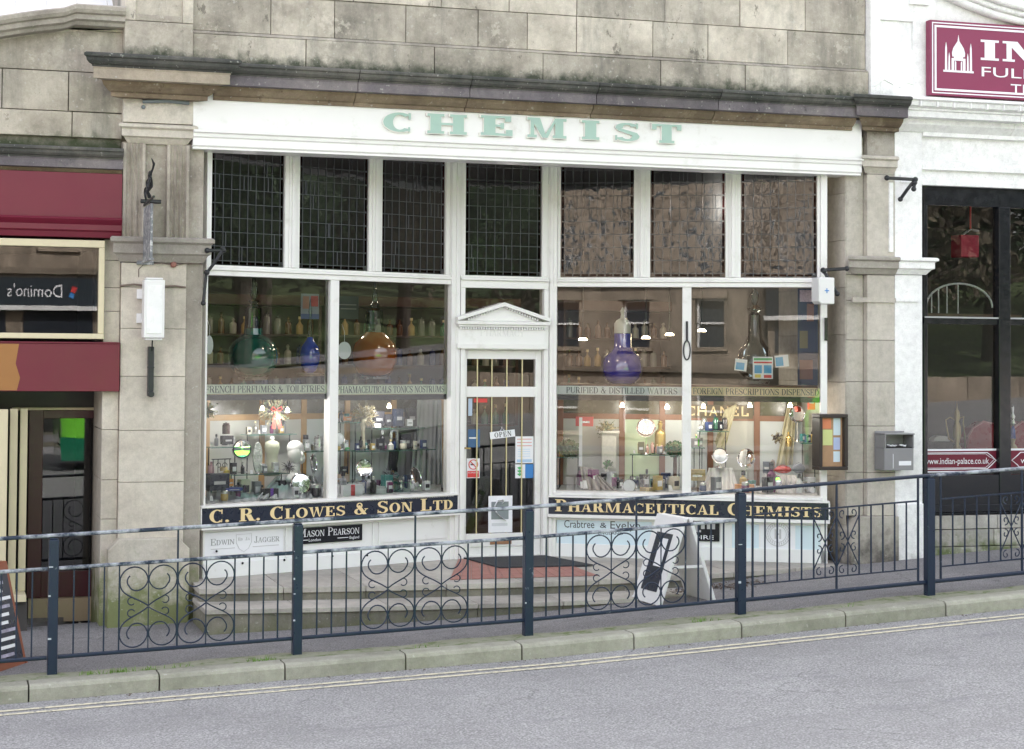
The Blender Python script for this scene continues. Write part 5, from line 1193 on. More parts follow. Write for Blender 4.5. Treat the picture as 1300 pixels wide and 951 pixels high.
# --- carboys on the shelf behind the word band
def carboy(fr, x, ybase, n, prof_liq, prof_glass, label, lm, stand=True, extra=None):
    o, p, s, T = G('carboy', fr, x, ybase, n, label, 'carboy')
    mb = MB(); mb.lathe(p, [(r*s, h*s) for r, h in prof_glass], 36); mb.build('neck', VGLASS, o, smooth='auto')
    mb = MB(); mb.lathe(p, [(r*s, h*s) for r, h in prof_liq], 36); mb.build('body', lm, o, smooth='auto')
    if extra: extra(o, p, s)
    if stand: mb = MB(); mb.lathe(p, [(18*s, -3*s), (19*s, 0), (12*s, .5*s)], 24); mb.build('stand', SILV, o)
    return o
def sph(R, h, y0=0, k=14):
    out = []
    for i in range(k+1):
        t = -PI/2+PI*i/k*.92+.14; out.append((R*math.cos(t), y0+h/2+h/2*math.sin(t)))
    return out
ZSH = 481
carboy(FL, 321, 479, -.40, [(13, 0), (23, 4), (30, 14), (32, 26), (30.5, 37), (26, 45), (18, 51), (12.5, 54), (11.5, 62)], [(11.5, 62.1), (10.5, 88), (6, 90), (4.5, 94), (8, 97), (3, 100), (6, 108), (4, 116), (1.2, 130), (.2, 131)], 'big green carboy with tall stopper on the upper shelf of the left window', LIQG)
carboy(FL, 393, 474, -.46, [(4, 0), (9, 4), (12.5, 14), (13.5, 24), (11, 34), (5, 42), (3, 46)], [(3, 46.1), (2.2, 58), (1.5, 72), (2.3, 78), (.8, 92), (.2, 94)], 'small deep blue teardrop carboy with long thin neck', LIQB)
carboy(FL, 475, 478, -.42, [(15, 0), (23, 5), (28.5, 18), (29.5, 30), (27, 42), (18, 51), (12.5, 56)], [(12.5, 56.1), (11.5, 70), (10.5, 84), (5, 87), (6, 91), (3, 95), (4, 102), (2.5, 108), (.8, 122), (.2, 124)], 'large round amber carboy with clear ribbed neck', LIQA)
def cap_(o, p, s):
    mb = MB(); mb.lathe(p, [(10.5*s, 64*s), (10.5*s, 76*s), (8*s, 80*s), (3*s, 83*s), (2*s, 88*s), (3*s, 92*s), (.5*s, 97*s)], 24); mb.build('cap', M('cream_cap', (.62, .60, .50), .4), o, smooth='auto')
carboy(FRR, 790, 487, -.40, [(16, 0), (23, 6), (26, 18), (24, 32), (14, 42), (11, 46), (11, 63.5)], [(11, 63.6), (10.6, 63.9), (.3, 64)], 'violet blue carboy with cream domed cap in the right window', LIQV, extra=cap_)
carboy(FRR, 958, 484, -.42, [(4, 0), (12, 3), (20, 12), (22, 22)], [(22, 22.1), (20, 38), (12, 50), (8.5, 58), (7.5, 84), (4, 88), (10, 92), (3, 97), (6, 108), (.3, 122)], 'clear tall-necked carboy behind the price cards', VGLASS)
# shelf that carries them
for fr, xa, xb, nm, cnt in ((FL, 262, 566, 'left', 0), (FRR, 709, 1039, 'right', 1)):
    z_ = fr.z((xa+xb)/2, 487.5, -.45); mb = MB(); mb.box(fr.T, fr.u(xa), fr.u(xb), -.64, -.06, z_-.05, z_-.004)
    tag(mb.build('display_shelf', DWOOD, bev=.004), 'dark wooden carboy shelf across the %s display window' % nm, 'shelf')
# oval price discs
def disc(fr, x, y, n, w_, h_, label, mat=PWHITE, name='price_disc'):
    p = at(fr, x, y, n); s = pxm(p); mb = MB(); T = loc(p, fr.ang)
    mb.poly(T, [(w_*s/2*math.cos(t*PI/14), h_*s/2*math.sin(t*PI/14)) for t in range(28)], 0, .006)
    mb.tube([T(0, .003, h_*s/2-.005), T(0, .003, h_*s/2+12*s), T(-.03, .003, h_*s/2+22*s)], .002, 4)
    return tag(mb.build(name, mat), label, 'price disc')
disc(FL, 437, 445, -.05, 20, 22, 'round white disc hanging beside the amber carboy')
disc(FL, 265.5, 438, -.08, 11, 24, 'oval white disc at the left edge of the left window')
# --- wall cabinets with rows of bottles at the back of the shop
SHM = M('shelf_mahogany', (.05, .022, .014), .4, var=.3)
bcols = [M('apothecary_amber', (.09, .032, .01), .15, spec=.8), M('apothecary_clear', (.16, .16, .14), .12, spec=.8), M('apothecary_green', (.03, .12, .07), .15, spec=.8), M('apothecary_white', (.33, .31, .26), .3), M('apothecary_cobalt', (.015, .02, .09), .12, spec=.8), M('gilt_box', (.32, .20, .06), .35)]
def cabinet(x0, x1, Y, z0, z1, rows, label, ang=0):
    o = thing('drug_cabinet', ((x0+x1)/2, Y, z0), label, 'cabinet'); T = loc((x0, Y, z0), ang); W_ = x1-x0; H_ = z1-z0
    mb = MB(); mb.box(T, 0, W_, -.35, -.32, 0, H_); mb.box(T, -.04, 0, -.35, .0, 0, H_); mb.box(T, W_, W_+.04, -.35, 0, 0, H_); mb.box(T, -.06, W_+.06, -.36, .04, H_, H_+.12); mb.build('carcass', SHM, o)
    for r_ in range(rows+1):
        mb = MB(); zz_ = H_*r_/rows; mb.box(T, 0, W_, -.32, -.01, zz_-.012, zz_+.012); mb.build('shelf', SHM, o)
    return o, T, W_, H_
pro = []
bottles_grp = {}
def bottle_mesh(kind, h, r, mat):
    pass
def bottle(p, h, r, mat, kind, label, cat='bottle', name='medicine_bottle', grp=None, parts=True):
    o = thing(name, p, label, cat, grp); mb = MB(); p = Vector(p)
    if kind == 0: pr_ = [(r, 0), (r, h*.55), (r*.9, h*.64), (r*.35, h*.74), (r*.35, h*.86)]; st_ = [(r*.5, h*.861), (r*.5, h*.9), (r*.3, h*.92), (r*.42, h*.97), (.001, h)]
    elif kind == 1: pr_ = [(r, 0), (r, h*.75), (r*.8, h*.82), (r*.7, h*.84)]; st_ = [(r*.85, h*.841), (r*.85, h*.9), (r*.2, h*.93), (r*.3, h*.97), (.001, h)]
    else: pr_ = [(r, 0), (r*1.0, h*.5), (r*.5, h*.62), (r*.25, h*.7), (r*.25, h*.85)]; st_ = [(r*.4, h*.851), (r*.4, h), (.001, h)]
    mb.lathe(p, pr_, 12); mb.build('body', mat, o, smooth='auto')
    mb = MB(); mb.lathe(p, st_, 12); mb.build('stopper', mat if kind != 2 else GOLD, o, smooth='auto')
    return o
def copy_thing(o, locv, label=None, grp=None, dup_scale=None):
    r = o.copy(); COL.objects.link(r); r.location = locv
    if label: r['label'] = label
    if grp: r['group'] = grp
    if dup_scale: r.scale = dup_scale
    for ch in list(o.children):
        c_ = ch.copy(); COL.objects.link(c_); c_.parent = r
    return r
cabs = []
X0_, X1_ = XL3+.1, XR0-.1
for (a_, b_, nm) in ((2.2, 4.6, 'behind the green carboy'), (4.75, 7.2, 'behind the amber carboy and door'), (7.9, 10.2, 'behind the right window')):
    cabs.append(cabinet(a_, b_, 4.6, 1.25, 2.75, 4, 'dark mahogany drug cabinet full of bottles standing '+nm))
protos = [bottle((0, 0, 0), .24, .045, bcols[k], k % 3, 'small stoppered medicine bottle on a cabinet shelf', grp='medicine bottles in the drug cabinets') for k in range(6)]
first = [True]*6
for (o, T, W_, H_) in cabs:
    for r_ in range(4):
        n_ = 17
        for i in range(n_):
            k = random.choice([0, 0, 1, 1, 2, 3, 4, 5]); pos = T(.08+(W_-.16)*i/(n_-1)+random.uniform(-.01, .01), -.12, H_*r_/4+.013)
            s3 = (1, 1, random.uniform(.8, 1.12))
            if first[k]: protos[k].location = pos; protos[k].scale = s3; first[k] = False
            else: copy_thing(protos[k], pos, dup_scale=s3)
for k in range(6):
    if first[k]: protos[k].location = cabs[0][1](.5, -.12, H_*.5+.013)
ct = thing('shop_counter', (6, 3.2, 0), 'dark wooden counter with glazed top inside the chemist', 'counter')
mb = MB(); mb.box(F.T, 2.6, 5.6, -3.6, -3.0, 0, 1.0); mb.box(F.T, 7.6, 10, -3.6, -3.0, 0, 1.0); mb.build('carcass', SHM, ct, bev=.01)
mb = MB(); mb.box(F.T, 2.55, 5.65, -3.65, -2.95, 1.001, 1.04); mb.box(F.T, 7.55, 10.05, -3.65, -2.95, 1.001, 1.04); mb.build('top', WOOD, ct)
# interior ceiling lights (lit in the photograph)
LAMPM = M('lit_lamp', (.9, .85, .7), .4, emit=((1.0, .80, .52), 7))
zce2 = zce-.02
lampo = None
for i, (x, y, nn) in enumerate(((740, 432, -3.2), (820, 430, -3.6), (850, 426, -3.0), (891, 421, -3.0))):
    p = FRR.p(x, y, -2.2); o = thing('ceiling_lamp', p, ['small lit lamp left of the violet carboy', 'small lit lamp second from the left beyond the right window', 'small lit lamp beside the window mullion', 'small lit lamp above the photographed mullion handle, rightmost'][i], 'ceiling lamp', 'lit lamps inside the shop')
    mb = MB(); mb.lathe(p, [(.05, 0), (.05, .015), (.03, .03)], 16); mb.build('bulb', LAMPM, o); mb = MB(); mb.tube([p+Vector((0, 0, .05)), Vector((p.x, p.y, zce-.01))], .006, 5); mb.build('cord', BLACK, o)
for X in (3.4, 6.6, 9.2):
    l_ = bpy.data.lights.new('shop_fill_light', 'POINT'); l_.energy = 9; l_.color = (1, .86, .66); l_.shadow_soft_size = .15; lo = bpy.data.objects.new('shop_fill_light', l_); COL.objects.link(lo); lo.location = (X, 3.2, zce-.6)  # fill points with no fixture, added to brighten the shop inside
    continue
    p = Vector((X, 3.2, zce-.35)); o = thing('pendant_lamp', p, 'pendant lamp with glass globe hanging in the dim shop, %s' % {3.4: 'left', 6.6: 'over the door way', 9.2: 'right'}[X], 'pendant lamp')
    mb = MB(); mb.ball(p, .12); mb.build('globe', LAMPM, o, smooth=True); mb = MB(); mb.tube([p+Vector((0, 0, .12)), Vector((X, 3.2, zce-.01))], .008, 5); mb.build('cord', BLACK, o)
# --- partition behind the window beds: oak posts, frosted panes
def partition(fr, xs, ytop, ymid, label, pane_m, n=-.84, nm='window_partition', wood=WOOD):
    o = thing(nm, fr.T(LL/2, n, ZS), label, 'partition'); zt_ = fr.z(xs[0], ytop, n); zm_ = fr.z((xs[0]+xs[-1])/2, ymid, n)
    us = [fr.u(x, n) for x in xs]
    for u in us: mb = MB(); mb.box(fr.T, u-.032, u+.032, n-.02, n+.02, ZS-.003, zt_); mb.build('post', wood, o, bev=.003)
    mb = MB(); mb.box(fr.T, us[0], us[-1], n-.015, n+.015, zm_-.03, zm_+.03); mb.box(fr.T, us[0], us[-1], n-.025, n+.025, zt_, zt_+.05); mb.build('rail', wood, o)
    for i in range(len(us)-1):
        a_, b_ = us[i]+.033, us[i+1]-.033
        mb = MB(); mb.box(fr.T, a_, b_, n-.005, n+.005, ZS, zm_-.031); mb.build('frosted_pane', pane_m[i % len(pane_m)], o)
        mb = MB(); mb.box(fr.T, a_, b_, n-.005, n+.005, zm_+.031, zt_-.001); mb.build('dark_pane', M('bronze_pane', (.10, .09, .055), .25, var=.5, scale=5), o)
    return o
FP1 = M('frosted_warm', (.54, .54, .50), .6, var=.12, scale=2); FP2 = M('frosted_pale', (.62, .66, .66), .6, var=.1, scale=2); FP3 = M('frosted_grey', (.40, .44, .46), .6, var=.15, scale=2)
LFWOOD = M('honey_oak', (.45, .27, .11), .45, var=.2)
partition(FL, [263, 333, 386, 441, 500, 562], 506, 528, 'honey oak partition with pale frosted panes behind the left window goods', [FP1, FP1, FP2, FP2, FP3], wood=LFWOOD)
RDW = M('red_oak', (.26, .12, .07), .45, var=.25)
partition(FRR, [712, 790, 841, 902, 961, 1036], 506, 530, 'red oak partition with pale frosted panes behind the right window goods', [FP1, M('frosted_bus_reflection', (.60, .70, .48), .6), FP2, FP1, FP2], wood=RDW)  # second pane tinted lime to stand in for the coach's reflection
# letters on the partition
mb = MB(); roman(mb, FRR.T, 'CHANEL', FRR.u(872, -.81), FRR.u(951, -.81), FRR.z(910, 528, -.81), FRR.z(910, 516, -.81)-FRR.z(910, 528, -.81), -.81, TT=.15, t=.13, sf=.0001, o=0)
tag(mb.build('gilt_lettering', GOLD), 'gold CHANEL letters mounted across the right window partition', 'shop lettering')
mb = MB(); mb.box(FRR.T, FRR.u(876, -.83), FRR.u(956, -.83), -.82, -.815, FRR.z(910, 531, -.82), FRR.z(910, 514, -.82)); tag(mb.build('letter_panel', M('umber_panel', (.14, .105, .06), .5)), 'umber panel carrying the gold CHANEL letters', 'panel')
# --- glass shelves with iron standards
def gshelf(fr, xa, xb, y, n0, n1, label):
    xm = (xa+xb)/2; z_ = fr.z(xm, y, (n0+n1)/2); a_, b_ = fr.u(xa, (n0+n1)/2), fr.u(xb, (n0+n1)/2)
    o = thing('glass_shelf', fr.T((a_+b_)/2, (n0+n1)/2, z_), label, 'glass shelf')
    mb = MB(); mb.box(fr.T, a_, b_, n0, n1, z_-.006, z_); mb.build('glass', SHELFG, o); mb = MB(); mb.box(fr.T, a_, b_, n1, n1+.004, z_-.007, z_+.001); mb.build('edge', M('green_glass_edge', (.02, .12, .09), .2), o)
    mb = MB()
    for u in (a_+.03, b_-.03): mb.tube([fr.T(u, (n0+n1)/2, z_-.007), fr.T(u, (n0+n1)/2, ZS-.003)], .006, 5)
    mb.build('standard', IRON, o)
    return o, z_
S1 = gshelf(FL, 263, 303, 567, -.62, -.40, 'short glass shelf at the far left of the left window')
S2 = gshelf(FL, 292, 362, 601, -.5, -.28, 'low glass shelf under the oval standing mirror')
S3 = gshelf(FL, 312, 372, 551, -.72, -.55, 'high glass shelf beneath the ribboned wreath')
S4 = gshelf(FL, 382, 446, 572, -.62, -.42, 'glass shelf holding the grey coffee pot by the mullion')
S5 = gshelf(FL, 446, 545, 571, -.62, -.36, 'long middle glass shelf in the second pane')
S6 = gshelf(FL, 470, 532, 543, -.70, -.46, 'high glass shelf of black boxes in the second pane')
S7 = gshelf(FL, 430, 455, 536, -.66, -.5, 'tiny high glass shelf next to the mullion')
S8 = gshelf(FL, 486, 516, 612, -.45, -.25, 'low black-edged shelf under the twig ball')
S9 = gshelf(FRR, 708, 738, 580, -.60, -.40, 'glass shelf under the left topiary ball')
S10 = gshelf(FRR, 800, 866, 577, -.62, -.42, 'glass shelf of small jars below the round mirror')
S11 = gshelf(FRR, 885, 925, 547, -.60, -.42, 'high glass shelf with three perfume bottles')
S12 = gshelf(FRR, 878, 895, 568, -.6, -.42, 'small shelf with the lime bottle by the mullion')
S13 = gshelf(FRR, 1015, 1038, 562, -.62, -.42, 'glass shelf at the right end of the right window')
# --- mirrors on stands
def mirror(fr, x, yb, n, R_, hc, label, face_ang=0.0, tiltz=.1, ell=1.0, rim=CHROME, face=MIRR, base=7, mat=CHROME):
    o, p, s, T = G('vanity_mirror', fr, x, yb, n, label, 'mirror'); c_ = p+Vector((0, 0, hc*s))
    ax = (fr.n*math.cos(face_ang)+fr.d*math.sin(face_ang)+Vector((0, 0, tiltz))).normalized()
    mb = MB(); mb.axis(c_, ax, [(R_*s, -.012), (R_*s*1.05, 0), (R_*s*.94, .012), (R_*s*.90, .006), (.3*s, .004)], 36); mb.build('frame', rim, o, smooth='auto')
    mb = MB(); mb.axis(c_, ax, [(R_*s*.9, .0065), (R_*s*.45, .0085), (.001, .009)], 36); mb.build('mirror_glass', face, o, smooth='auto')
    mb = MB(); mb.lathe(p, [(base*s, 0), (base*s, .006), (base*.5*s, .02), (.8*s, .03), (.9*s, (hc-R_*1.05)*s*.5), (.6*s, (hc-R_)*s)], 18); mb.build('stand', mat, o, smooth='auto')
    mb = MB(); e = Vector((-ax.y, ax.x, 0)).normalized(); mb.tube([c_+e*(R_*1.1*s)*math.cos(t)+Vector((0, 0, (R_*1.12*s)*math.sin(t))) for t in [PI+PI*i/14 for i in range(15)]], .005, 6); mb.build('yoke', mat, o)
    return o
mirror(FL, 382, 634, -.22, 13, 20, 'large round tilting mirror leaning at the front by the white bust', -.25, .15)
mirror(FL, 398, 622, -.35, 11.5, 34, 'round chrome mirror turned sideways beside the mullion', .75, .1)
mirror(FL, 307, 600, -.40, 11.5, 30, 'dark framed round mirror on a thin stem above the low shelf', -.3, .05, rim=IRON, mat=SILV)
mirror(FL, 462, 612, -.35, 10.5, 18, 'round chrome mirror hung in the middle of the second pane', -.2, .05)
mirror(FL, 528, 634, -.25, 13, 28, 'big bright round mirror at the right of the second pane', .5, .25)
mirror(FL, 430, 571, -.5, 8, 14, 'small white-faced mirror just right of the mullion', 0, .1, face=PWHITE)
mirror(FRR, 820, 577, -.5, 11, 35, 'round mirror with beaded rim in the third pane', -.1, .05, rim=M('pink_gold', (.6, .42, .36), .3, metal=.8))
mirror(FRR, 914, 594, -.45, 9, 16, 'small round shaving mirror standing on the white draped cloth', -.15, .0, face=M('pale_mirror', (.8, .82, .84), .12, metal=.6))
mirror(FRR, 947, 611, -.40, 11, 30, 'round chrome shaving mirror with tall stem above an orange box', -.5, .15)
mirror(FRR, 1012, 561, -.50, 10, 36, 'round chrome mirror high at the right end of the right window', .4, .1)
mirror(FRR, 984, 621, -.25, 7.5, 10, 'small oval standing mirror in front of the cloth draped stand', .1, .0, base=4)
mirror(FRR, 799, 625, -.22, 8.5, 8, 'white-faced round hand mirror lying at the front of the third pane', -.1, .3, face=PWHITE, base=3)
# --- boxes, bottles, ornaments
def gbox(fr, x, yb, n, w_, h_, label, mat, name='gift_box', cat='gift box', d_=None, rot=0, lid=None, band_=None):
    o, p, s, T0 = G(name, fr, x, yb, n, label, cat); T = loc(p, fr.ang+rot); d_ = d_ or w_*.6
    mb = MB(); mb.box(T, -w_*s/2, w_*s/2, -d_*s/2, d_*s/2, 0, h_*s*(.72 if lid else 1)); mb.build('box', mat, o, bev=.003)
    if lid: mb = MB(); mb.box(T, -w_*s/2*1.04, w_*s/2*1.04, -d_*s/2*1.04, d_*s/2*1.04, h_*s*.721, h_*s); mb.build('lid', lid, o, bev=.003)
    mb = MB(); e = d_*s/2*(1.05 if lid else 1)
    if band_: mb.box(T, -w_*s*.10, w_*s*.10, e, e+.003, 0, h_*s); mb.ball(T(0, e, h_*s*.9), .02, .012, .014, 8, 6); mb.build('ribbon', band_, o)
    else: mb.box(T, -w_*s*.3, w_*s*.3, e, e+.002, h_*s*.35, h_*s*.55); mb.build('paper_label', SILV if mat != PWHITE else GREYL, o)
    return o
VIO = M('violet_ribbon', (.16, .04, .42), .4); BLK = M('black_box', (.015, .015, .02), .3)
gbox(FL, 342, 633, -.22, 20, 13, 'black box tied with violet ribbon at the front of the left window', BLK, band_=VIO)
gbox(FL, 288, 564, -.5, 15, 11, 'black boxed set with white tag on the far left shelf', BLK)
gbox(FL, 275, 622, -.3, 28, 21, 'rounded black bag at the lower left corner of the left window', NAVY, 'wash_bag', 'wash bag')
gbox(FL, 288, 610, -.42, 8, 13, 'small yellow box behind the black bag', YELP)
gbox(FL, 292, 617, -.34, 8, 9, 'small orange box next to the yellow box', M('orange_card', (.7, .28, .06), .5))
gbox(FL, 294, 623, -.28, 24, 4, 'flat dark blue box lying by the orange box', M('deep_blue_card', (.03, .06, .25), .4))
gbox(FL, 443, 630, -.2, 30, 15, 'white gift box with red ribbons at the front of the second pane', PWHITE, band_=REDP)
gbox(FL, 388, 570, -.55, 6, 18, 'tall narrow black box on the shelf behind the bust', BLK)
gbox(FL, 411, 612, -.4, 5, 19, 'slim pale blue box against the mullion', PBLUE)
for k, (x, yb, w_, h_, m_, lb_) in enumerate(((479, 541, 16, 19, BLK, 'leftmost black box on the high shelf of the second pane'), (492, 541, 10, 15, BLK, 'narrow black box with small white tag on the high shelf'), (505, 541, 13, 22, NAVY, 'tall navy box in the middle of the high shelf'), (521, 541, 14, 23, BLK, 'black handbag-shaped box at the right of the high shelf'), (519, 541, 9, 9, PWHITE, 'small white lidded box in front of the black handbag box'), (478, 543, 10, 5, PWHITE, 'small white card at the front of the high shelf'), (514, 569, 14, 18, BLK, 'black box with silver line on the middle shelf'), (527, 571, 5, 11, M('ivory_card', (.7, .66, .55), .5), 'little ivory box on the right end of the middle shelf'), (482, 570, 8, 13, BLK, 'ribbed black tin on the middle shelf'), (468, 570, 4, 12, BLK, 'thin black tube on the middle shelf'), (441, 534, 9, 5, M('tan_card', (.45, .2, .08), .5), 'tan and black box on the tiny shelf by the mullion'), (441, 573, 5, 5, GREENP, 'little green pot on the glass shelf near the mullion'), (436, 600, 9, 8, BLK, 'small black framed box low by the mullion'), (430, 612, 22, 10, M('pinkish_wood', (.5, .36, .27), .5), 'rounded pinkish wooden box low by the mullion'))):
    gbox(FL, x, yb, -.5+.03*(k % 3), w_, h_, lb_, m_)
for x, yb, w_, h_, m_, lb_ in ((742, 541, 22, 12, M('coral_card', (.72, .12, .11), .4), 'coral red sale sign on a white post in the third pane'), (814, 576, 8, 15, M('olive_box', (.16, .16, .10), .5), 'olive green carton on the glass shelf'), (822, 633, 20, 14, M('kraft', (.40, .30, .16), .6), 'brown kraft parcel with gold ribbon at the front of the third pane'), (945, 626, 24, 11, M('apricot_card', (.72, .32, .12), .5), 'orange and cream patterned box below the shaving mirror'), (973, 601, 9, 15, M('slate_box', (.12, .15, .19), .5), 'slate coloured carton behind the red purse'), (880, 627, 14, 8, DWOOD, 'dark wooden block at the lower left of the last pane'), (1030, 520, 9, 22, M('vermilion', (.62, .08, .04), .5), 'vermilion poster box hung high at the right of the last pane'), (885, 610, 20, 14, M('gilt_basket', (.42, .32, .12), .4, var=.5, scale=40), 'gilt filigree basket at the left of the last pane'), (858, 630, 18, 7, PWHITE, 'white folded box lying beside the third pane mullion')):
    gbox(FRR, x, yb, -.4 if yb < 620 else -.25, w_, h_, lb_, m_, 'display_box', 'box', band_=GOLD if 'kraft' in lb_ else None)
def gb(fr, x, yb, n, h_, r_, mat, kind, label, name='perfume_bottle', cat='bottle'):
    p = at(fr, x, yb, n); s = pxm(p); return bottle(p, h_*s, r_*s, mat, kind, label, cat, name)
PKC = M('pink_toiletry', (.62, .38, .44), .4)
gb(FL, 268, 601, -.45, 15, 4, PKC, 0, 'pink bottle at the far left of the left window')
gb(FL, 287, 551, -.55, 15, 5, M('brown_pot', (.07, .035, .03), .3), 1, 'brown lidded jar standing on the black boxed set', 'lidded_jar', 'jar')
gb(FL, 324, 549, -.62, 14, 2.6, bcols[1], 2, 'slim clear bottle on the high shelf near the wreath')
gb(FL, 404, 571, -.52, 19, 6, SILV, 1, 'satin steel coffee pot on the glass shelf left of the mullion', 'steel_pot', 'pot')
gb(FL, 458, 568, -.5, 14, 2.5, BLK, 0, 'small black figurine bottle on the middle shelf')
gb(FL, 433, 536, -.55, 16, 3, BLK, 0, 'black bottle on the tiny shelf by the mullion')
gb(FL, 496, 571, -.44, 13, 4, M('pearl', (.62, .6, .56), .3), 2, 'pearl coloured round bottle at the foot of the silver arch')
gb(FL, 284, 598, -.45, 6, 5, GOLD, 1, 'small gold tea light holder on the scrolled iron rack', 'tea_light_holder', 'candle holder')
gb(FL, 305, 625, -.3, 10, 8, VGLASS, 1, 'cut glass bowl beside the flat blue box', 'glass_bowl', 'bowl')
gb(FL, 478, 632, -.25, 16, 13, M('pale_porcelain', (.55, .60, .60), .25), 1, 'big pale ginger jar at the front of the second pane', 'ginger_jar', 'jar')
gb(FL, 493, 630, -.25, 12, 6, M('smoked_pot', (.04, .04, .05), .15), 1, 'dark shiny pot below the twig ball', 'dark_pot', 'pot')
gb(FL, 506, 630, -.25, 9, 6, VGLASS, 1, 'clear glass dish beside the dark pot', 'glass_dish', 'dish')
for k, x in enumerate((822, 828, 834, 840)): gb(FRR, x, 575, -.5, 11+3*(k % 2), 2.2, M('rose_glass', (.5, .28, .22), .2, spec=.8), k % 3, ['first rose glass flask under the round mirror', 'second rose glass flask under the round mirror', 'third rose glass flask under the round mirror', 'rose glass flask nearest the topiary'][k])
for k, (x, m_) in enumerate(((894, bcols[1]), (909, bcols[2]), (920, BLK))): gb(FRR, x, 545, -.5, 16, 3.6, m_, 1, ['clear square-shouldered perfume bottle on the high shelf', 'green perfume bottle in the middle of the high shelf', 'black perfume bottle on the right of the high shelf'][k])
gb(FRR, 884, 566, -.5, 15, 4, M('lime_glass', (.12, .55, .06), .2, spec=.8), 2, 'lime green perfume bottle on the small shelf')
gb(FRR, 1001, 567, -.55, 19, 4, BRASS, 0, 'tall brass bottle hanging among dried flowers')
gb(FRR, 981, 601, -.35, 18, 3, M('mocha_tube', (.28, .22, .18), .4), 1, 'mocha coloured tube beside the slate carton', 'lotion_tube', 'tube')
gb(FRR, 838, 574, -.55, 40, 7, M('antique_gold', (.42, .30, .10), .35, metal=.7), 0, 'tall antique gold candlestick right of the round mirror', 'gold_candlestick', 'candlestick')
# white post with sale sign, standing figure
mb = MB(); p = at(FRR, 737, 592, -.35); s = pxm(p); mb.box(loc(p, FRR.ang), -2*s, 2*s, -.01, .01, 0, 62*s); tag(mb.build('sign_post', PWHITE), 'slim white post standing in the third pane', 'post')
# bust
o, p, s, T = G('display_bust', FL, 375, 605, -.36, 'white plaster head and neck on a display plinth by the oak post', 'bust')
PLAS = M('plaster', (.70, .70, .68), .6, var=.03)
mb = MB(); mb.ball(T(0, 0, 30*s), 10.5*s, 12*s, 15*s, 20, 14); mb.tube([T(0, 0, 0), T(0, 0, 8*s), T(.5*s, 0, 20*s)], [9*s, 6*s, 6*s], 14); mb.ball(T(4*s, 6*s, 23*s), 6*s, 7*s, 7*s); mb.tube([T(2*s, 11*s, 32*s), T(2.5*s, 14.5*s, 27.5*s), T(2*s, 12*s, 26*s)], [1*s, 1.8*s, 1.4*s], 8); mb.ball(T(2*s, 12.2*s, 22.5*s), 2.6*s, 1.2*s, 1*s); mb.ball(T(-2*s, 10.6*s, 32*s), 2*s, 1.2*s, 1*s); mb.ball(T(6*s, 9.6*s, 32*s), 2*s, 1.2*s, 1*s); mb.ball(T(-9*s, 0, 29*s), 1.5*s, 2.5*s, 3.5*s)
mb.ball(T(0, -1*s, 36*s), 11*s, 12.2*s, 10*s); mb.build('head', PLAS, o, smooth=True)
mb = MB(); mb.lathe(p, [(13*s, -6*s), (12*s, -2*s), (9*s, 3*s), (6.5*s, 6*s)], 20); mb.build('shoulders', PLAS, o, smooth=True)
o, p, s, T = G('display_torso', FL, 345, 604, -.44, 'pale green mannequin torso draped beside the bust', 'mannequin torso')
mb = MB(); mb.lathe(p, [(10*s, 0), (11*s, 8*s), (8*s, 18*s), (7*s, 24*s), (10*s, 36*s), (9*s, 42*s), (3*s, 45*s)], 20); mb.build('torso', M('pale_olive', (.42, .43, .32), .6), o, smooth=True); mb = MB(); mb.lathe(p, [(3*s, 45*s), (2.6*s, 49*s), (.3*s, 50*s)], 14); mb.build('neck', PLAS, o, smooth=True)
# shell-shaped tall dish
o, p, s, T = G('silver_vase', FL, 327, 603, -.36, 'tall embossed silver leaf-shaped vase next to the dark framed mirror', 'vase')
mb = MB(); pts = [(7*s*math.sin(t)*(1 if t < PI else 1), 22*s-20*s*math.cos(t)) for t in [2*PI*i/24 for i in range(24)]]; mb.poly(T, pts, -.012, .004); mb.build('dish', M('embossed_silver', (.60, .62, .58), .25, metal=.7, bump=.8, bscale=60), o, bev=.004); mb = MB(); mb.lathe(p, [(4*s, 0), (3*s, 2*s), (1*s, 5*s)], 14); mb.build('foot', SILV, o)
# silver arch ornament
o, p, s, T = G('arch_ornament', FL, 500, 571, -.5, 'grey arched silver ornament with black base on the middle shelf', 'ornament')
mb = MB(); mb.tube([T(-5*s, 0, 8*s), T(-5*s, 0, 20*s)]+[T(5*s*math.cos(t), 0, 20*s+5*s*math.sin(t)) for t in [PI-PI*i/8 for i in range(9)]]+[T(5*s, 0, 0)], 2.2*s, 8); mb.build('arch', SILV, o, smooth=True); mb = MB(); mb.hexa([T(-9*s, -2*s, -26*s), T(3*s, -2*s, -26*s), T(3*s, 2*s, -26*s), T(-9*s, 2*s, -26*s), T(-6*s, -2*s, -1*s), T(7*s, -2*s, -1*s), T(7*s, 2*s, -1*s), T(-6*s, 2*s, -1*s)]); mb.build('base', BLK, o)
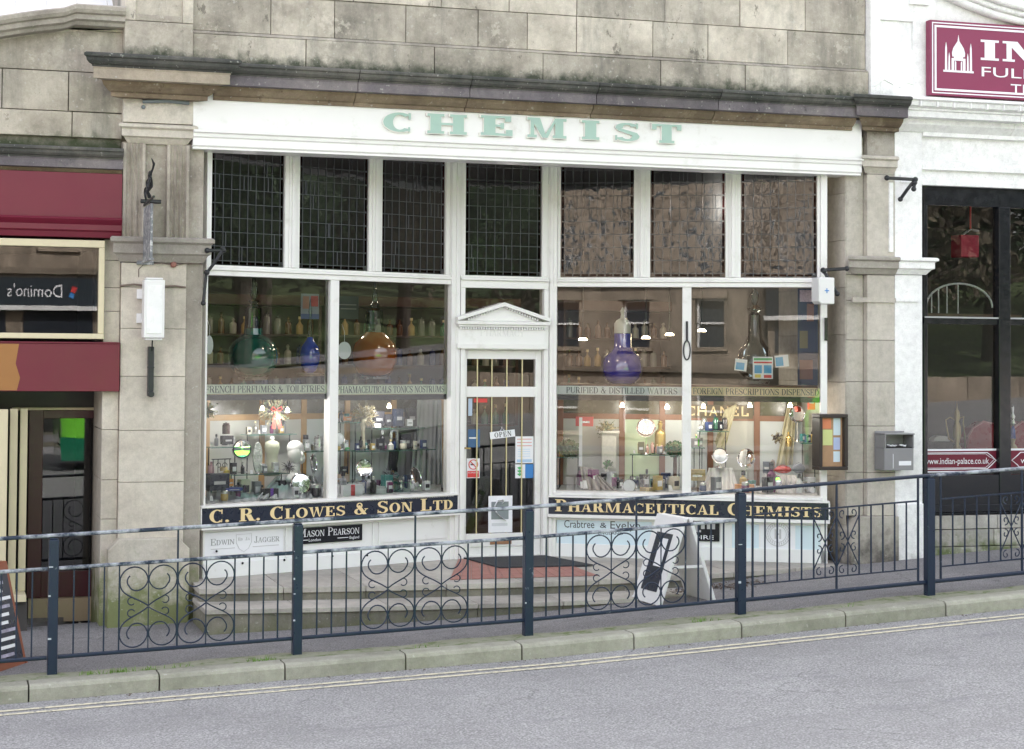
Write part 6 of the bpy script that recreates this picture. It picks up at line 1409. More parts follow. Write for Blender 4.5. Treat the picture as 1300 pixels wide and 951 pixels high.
# twig and flower arrangements
def spray(name, fr, x, y, n, R_, k, label, cols, cat='dried flowers', stem=14, flat=.8, up=.4, leafs=True, ribbon=None):
    o, p, s, T = G(name, fr, x, y, n, label, cat); mats = cols
    for mi, m_ in enumerate(mats):
        mb = MB()
        for i in range(k//len(mats)):
            v = Vector((random.gauss(0, 1), random.gauss(0, 1)*.6, random.gauss(0, 1)*flat+up)).normalized(); r_ = R_*s*random.uniform(.45, 1)
            a_ = p; b_ = p+v*r_; m2 = p+v*r_*.55+Vector((random.uniform(-1, 1), 0, random.uniform(-1, 1)))*R_*s*.08
            mb.tube([a_, m2, b_], [.9*s*.7, .6*s*.7, .2*s], 4)
            if leafs:
                for q_ in range(5):
                    c_ = a_.lerp(b_, random.uniform(.5, 1))+Vector((random.uniform(-1, 1), random.uniform(-1, 1), random.uniform(-1, 1)))*R_*s*.08; w_ = 1.3*s
                    d1 = Vector((random.uniform(-1, 1), random.uniform(-1, 1), random.uniform(-1, 1)))*w_; d2 = Vector((random.uniform(-1, 1), random.uniform(-1, 1), random.uniform(-1, 1)))*w_
                    mb.add([c_-d1, c_+d2, c_+d1, c_-d2], [(0, 1, 2, 3)], random.uniform(.7, 1.2))
        mb.build(['foliage', 'blossom', 'twigs'][mi % 3], m_, o)
    if ribbon:
        mb = MB()
        for sg_ in (-1, 1): mb.tube([T(0, .04, -2*s), T(sg_*3*s, .05, -12*s), T(sg_*5*s+1*s, .045, -24*s)], [1.0*s, 2.4*s, 2.8*s], 6, flat=.2); mb.tube([T(0, .04, 0), T(sg_*6*s, .06, 4*s), T(sg_*8*s, .05, 0), T(sg_*3*s, .05, -2*s), T(0, .04, -1*s)], 1.4*s, 6, flat=.3)
        mb.build('ribbon', ribbon, o)
    return o
DRG = M('dried_green', (.14, .17, .10), .8, tint=True); DRB = M('dried_straw', (.42, .36, .22), .8, tint=True); DRK = M('dark_twig', (.05, .04, .045), .7, tint=True); DRS = M('silver_twig', (.35, .34, .38), .5, tint=True)
spray('ribbon_wreath', FL, 348, 520, -.5, 24, 120, 'dried green spray with red ribbon bow hanging under the word band', [DRG, DRB, DRK], up=.15, ribbon=M('red_ribbon', (.55, .09, .07), .45))
spray('dried_flowers', FL, 463, 530, -.5, 20, 130, 'pale dried flower bunch standing in the second pane', [DRB, M('straw_pale', (.55, .52, .42), .8, tint=True)], up=.5)
mb = MB(); p = at(FL, 461, 552, -.5); s = pxm(p); mb.lathe(p-Vector((0, 0, 18*s)), [(4*s, 0), (2.4*s, 6*s), (2.2*s, 22*s), (4.5*s, 40*s)], 14); tag(mb.build('tall_vase', M('straw_vase', (.5, .46, .34), .5), smooth=True), 'slender straw coloured vase holding the pale dried flowers', 'vase')
spray('twig_ball', FL, 495, 605, -.3, 13, 90, 'dark and silver spiky twig ball in the second pane', [DRK, DRS], up=0, leafs=False)
spray('twig_ball', FL, 366, 593, -.25, 11, 70, 'dark and silver spiky twig ball in front of the white bust', [DRK, DRS], up=0, leafs=False)
spray('hanging_greenery', FL, 264, 520, -.45, 16, 60, 'green trailing plant at the far left edge of the left window', [DRG, M('leaf_yellow', (.3, .3, .08), .7, tint=True)], up=-.4)
spray('dried_flowers', FRR, 987, 556, -.5, 9, 60, 'small brown dried posy hanging in the last pane', [DRK, DRB], up=-.2)
spray('hanging_greenery', FRR, 770, 545, -.55, 16, 70, 'straw and green spray over the pale column in the third pane', [DRB, DRG], up=.3)
spray('potted_plant', FRR, 772, 591, -.4, 8, 40, 'small green sprig at the foot of the pale column', [DRG, M('fresh_green', (.08, .30, .06), .6, tint=True)], up=.6)
# topiary balls
def topiary(fr, x, y, n, R_, label, trunk, col):
    o, p, s, T = G('topiary_ball', fr, x, y, n, label, 'topiary'); mb = MB()
    for i in range(420):
        v = Vector((random.gauss(0, 1), random.gauss(0, 1), random.gauss(0, 1))).normalized(); c_ = p+Vector((v.x, v.y, v.z*.82))*R_*s*random.uniform(.86, 1.04); w_ = 1.5*s
        d1 = Vector((random.uniform(-1, 1), random.uniform(-1, 1), random.uniform(-1, 1)))*w_; d2 = Vector((random.uniform(-1, 1), random.uniform(-1, 1), random.uniform(-1, 1)))*w_
        mb.add([c_-d1, c_+d2, c_+d1, c_-d2], [(0, 1, 2, 3)], random.uniform(.6, 1.3))
    mb.build('foliage', col, o); mb = MB(); mb.ball(p, R_*s*.85, R_*s*.85, R_*s*.7); mb.build('core', DRG, o)
    if trunk: mb = MB(); mb.tube([p, p-Vector((0, 0, trunk*s))], 2.5*s, 8); mb.build('trunk', DWOOD, o)
topiary(FRR, 722, 570, -.45, 15, 'sage green ball topiary at the left of the third pane', 8, M('sage_leaf', (.15, .24, .14), .7, tint=True))
topiary(FRR, 857, 570, -.45, 12.5, 'dark green ball topiary right of the gold candlestick', 48, M('box_leaf', (.02, .12, .05), .6, tint=True))
# pale column with lace
mb = MB(); p = at(FRR, 773, 594, -.55); s = pxm(p); T = loc(p, FRR.ang); mb.box(T, -9*s, 9*s, -.05, .05, 0, 44*s); mb.box(T, -13*s, 13*s, -.07, .07, 44*s, 47*s); tag(mb.build('display_column', M('lace_white', (.58, .56, .50), .7, var=.25, scale=30), bev=.004), 'pale column draped in lace in the third pane', 'display column')
# cloths
def drape(fr, pts_top, pts_bot, n0, n1, label, mat, folds=9, amp=.018, name='draped_cloth'):
    """cloth falling from a top line to a wider bottom line, pixel outlines on the planes n0 (top) and n1 (bottom)"""
    mb = MB(); R_, C_ = 16, 60; vs = []
    def lerp(P, t):
        k = len(P)-1; i = min(k-1, int(t*k)); f = t*k-i; return tuple(P[i][j]+(P[i+1][j]-P[i][j])*f for j in range(2))
    for r_ in range(R_+1):
        f = r_/R_; n = n0+(n1-n0)*f**1.3
        for c_ in range(C_+1):
            t = c_/C_; a_ = lerp(pts_top, t); b_ = lerp(pts_bot, t); x = a_[0]+(b_[0]-a_[0])*f; y = a_[1]+(b_[1]-a_[1])*f
            w_ = math.sin(t*folds*2*PI+1.3*math.sin(t*7)+f*1.5)*amp*(.25+f)*1.3+math.sin(t*folds*4.7+f*5)*amp*.4
            q_ = fr.p(x, y, n+w_); q_.z = max(q_.z, ZS-.002); vs.append(q_)
    fs = [(r_*(C_+1)+c_, r_*(C_+1)+c_+1, (r_+1)*(C_+1)+c_+1, (r_+1)*(C_+1)+c_) for r_ in range(R_) for c_ in range(C_)]
    mb.add(vs, fs); o = mb.build(name, mat, smooth=True)
    so_ = o.modifiers.new('thick', 'SOLIDIFY'); so_.thickness = .004
    return tag(o, label, 'cloth')
drape(FRR, [(900, 594), (930, 594)], [(890, 628), (940, 629)], -.5, -.25, 'white cloth draped over a box under the small shaving mirror', CLOTHW, 5)
drape(FRR, [(972, 602), (1010, 603)], [(958, 630), (1026, 632)], -.5, -.22, 'white cloth draped over the wide stand at the right', CLOTHW, 7)
drape(FRR, [(736, 592), (752, 594)], [(742, 625), (784, 625)], -.45, -.2, 'taupe shawl hanging in folds at the left of the third pane', CLOTHT, 5)
drape(FRR, [(920, 520), (936, 512)], [(908, 560), (915, 592)], -.75, -.6, 'sheer straw coloured curtain beside the post in the last pane', M('sheer_straw', (.50, .46, .30), .8), 3, .01)
drape(FRR, [(1000, 512), (1012, 510)], [(985, 592), (1006, 590)], -.76, -.65, 'sheer straw coloured curtain at the right of the last pane', M('sheer_straw', (.50, .46, .30), .8), 3, .01)
drape(FL, [(352, 604), (400, 604)], [(325, 634), (416, 634)], -.5, -.1, 'silver grey cloth heaped under the bust and mirrors', CLOTHG, 8, .03)
drape(FL, [(262, 622), (330, 622)], [(262, 641), (332, 638)], -.5, -.08, 'silver grey cloth spread at the lower left of the left window', CLOTHG, 6, .02)
drape(FL, [(430, 612), (560, 615)], [(428, 635), (560, 630)], -.55, -.08, 'silver grey cloth spread along the bed of the second pane', CLOTHG, 9, .02)
drape(FL, [(530, 508), (560, 508)], [(520, 620), (562, 620)], -.70, -.55, 'pale grey curtain hanging at the right of the second pane', M('grey_sheer', (.50, .54, .56), .7), 6, .012)
drape(FRR, [(882, 616), (1036, 618)], [(880, 632), (1038, 635)], -.55, -.07, 'white cloth spread along the bed of the last pane', CLOTHW, 9, .015)
# scrolled iron rack
o, p, s, T = G('iron_rack', FL, 281, 601, -.42, 'black scrolled iron rack under the far left glass shelf', 'iron rack')
for u in (-12, -5, 5, 12): mb = MB(); mb.tube([T(u*s, 0, -10*s), T(u*s, 0, 18*s)], .004, 5); mb.build('bar', IRON, o)
for sg_ in (-1, 1): mb = MB(); mb.tube([T(sg_*(4*s+4*s*(1-.05*k)*math.cos(k*.5)), .005, 10*s+4*s*(1-.05*k)*math.sin(k*.5)) for k in range(12)], .004, 5); mb.build('scroll', IRON, o)
mb = MB(); mb.tube([T(-14*s, 0, 18*s), T(14*s, 0, 18*s)], .005, 5); mb.build('top_bar', IRON, o)
# red purse, striped pillow, small spot lamps
def oval(fr, x, y, n, w_, h_, label, mat, cat, name):
    o, p, s, T = G(name, fr, x, y, n, label, cat); mb = MB(); mb.ball(p+Vector((0, 0, h_*s/2)), w_*s/2, w_*s*.22, h_*s/2, 18, 12); mb.build('body', mat, o, smooth=True)
    mb = MB(); mb.tube([T(-w_*s*.35, .0, h_*s*.85), T(0, 0, h_*s*1.15), T(w_*s*.35, 0, h_*s*.85)], .004, 6); mb.build('handle', mat, o)
oval(FRR, 994, 601, -.35, 24, 9, 'red and white patterned pouch lying on the white cloth', M('scarlet_pattern', (.60, .07, .06), .5, var=.5, scale=60), 'pouch', 'patterned_pouch')
oval(FRR, 1014, 601, -.38, 18, 12, 'grey cushion-shaped pouch behind the red one', M('grey_pattern', (.22, .23, .27), .6, var=.6, scale=50), 'pouch', 'patterned_pouch')
oval(FRR, 982, 598, -.38, 6, 5, 'bright pink powder puff beside the red pouch', M('hot_pink', (.75, .08, .38), .6), 'powder puff', 'powder_puff')
BULB = M('warm_bulb', (.9, .85, .7), .4, emit=((1.0, .84, .55), 6))
for i, (fr, x, y) in enumerate(((FL, 333, 518), (FL, 365, 520), (FL, 494, 515), (FRR, 790, 514), (FRR, 847, 516), (FRR, 893, 515), (FRR, 952, 514), (FRR, 1003, 514))):
    p = at(fr, x, y, -.3); s = pxm(p); o = thing('spot_lamp', p, ['tiny spot lamp left of the red ribbon', 'tiny spot lamp right of the red ribbon', 'tiny lit spot lamp at the top of the second pane', 'tiny lit spot lamp on the first post of the third pane', 'tiny lit spot lamp right in the third pane', 'tiny spot lamp above the letter H of CHANEL', 'tiny spot lamp above the letter L of CHANEL', 'tiny spot lamp near the high right mirror'][i], 'spot lamp', 'spot lamps under the word bands')
    mb = MB(); mb.lathe(p, [(2.8*s, -3*s), (2.4*s, 0), (1*s, 3*s)], 12); mb.build('bulb', BULB, o, smooth=True); mb = MB(); mb.tube([p+Vector((0, 0, 3*s)), p+Vector((0, 0, 12*s))], .004, 5); mb.build('stem', BLACK, o)
    l_ = bpy.data.lights.new('spot_bulb', 'POINT'); l_.energy = 1.8 if fr is FL else 1.2; l_.color = (1, .98, .97) if fr is FL else (1, .94, .85); l_.shadow_soft_size = .05; lo = bpy.data.objects.new('spot_bulb', l_); COL.objects.link(lo); lo.location = p-Vector((0, 0, .06))
# cards and posters
def card(fr, x0, y0, x1, y1, n, label, mats, name='price_card', cat='card', rot=0.0):
    xm, ym = (x0+x1)/2, (y0+y1)/2; p = fr.p(xm, ym, n); s = pxm(p); w_, h_ = (x1-x0)*s/math.cos(math.atan(.05)), (y1-y0)*s; T0 = loc(p, fr.ang); c_, d_ = math.cos(rot), math.sin(rot)
    T = lambda u, nn, z: T0(u*c_-z*d_, nn, u*d_+z*c_)
    o = thing(name, p, label, cat); mb = MB(); mb.box(T, -w_/2, w_/2, -.003, 0, -h_/2, h_/2); mb.build('paper', PWHITE if not isinstance(mats[0], bpy.types.Material) else mats[0], o)
    for (a0_, a1_, b0_, b1_, m_) in mats[1]:
        mb = MB(); mb.box(T, -w_/2+w_*a0_, -w_/2+w_*a1_, .0005, .0015, -h_/2+h_*b0_, -h_/2+h_*b1_); mb.build('print', m_, o)
    return o
CYB = M('cyan_print', (.08, .38, .68), .5)
card(FRR, 933, 456, 948, 471, -.2, 'tilted white card with blue block left of the offer sheet', [PWHITE, [(.1, .8, .1, .7, CYB)]], rot=-.1)
card(FRR, 956, 453, 981, 481, -.2, 'offer sheet with green, red and blue blocks in the last pane', [PWHITE, [(.05, .95, .84, .94, GREENP), (.05, .95, .7, .78, REDP), (.08, .45, .25, .62, CYB), (.55, .93, .25, .62, CYB), (.1, .4, .05, .2, YELP), (.55, .93, .04, .18, REDP)]])
card(FRR, 984, 451, 1001, 466, -.2, 'tilted white card with blue block right of the offer sheet', [PWHITE, [(.05, .6, .1, .85, CYB)]], rot=.1)
card(FL, 380, 373, 407, 405, -.9, 'portrait poster with pink flower behind the blue carboy', [M('grey_poster', (.32, .35, .42), .5), [(.1, .45, .4, .9, M('skin_tone_print', (.50, .25, .2), .5)), (.55, .95, .5, .92, M('rose_print', (.6, .10, .12), .5)), (0, 1, 0, .2, M('blue_grey_print', (.10, .14, .32), .5))]], 'poster', 'poster')
card(FL, 424, 376, 458, 405, -1.4, 'dark grey poster with faint lines behind the amber carboy', [M('slate_poster', (.07, .09, .10), .5), [(.1, .9, .6, .65, GREYL), (.2, .9, .42, .47, GREYL)]], 'poster', 'poster')
card(FRR, 1013, 366, 1038, 489, -.35, 'tall dark blue poster with faces at the right edge of the last pane', [M('midnight_poster', (.015, .025, .07), .4), [(.1, .9, .86, .98, M('stripe_print', (.5, .4, .45), .5, var=.8, scale=60)), (.45, .8, .66, .84, M('face_print', (.20, .10, .08), .5)), (.1, .5, .38, .56, M('gold_print', (.16, .13, .06), .5)), (.1, .75, .06, .26, M('ruddy_print', (.15, .06, .05), .5))]], 'poster', 'poster')
card(FD, 619, 629.5, 651.5, 676, -.012, 'white poster with grey swan-like emblem taped inside the door glass', [PWHITE, [(.12, .84, .36, .84, M('swan_grey', (.22, .25, .26), .5)), (.14, .80, .18, .26, M('pale_letter', (.62, .64, .66), .5))]], 'door_poster', 'poster')
p = FD.p(635, 650, -.008); s = pxm(p); T = loc(p, FD.ang); mb = MB(); mb.tube([T(2*s, 0, 10*s), T(5*s, 0, 13*s), T(3*s, 0, 16*s), T(-4*s, 0, 15*s), T(-8*s, 0, 8*s), T(-6*s, 0, 0), T(0, 0, -6*s), T(8*s, 0, -11*s)], [1.5*s, 2.5*s, 3*s, 3.5*s, 4*s, 4.5*s, 5*s, 3*s], 8, flat=.05); tag(mb.build('swan_emblem', PWHITE), 'white curved emblem on the grey square of the door poster', 'emblem')
# OPEN sign
p = FD.p(638, 551.5, -.012); s = pxm(p); T0 = loc(p, FD.ang); rt = math.radians(6); T = lambda u, n, z: T0(u*math.cos(rt)-z*math.sin(rt), n, u*math.sin(rt)+z*math.cos(rt))
o = thing('open_sign', p, 'small white OPEN sign hanging tilted behind the door glass', 'open sign'); mb = MB(); mb.box(T, -17*s, 17*s, -.006, 0, -4.5*s, 4.5*s); mb.build('plate', PWHITE, o)
mb = MB(); roman(mb, T, 'OPEN', -11*s, 12*s, -3*s, 6.2*s, 0, TT=.18, t=.07, small=1, gap=.2); mb.build('lettering', DKG, o)
mb = MB(); mb.tube([T(-3*s, 0, 4.5*s), T(0, 0, 8*s), T(3*s, 0, 4.5*s)], .003, 5); mb.tube([T(0, .0, 8*s), T(0, 0, 10*s)], .006, 6); mb.build('hook', CHROME, o)
# --- restaurant window goods
def rp(x, y, n=-.6): return F.p(x, y, n)
p = rp(1215, 571); s = pxm(p); T = loc(p); o = thing('brass_ewer', p, 'tall engraved brass ewer with spout in the restaurant window', 'ewer')
ANB = M('aged_brass', (.42, .33, .18), .4, metal=.75, bump=.6, bscale=80)
mb = MB(); mb.lathe(p, [(6*s, 0), (5*s, 3*s), (2.5*s, 7*s), (5*s, 18*s), (4.6*s, 28*s), (2.5*s, 36*s), (3.8*s, 40*s), (3*s, 48*s), (1.2*s, 52*s), (.3*s, 62*s)], 20); mb.build('body', ANB, o, smooth=True)
mb = MB(); mb.tube([T(-5*s, 0, 10*s), T(-12*s, 0, 14*s), T(-15*s, 0, 30*s), T(-16*s, 0, 38*s), T(-10*s, 0, 41*s), T(-3*s, 0, 38*s)], [1.4*s, 1.2*s, .8*s, .7*s, .7*s, .8*s], 8); mb.build('spout', ANB, o, smooth=True)
mb = MB(); mb.tube([T(4*s, 0, 40*s), T(10*s, 0, 42*s), T(9*s, 0, 34*s), T(11*s, 0, 20*s), T(12*s, 0, 2*s)], .8*s, 8); mb.build('handle', ANB, o, smooth=True)
p = rp(1286, 571); s = pxm(p); o = thing('hookah', p, 'silver and blue hookah with tassel at the right edge of the restaurant window', 'hookah')
mb = MB(); mb.lathe(p, [(6*s, 0), (5*s, 4*s), (2*s, 8*s), (3.5*s, 14*s)], 16); mb.build('foot', ANB, o, smooth=True); mb = MB(); mb.lathe(p, [(3.5*s, 14*s), (3*s, 24*s), (1.5*s, 30*s)], 16); mb.build('bowl', M('cobalt_enamel', (.02, .06, .35), .2), o, smooth=True); mb = MB(); mb.lathe(p, [(1.5*s, 30*s), (3.5*s, 34*s), (1.5*s, 38*s), (3*s, 42*s), (1*s, 46*s), (1.5*s, 54*s), (.3*s, 58*s)], 16); mb.build('stem', SILV, o, smooth=True)
# red seats
RSEAT = M('red_leather', (.30, .012, .03), .3, var=.1)
for i, (x, w_) in enumerate(((1243, 46), (1292, 40))):
    p = rp(x, 585, -1.5); s = pxm(p); T = loc(p); o = thing('red_bench', p, ['red upholstered bench back between the ewer and black mullion', 'red upholstered bench back at the right picture edge'][i], 'bench seat', 'red seats in the restaurant')
    mb = MB(); out = [(-w_/2*s, 0), (w_/2*s, 0), (w_/2*s, 46*s), (0, 50*s), (-w_/2*s+8*s, 42*s), (-w_/2*s, 30*s)]; mb.poly(T, out, -.08, .08); mb.build('backrest', RSEAT, o, bev=.02)
    mb = MB(); mb.tube([T(a_, .085, b_) for a_, b_ in out[1:]], .012, 6); mb.build('piping', M('pink_piping', (.5, .18, .2), .4), o)
    mb = MB(); mb.box(T, -w_/2*s, w_/2*s, .08, .5, 0, 14*s); mb.build('seat', RSEAT, o, bev=.02)
p = rp(1193, 560, -1.2); s = pxm(p); mb = MB(); mb.poly(loc(p), [(12*s*math.cos(t*PI/10), 7*s*abs(math.sin(t*PI/10))**.7) for t in range(11)], -.05, .05); tag(mb.build('folded_napkin', CLOTHW), 'white fan-folded napkin behind the ewer in the restaurant', 'napkin')
p = rp(1225, 327, -.8); s = pxm(p); T = loc(p); o = thing('hanging_lamp', p, 'square red lamp shade hanging from a red rod in the restaurant window', 'hanging lamp')
mb = MB(); mb.box(T, -13*s, 13*s, -.1, .1, 0, 28*s); mb.build('shade', M('crimson_shade', (.50, .03, .07), .5, var=.3, scale=30), o, bev=.01); mb = MB(); mb.tube([T(8*s, 0, 35*s), T(8*s, 0, 74*s)], 1.3*s, 6); mb.build('rod', M('red_rod', (.8, .02, .05), .4), o); mb = MB(); mb.tube([T(-5*s, 0, 28*s), T(8*s, 0, 36*s), T(20*s, 0, 34*s)], 1.6*s, 6); mb.build('crossbar', SILV, o)
p = rp(1218, 398, -1.6); s = pxm(p); T = loc(p); o = thing('arched_screen', p, 'thin white arched metal screen inside the restaurant', 'screen'); mb = MB()
mb.tube([T(48*s*math.cos(t), 0, 8*s+30*s*math.sin(t)) for t in [PI*i/20 for i in range(21)]], .012, 6); mb.build('arch', WHITE2, o)
for u in (-40, -30, -18, -2): mb = MB(); mb.tube([T(u*s, 0, 0), T(u*s, 0, 8*s+30*s*math.sqrt(max(0, 1-(u/48)**2)))], .008, 5); mb.build('bar', WHITE2, o)
mb = MB(); mb.box(T, -48*s, 90*s, -.02, .02, -12*s, -.5*s); mb.build('sill_panel', M('umber_rail', (.14, .09, .06), .5), o)

# --- small goods crowded on the glass shelves and beds
FM = [BLK, PWHITE, SILV, M('tag_cream', (.62, .58, .46), .5), M('cosmetic_navy', (.03, .05, .14), .3), M('cosmetic_teal', (.06, .25, .24), .3), M('cosmetic_plum', (.20, .04, .14), .3), M('cosmetic_gold', (.50, .36, .12), .3), M('cosmetic_grey', (.25, .26, .28), .4)]
fk = {}
def small(kind, p, s, fr, m_):
    key = (kind, m_)
    if key in fk: s3 = random.uniform(1, s); return copy_thing(fk[key], p, dup_scale=(s3, s3, s3*random.uniform(.85, 1.25)))
    q = Vector(p); T = loc(q, fr.ang)
    if kind == 0:
        o = thing('small_carton', q, 'small plain upright carton among the goods crowded on the window shelves', 'carton', 'small cartons in the windows'); mb = MB(); mb.box(T, -.024, .024, -.018, .018, 0, .075); mb.build('box', m_, o, bev=.002); mb = MB(); mb.box(T, -.017, .017, .018, .0188, .02, .05); mb.build('paper_label', PWHITE if m_ not in (PWHITE, FM[3]) else DKG, o)
    elif kind == 1:
        o = thing('small_jar', q, 'small round lidded jar among the goods crowded on the window shelves', 'jar', 'small jars in the windows'); mb = MB(); mb.lathe(q, [(.022, 0), (.026, .01), (.026, .035), (.022, .042)], 14); mb.build('body', m_, o, smooth='auto'); mb = MB(); mb.lathe(q, [(.025, .0425), (.025, .058), (.02, .062)], 14); mb.build('lid', SILV, o, smooth='auto')
    elif kind == 2:
        o = thing('small_bottle', q, 'small slim bottle among the goods crowded on the window shelves', 'bottle', 'small bottles in the windows'); mb = MB(); mb.lathe(q, [(.018, 0), (.02, .01), (.02, .07), (.008, .082), (.008, .09)], 12); mb.build('body', m_, o, smooth='auto'); mb = MB(); mb.lathe(q, [(.011, .0905), (.011, .115), (.005, .118)], 12); mb.build('cap', BLK if m_ is not BLK else SILV, o, smooth='auto')
    else:
        o = thing('price_tag', q, 'tiny white price tag standing among the window goods', 'price tag', 'price tags in the windows'); mb = MB(); mb.hexa([T(-.016, 0, 0), T(.016, 0, 0), T(.016, .003, 0), T(-.016, .003, 0), T(-.012, -.008, .036), T(.012, -.008, .036), T(.012, -.005, .036), T(-.012, -.005, .036)]); mb.build('card', PWHITE, o)
    fk[key] = o; return o
random.seed(21)
for fr, xa, xb, yy, n0, n1, cnt in ((FL, 266, 300, 566, -.6, -.44, 4), (FL, 296, 358, 600.5, -.48, -.3, 6), (FL, 316, 370, 550.5, -.7, -.58, 6), (FL, 386, 443, 571.5, -.6, -.45, 7), (FL, 450, 542, 570.5, -.6, -.4, 12), (FL, 473, 530, 542.5, -.68, -.5, 7), (FL, 433, 452, 535.5, -.63, -.53, 3), (FRR, 711, 736, 579.5, -.58, -.42, 3), (FRR, 803, 864, 576.5, -.6, -.44, 8), (FRR, 888, 922, 546.5, -.58, -.44, 4), (FRR, 880, 893, 567.5, -.58, -.44, 2), (FRR, 1017, 1036, 561.5, -.6, -.44, 3)):
    zz_ = fr.z((xa+xb)/2, yy, (n0+n1)/2)
    for i in range(cnt):
        n = random.uniform(n0, n1); x = xa+(xb-xa)*(i+random.random()*.8)/cnt; p = fr.T(fr.u(x, n), n, zz_+.001); small(random.choice([0, 0, 1, 2, 2, 3]), p, 1.5, fr, random.choice(FM))
for fr, xa, xb, cnt in ((FL, 268, 412, 26), (FL, 431, 555, 28), (FRR, 712, 862, 22), (FRR, 884, 1034, 20)):
    for i in range(cnt):
        n = random.uniform(-.75, -.12); x = random.uniform(xa, xb); p = fr.T(fr.u(x, n), n, ZS+.012); small(random.choice([0, 0, 1, 2, 3]), p, 2.3, fr, random.choice(FM))
# ================================================================== THE OTHER SIDE OF THE STREET (seen mirrored in the glass)
def far_building(x0, x1, Y, zg, h, label, floors, fas=None, cols=None, wst=FARST):
    """front faces +Y (towards the shop)"""
    o = thing('terrace_building', ((x0+x1)/2, Y, zg), label, 'building'); T = lambda u, n, z: Vector((u, Y+n, zg+z))
    mb = MB(); n_ = max(3, int((x1-x0)/2.6)); w_ = (x1-x0)/n_; fh = h/floors
    mb.box(T, x0, x1, -6, -.35, 0, h, .8)
    for f in range(floors):
        for i in range(n_):
            a_ = x0+w_*i; ww = w_*.38; m_ = a_+w_/2; z0 = fh*f; zs_, ze_ = z0+fh*.25, z0+fh*.8
            if f == 0 and fas: continue
            mb.box(T, a_, m_-ww/2, -.35, 0, z0, z0+fh, random.uniform(.9, 1.08)); mb.box(T, m_+ww/2, a_+w_, -.35, 0, z0, z0+fh, random.uniform(.9, 1.08)); mb.box(T, m_-ww/2, m_+ww/2, -.35, 0, z0, zs_); mb.box(T, m_-ww/2, m_+ww/2, -.35, 0, ze_, z0+fh)
            mb.box(T, m_-ww/2-.15, m_+ww/2+.15, 0, .12, zs_-.15, zs_, 1.2); mb.box(T, m_-ww/2-.15, m_+ww/2+.15, 0, .08, ze_, ze_+.25, 1.1)
        mb.box(T, x0-.05, x1+.05, 0, .22, z0+fh-.12, z0+fh+.1, .7)
    wl = mb.build('wall', wst, o)
    for f in range(floors):
        if f == 0 and fas: continue
        for i in range(n_):
            m_ = x0+w_*(i+.5); ww = w_*.38; zs_, ze_ = fh*f+fh*.25, fh*f+fh*.8
            mb = MB(); 
            mb.box(T, m_-ww/2, m_-ww/2+.07, -.3, -.2, zs_, ze_); mb.box(T, m_+ww/2-.07, m_+ww/2, -.3, -.2, zs_, ze_); mb.box(T, m_-ww/2, m_+ww/2, -.3, -.2, (zs_+ze_)/2-.04, (zs_+ze_)/2+.04); mb.box(T, m_-ww/2, m_+ww/2, -.3, -.2, ze_-.08, ze_)
            wn = mb.build('window', WHITE2, o); mb = MB(); mb.box(T, m_-ww/2, m_+ww/2, -.33, -.31, zs_, ze_); mb.build('pane', M('far_pane', (.04, .05, .06), .1), wn)
    mb = MB(); mb.prof(T, x0-.1, x1+.1, [(.3, h), (-3, h+2.6), (-6, h), ]) ; mb.build('roof', M('far_slate', (.10, .11, .12), .5), o)
    if fas:
        mb = MB(); mb.box(T, x0, x1, -.35, -.1, 0, fh*.62, .9); mb.box(T, x0, x1, -.35, .05, fh*.92, fh); mb.build('shop_wall', wst, o)
        for i in range(n_): mb = MB(); a_ = x0+w_*i+.3; mb.box(T, a_, a_+w_-.6, -.1, -.05, .6, fh*.6); mb.build('shop_window', M('far_shop_glass', (.03, .035, .045), .1), o)
        mb = MB(); mb.box(T, x0, x1, -.35, .12, fh*.62, fh*.92); fb = mb.build('fascia', M('charcoal_fascia', (.02, .03, .04), .35), o); mb = MB(); mb.box(T, x0, x1, -.1, .35, fh*.57, fh*.62); mb.build('ledge', WHITE2, o)
        return o, T, fb, fh
    return o, T, None, fh
far_g = -1.0
YB = -42.0
oA = far_building(-6.2, 5.5, YB, 1.7, 9.5, 'stone building opposite with charcoal shop fascia, mirrored in the left windows', 3, fas=True)
# the fascia wording runs in +X reversed so that it reads properly to someone facing it
T_, fb, fh = oA[1], oA[2], oA[3]
def TM(u, n, z): return T_(-u, n, z)
fz = fh*.62
sans('lettering', "Domino's", TM, -4.15, fz+.30, .46, .13, PWHITE, fb, u1=-2.3)
mb = MB(); c_ = Vector((4.6, 0, 0))
for q_, m_ in ((0, REDP), (1, BLUEP)):
    mb = MB(); a_ = math.radians(-20)
    def R2(u, z): return (4.5+.6*u*math.cos(a_)-.6*z*math.sin(a_), fz+.48+.6*u*math.sin(a_)+.6*z*math.cos(a_))
    pts = [R2(u, z+(.17 if q_ == 0 else -.17)) for u, z in ((-.15, -.15), (.15, -.15), (.15, .15), (-.15, .15))]; mb.poly(T_, pts, .12, .15); mb.build('emblem_half', m_, fb)
far_building(-21, -6.4, YB+1.5, far_g-.6, 13, 'tall brown stone terrace opposite, mirrored in the right windows', 4)
far_building(-36, -21.2, YB, far_g-1.2, 11, 'brown stone terrace further down the hill opposite', 3)
far_building(5.8, 15, YB-2, far_g+.4, 9, 'small stone terrace opposite with two floors of sash windows', 2)
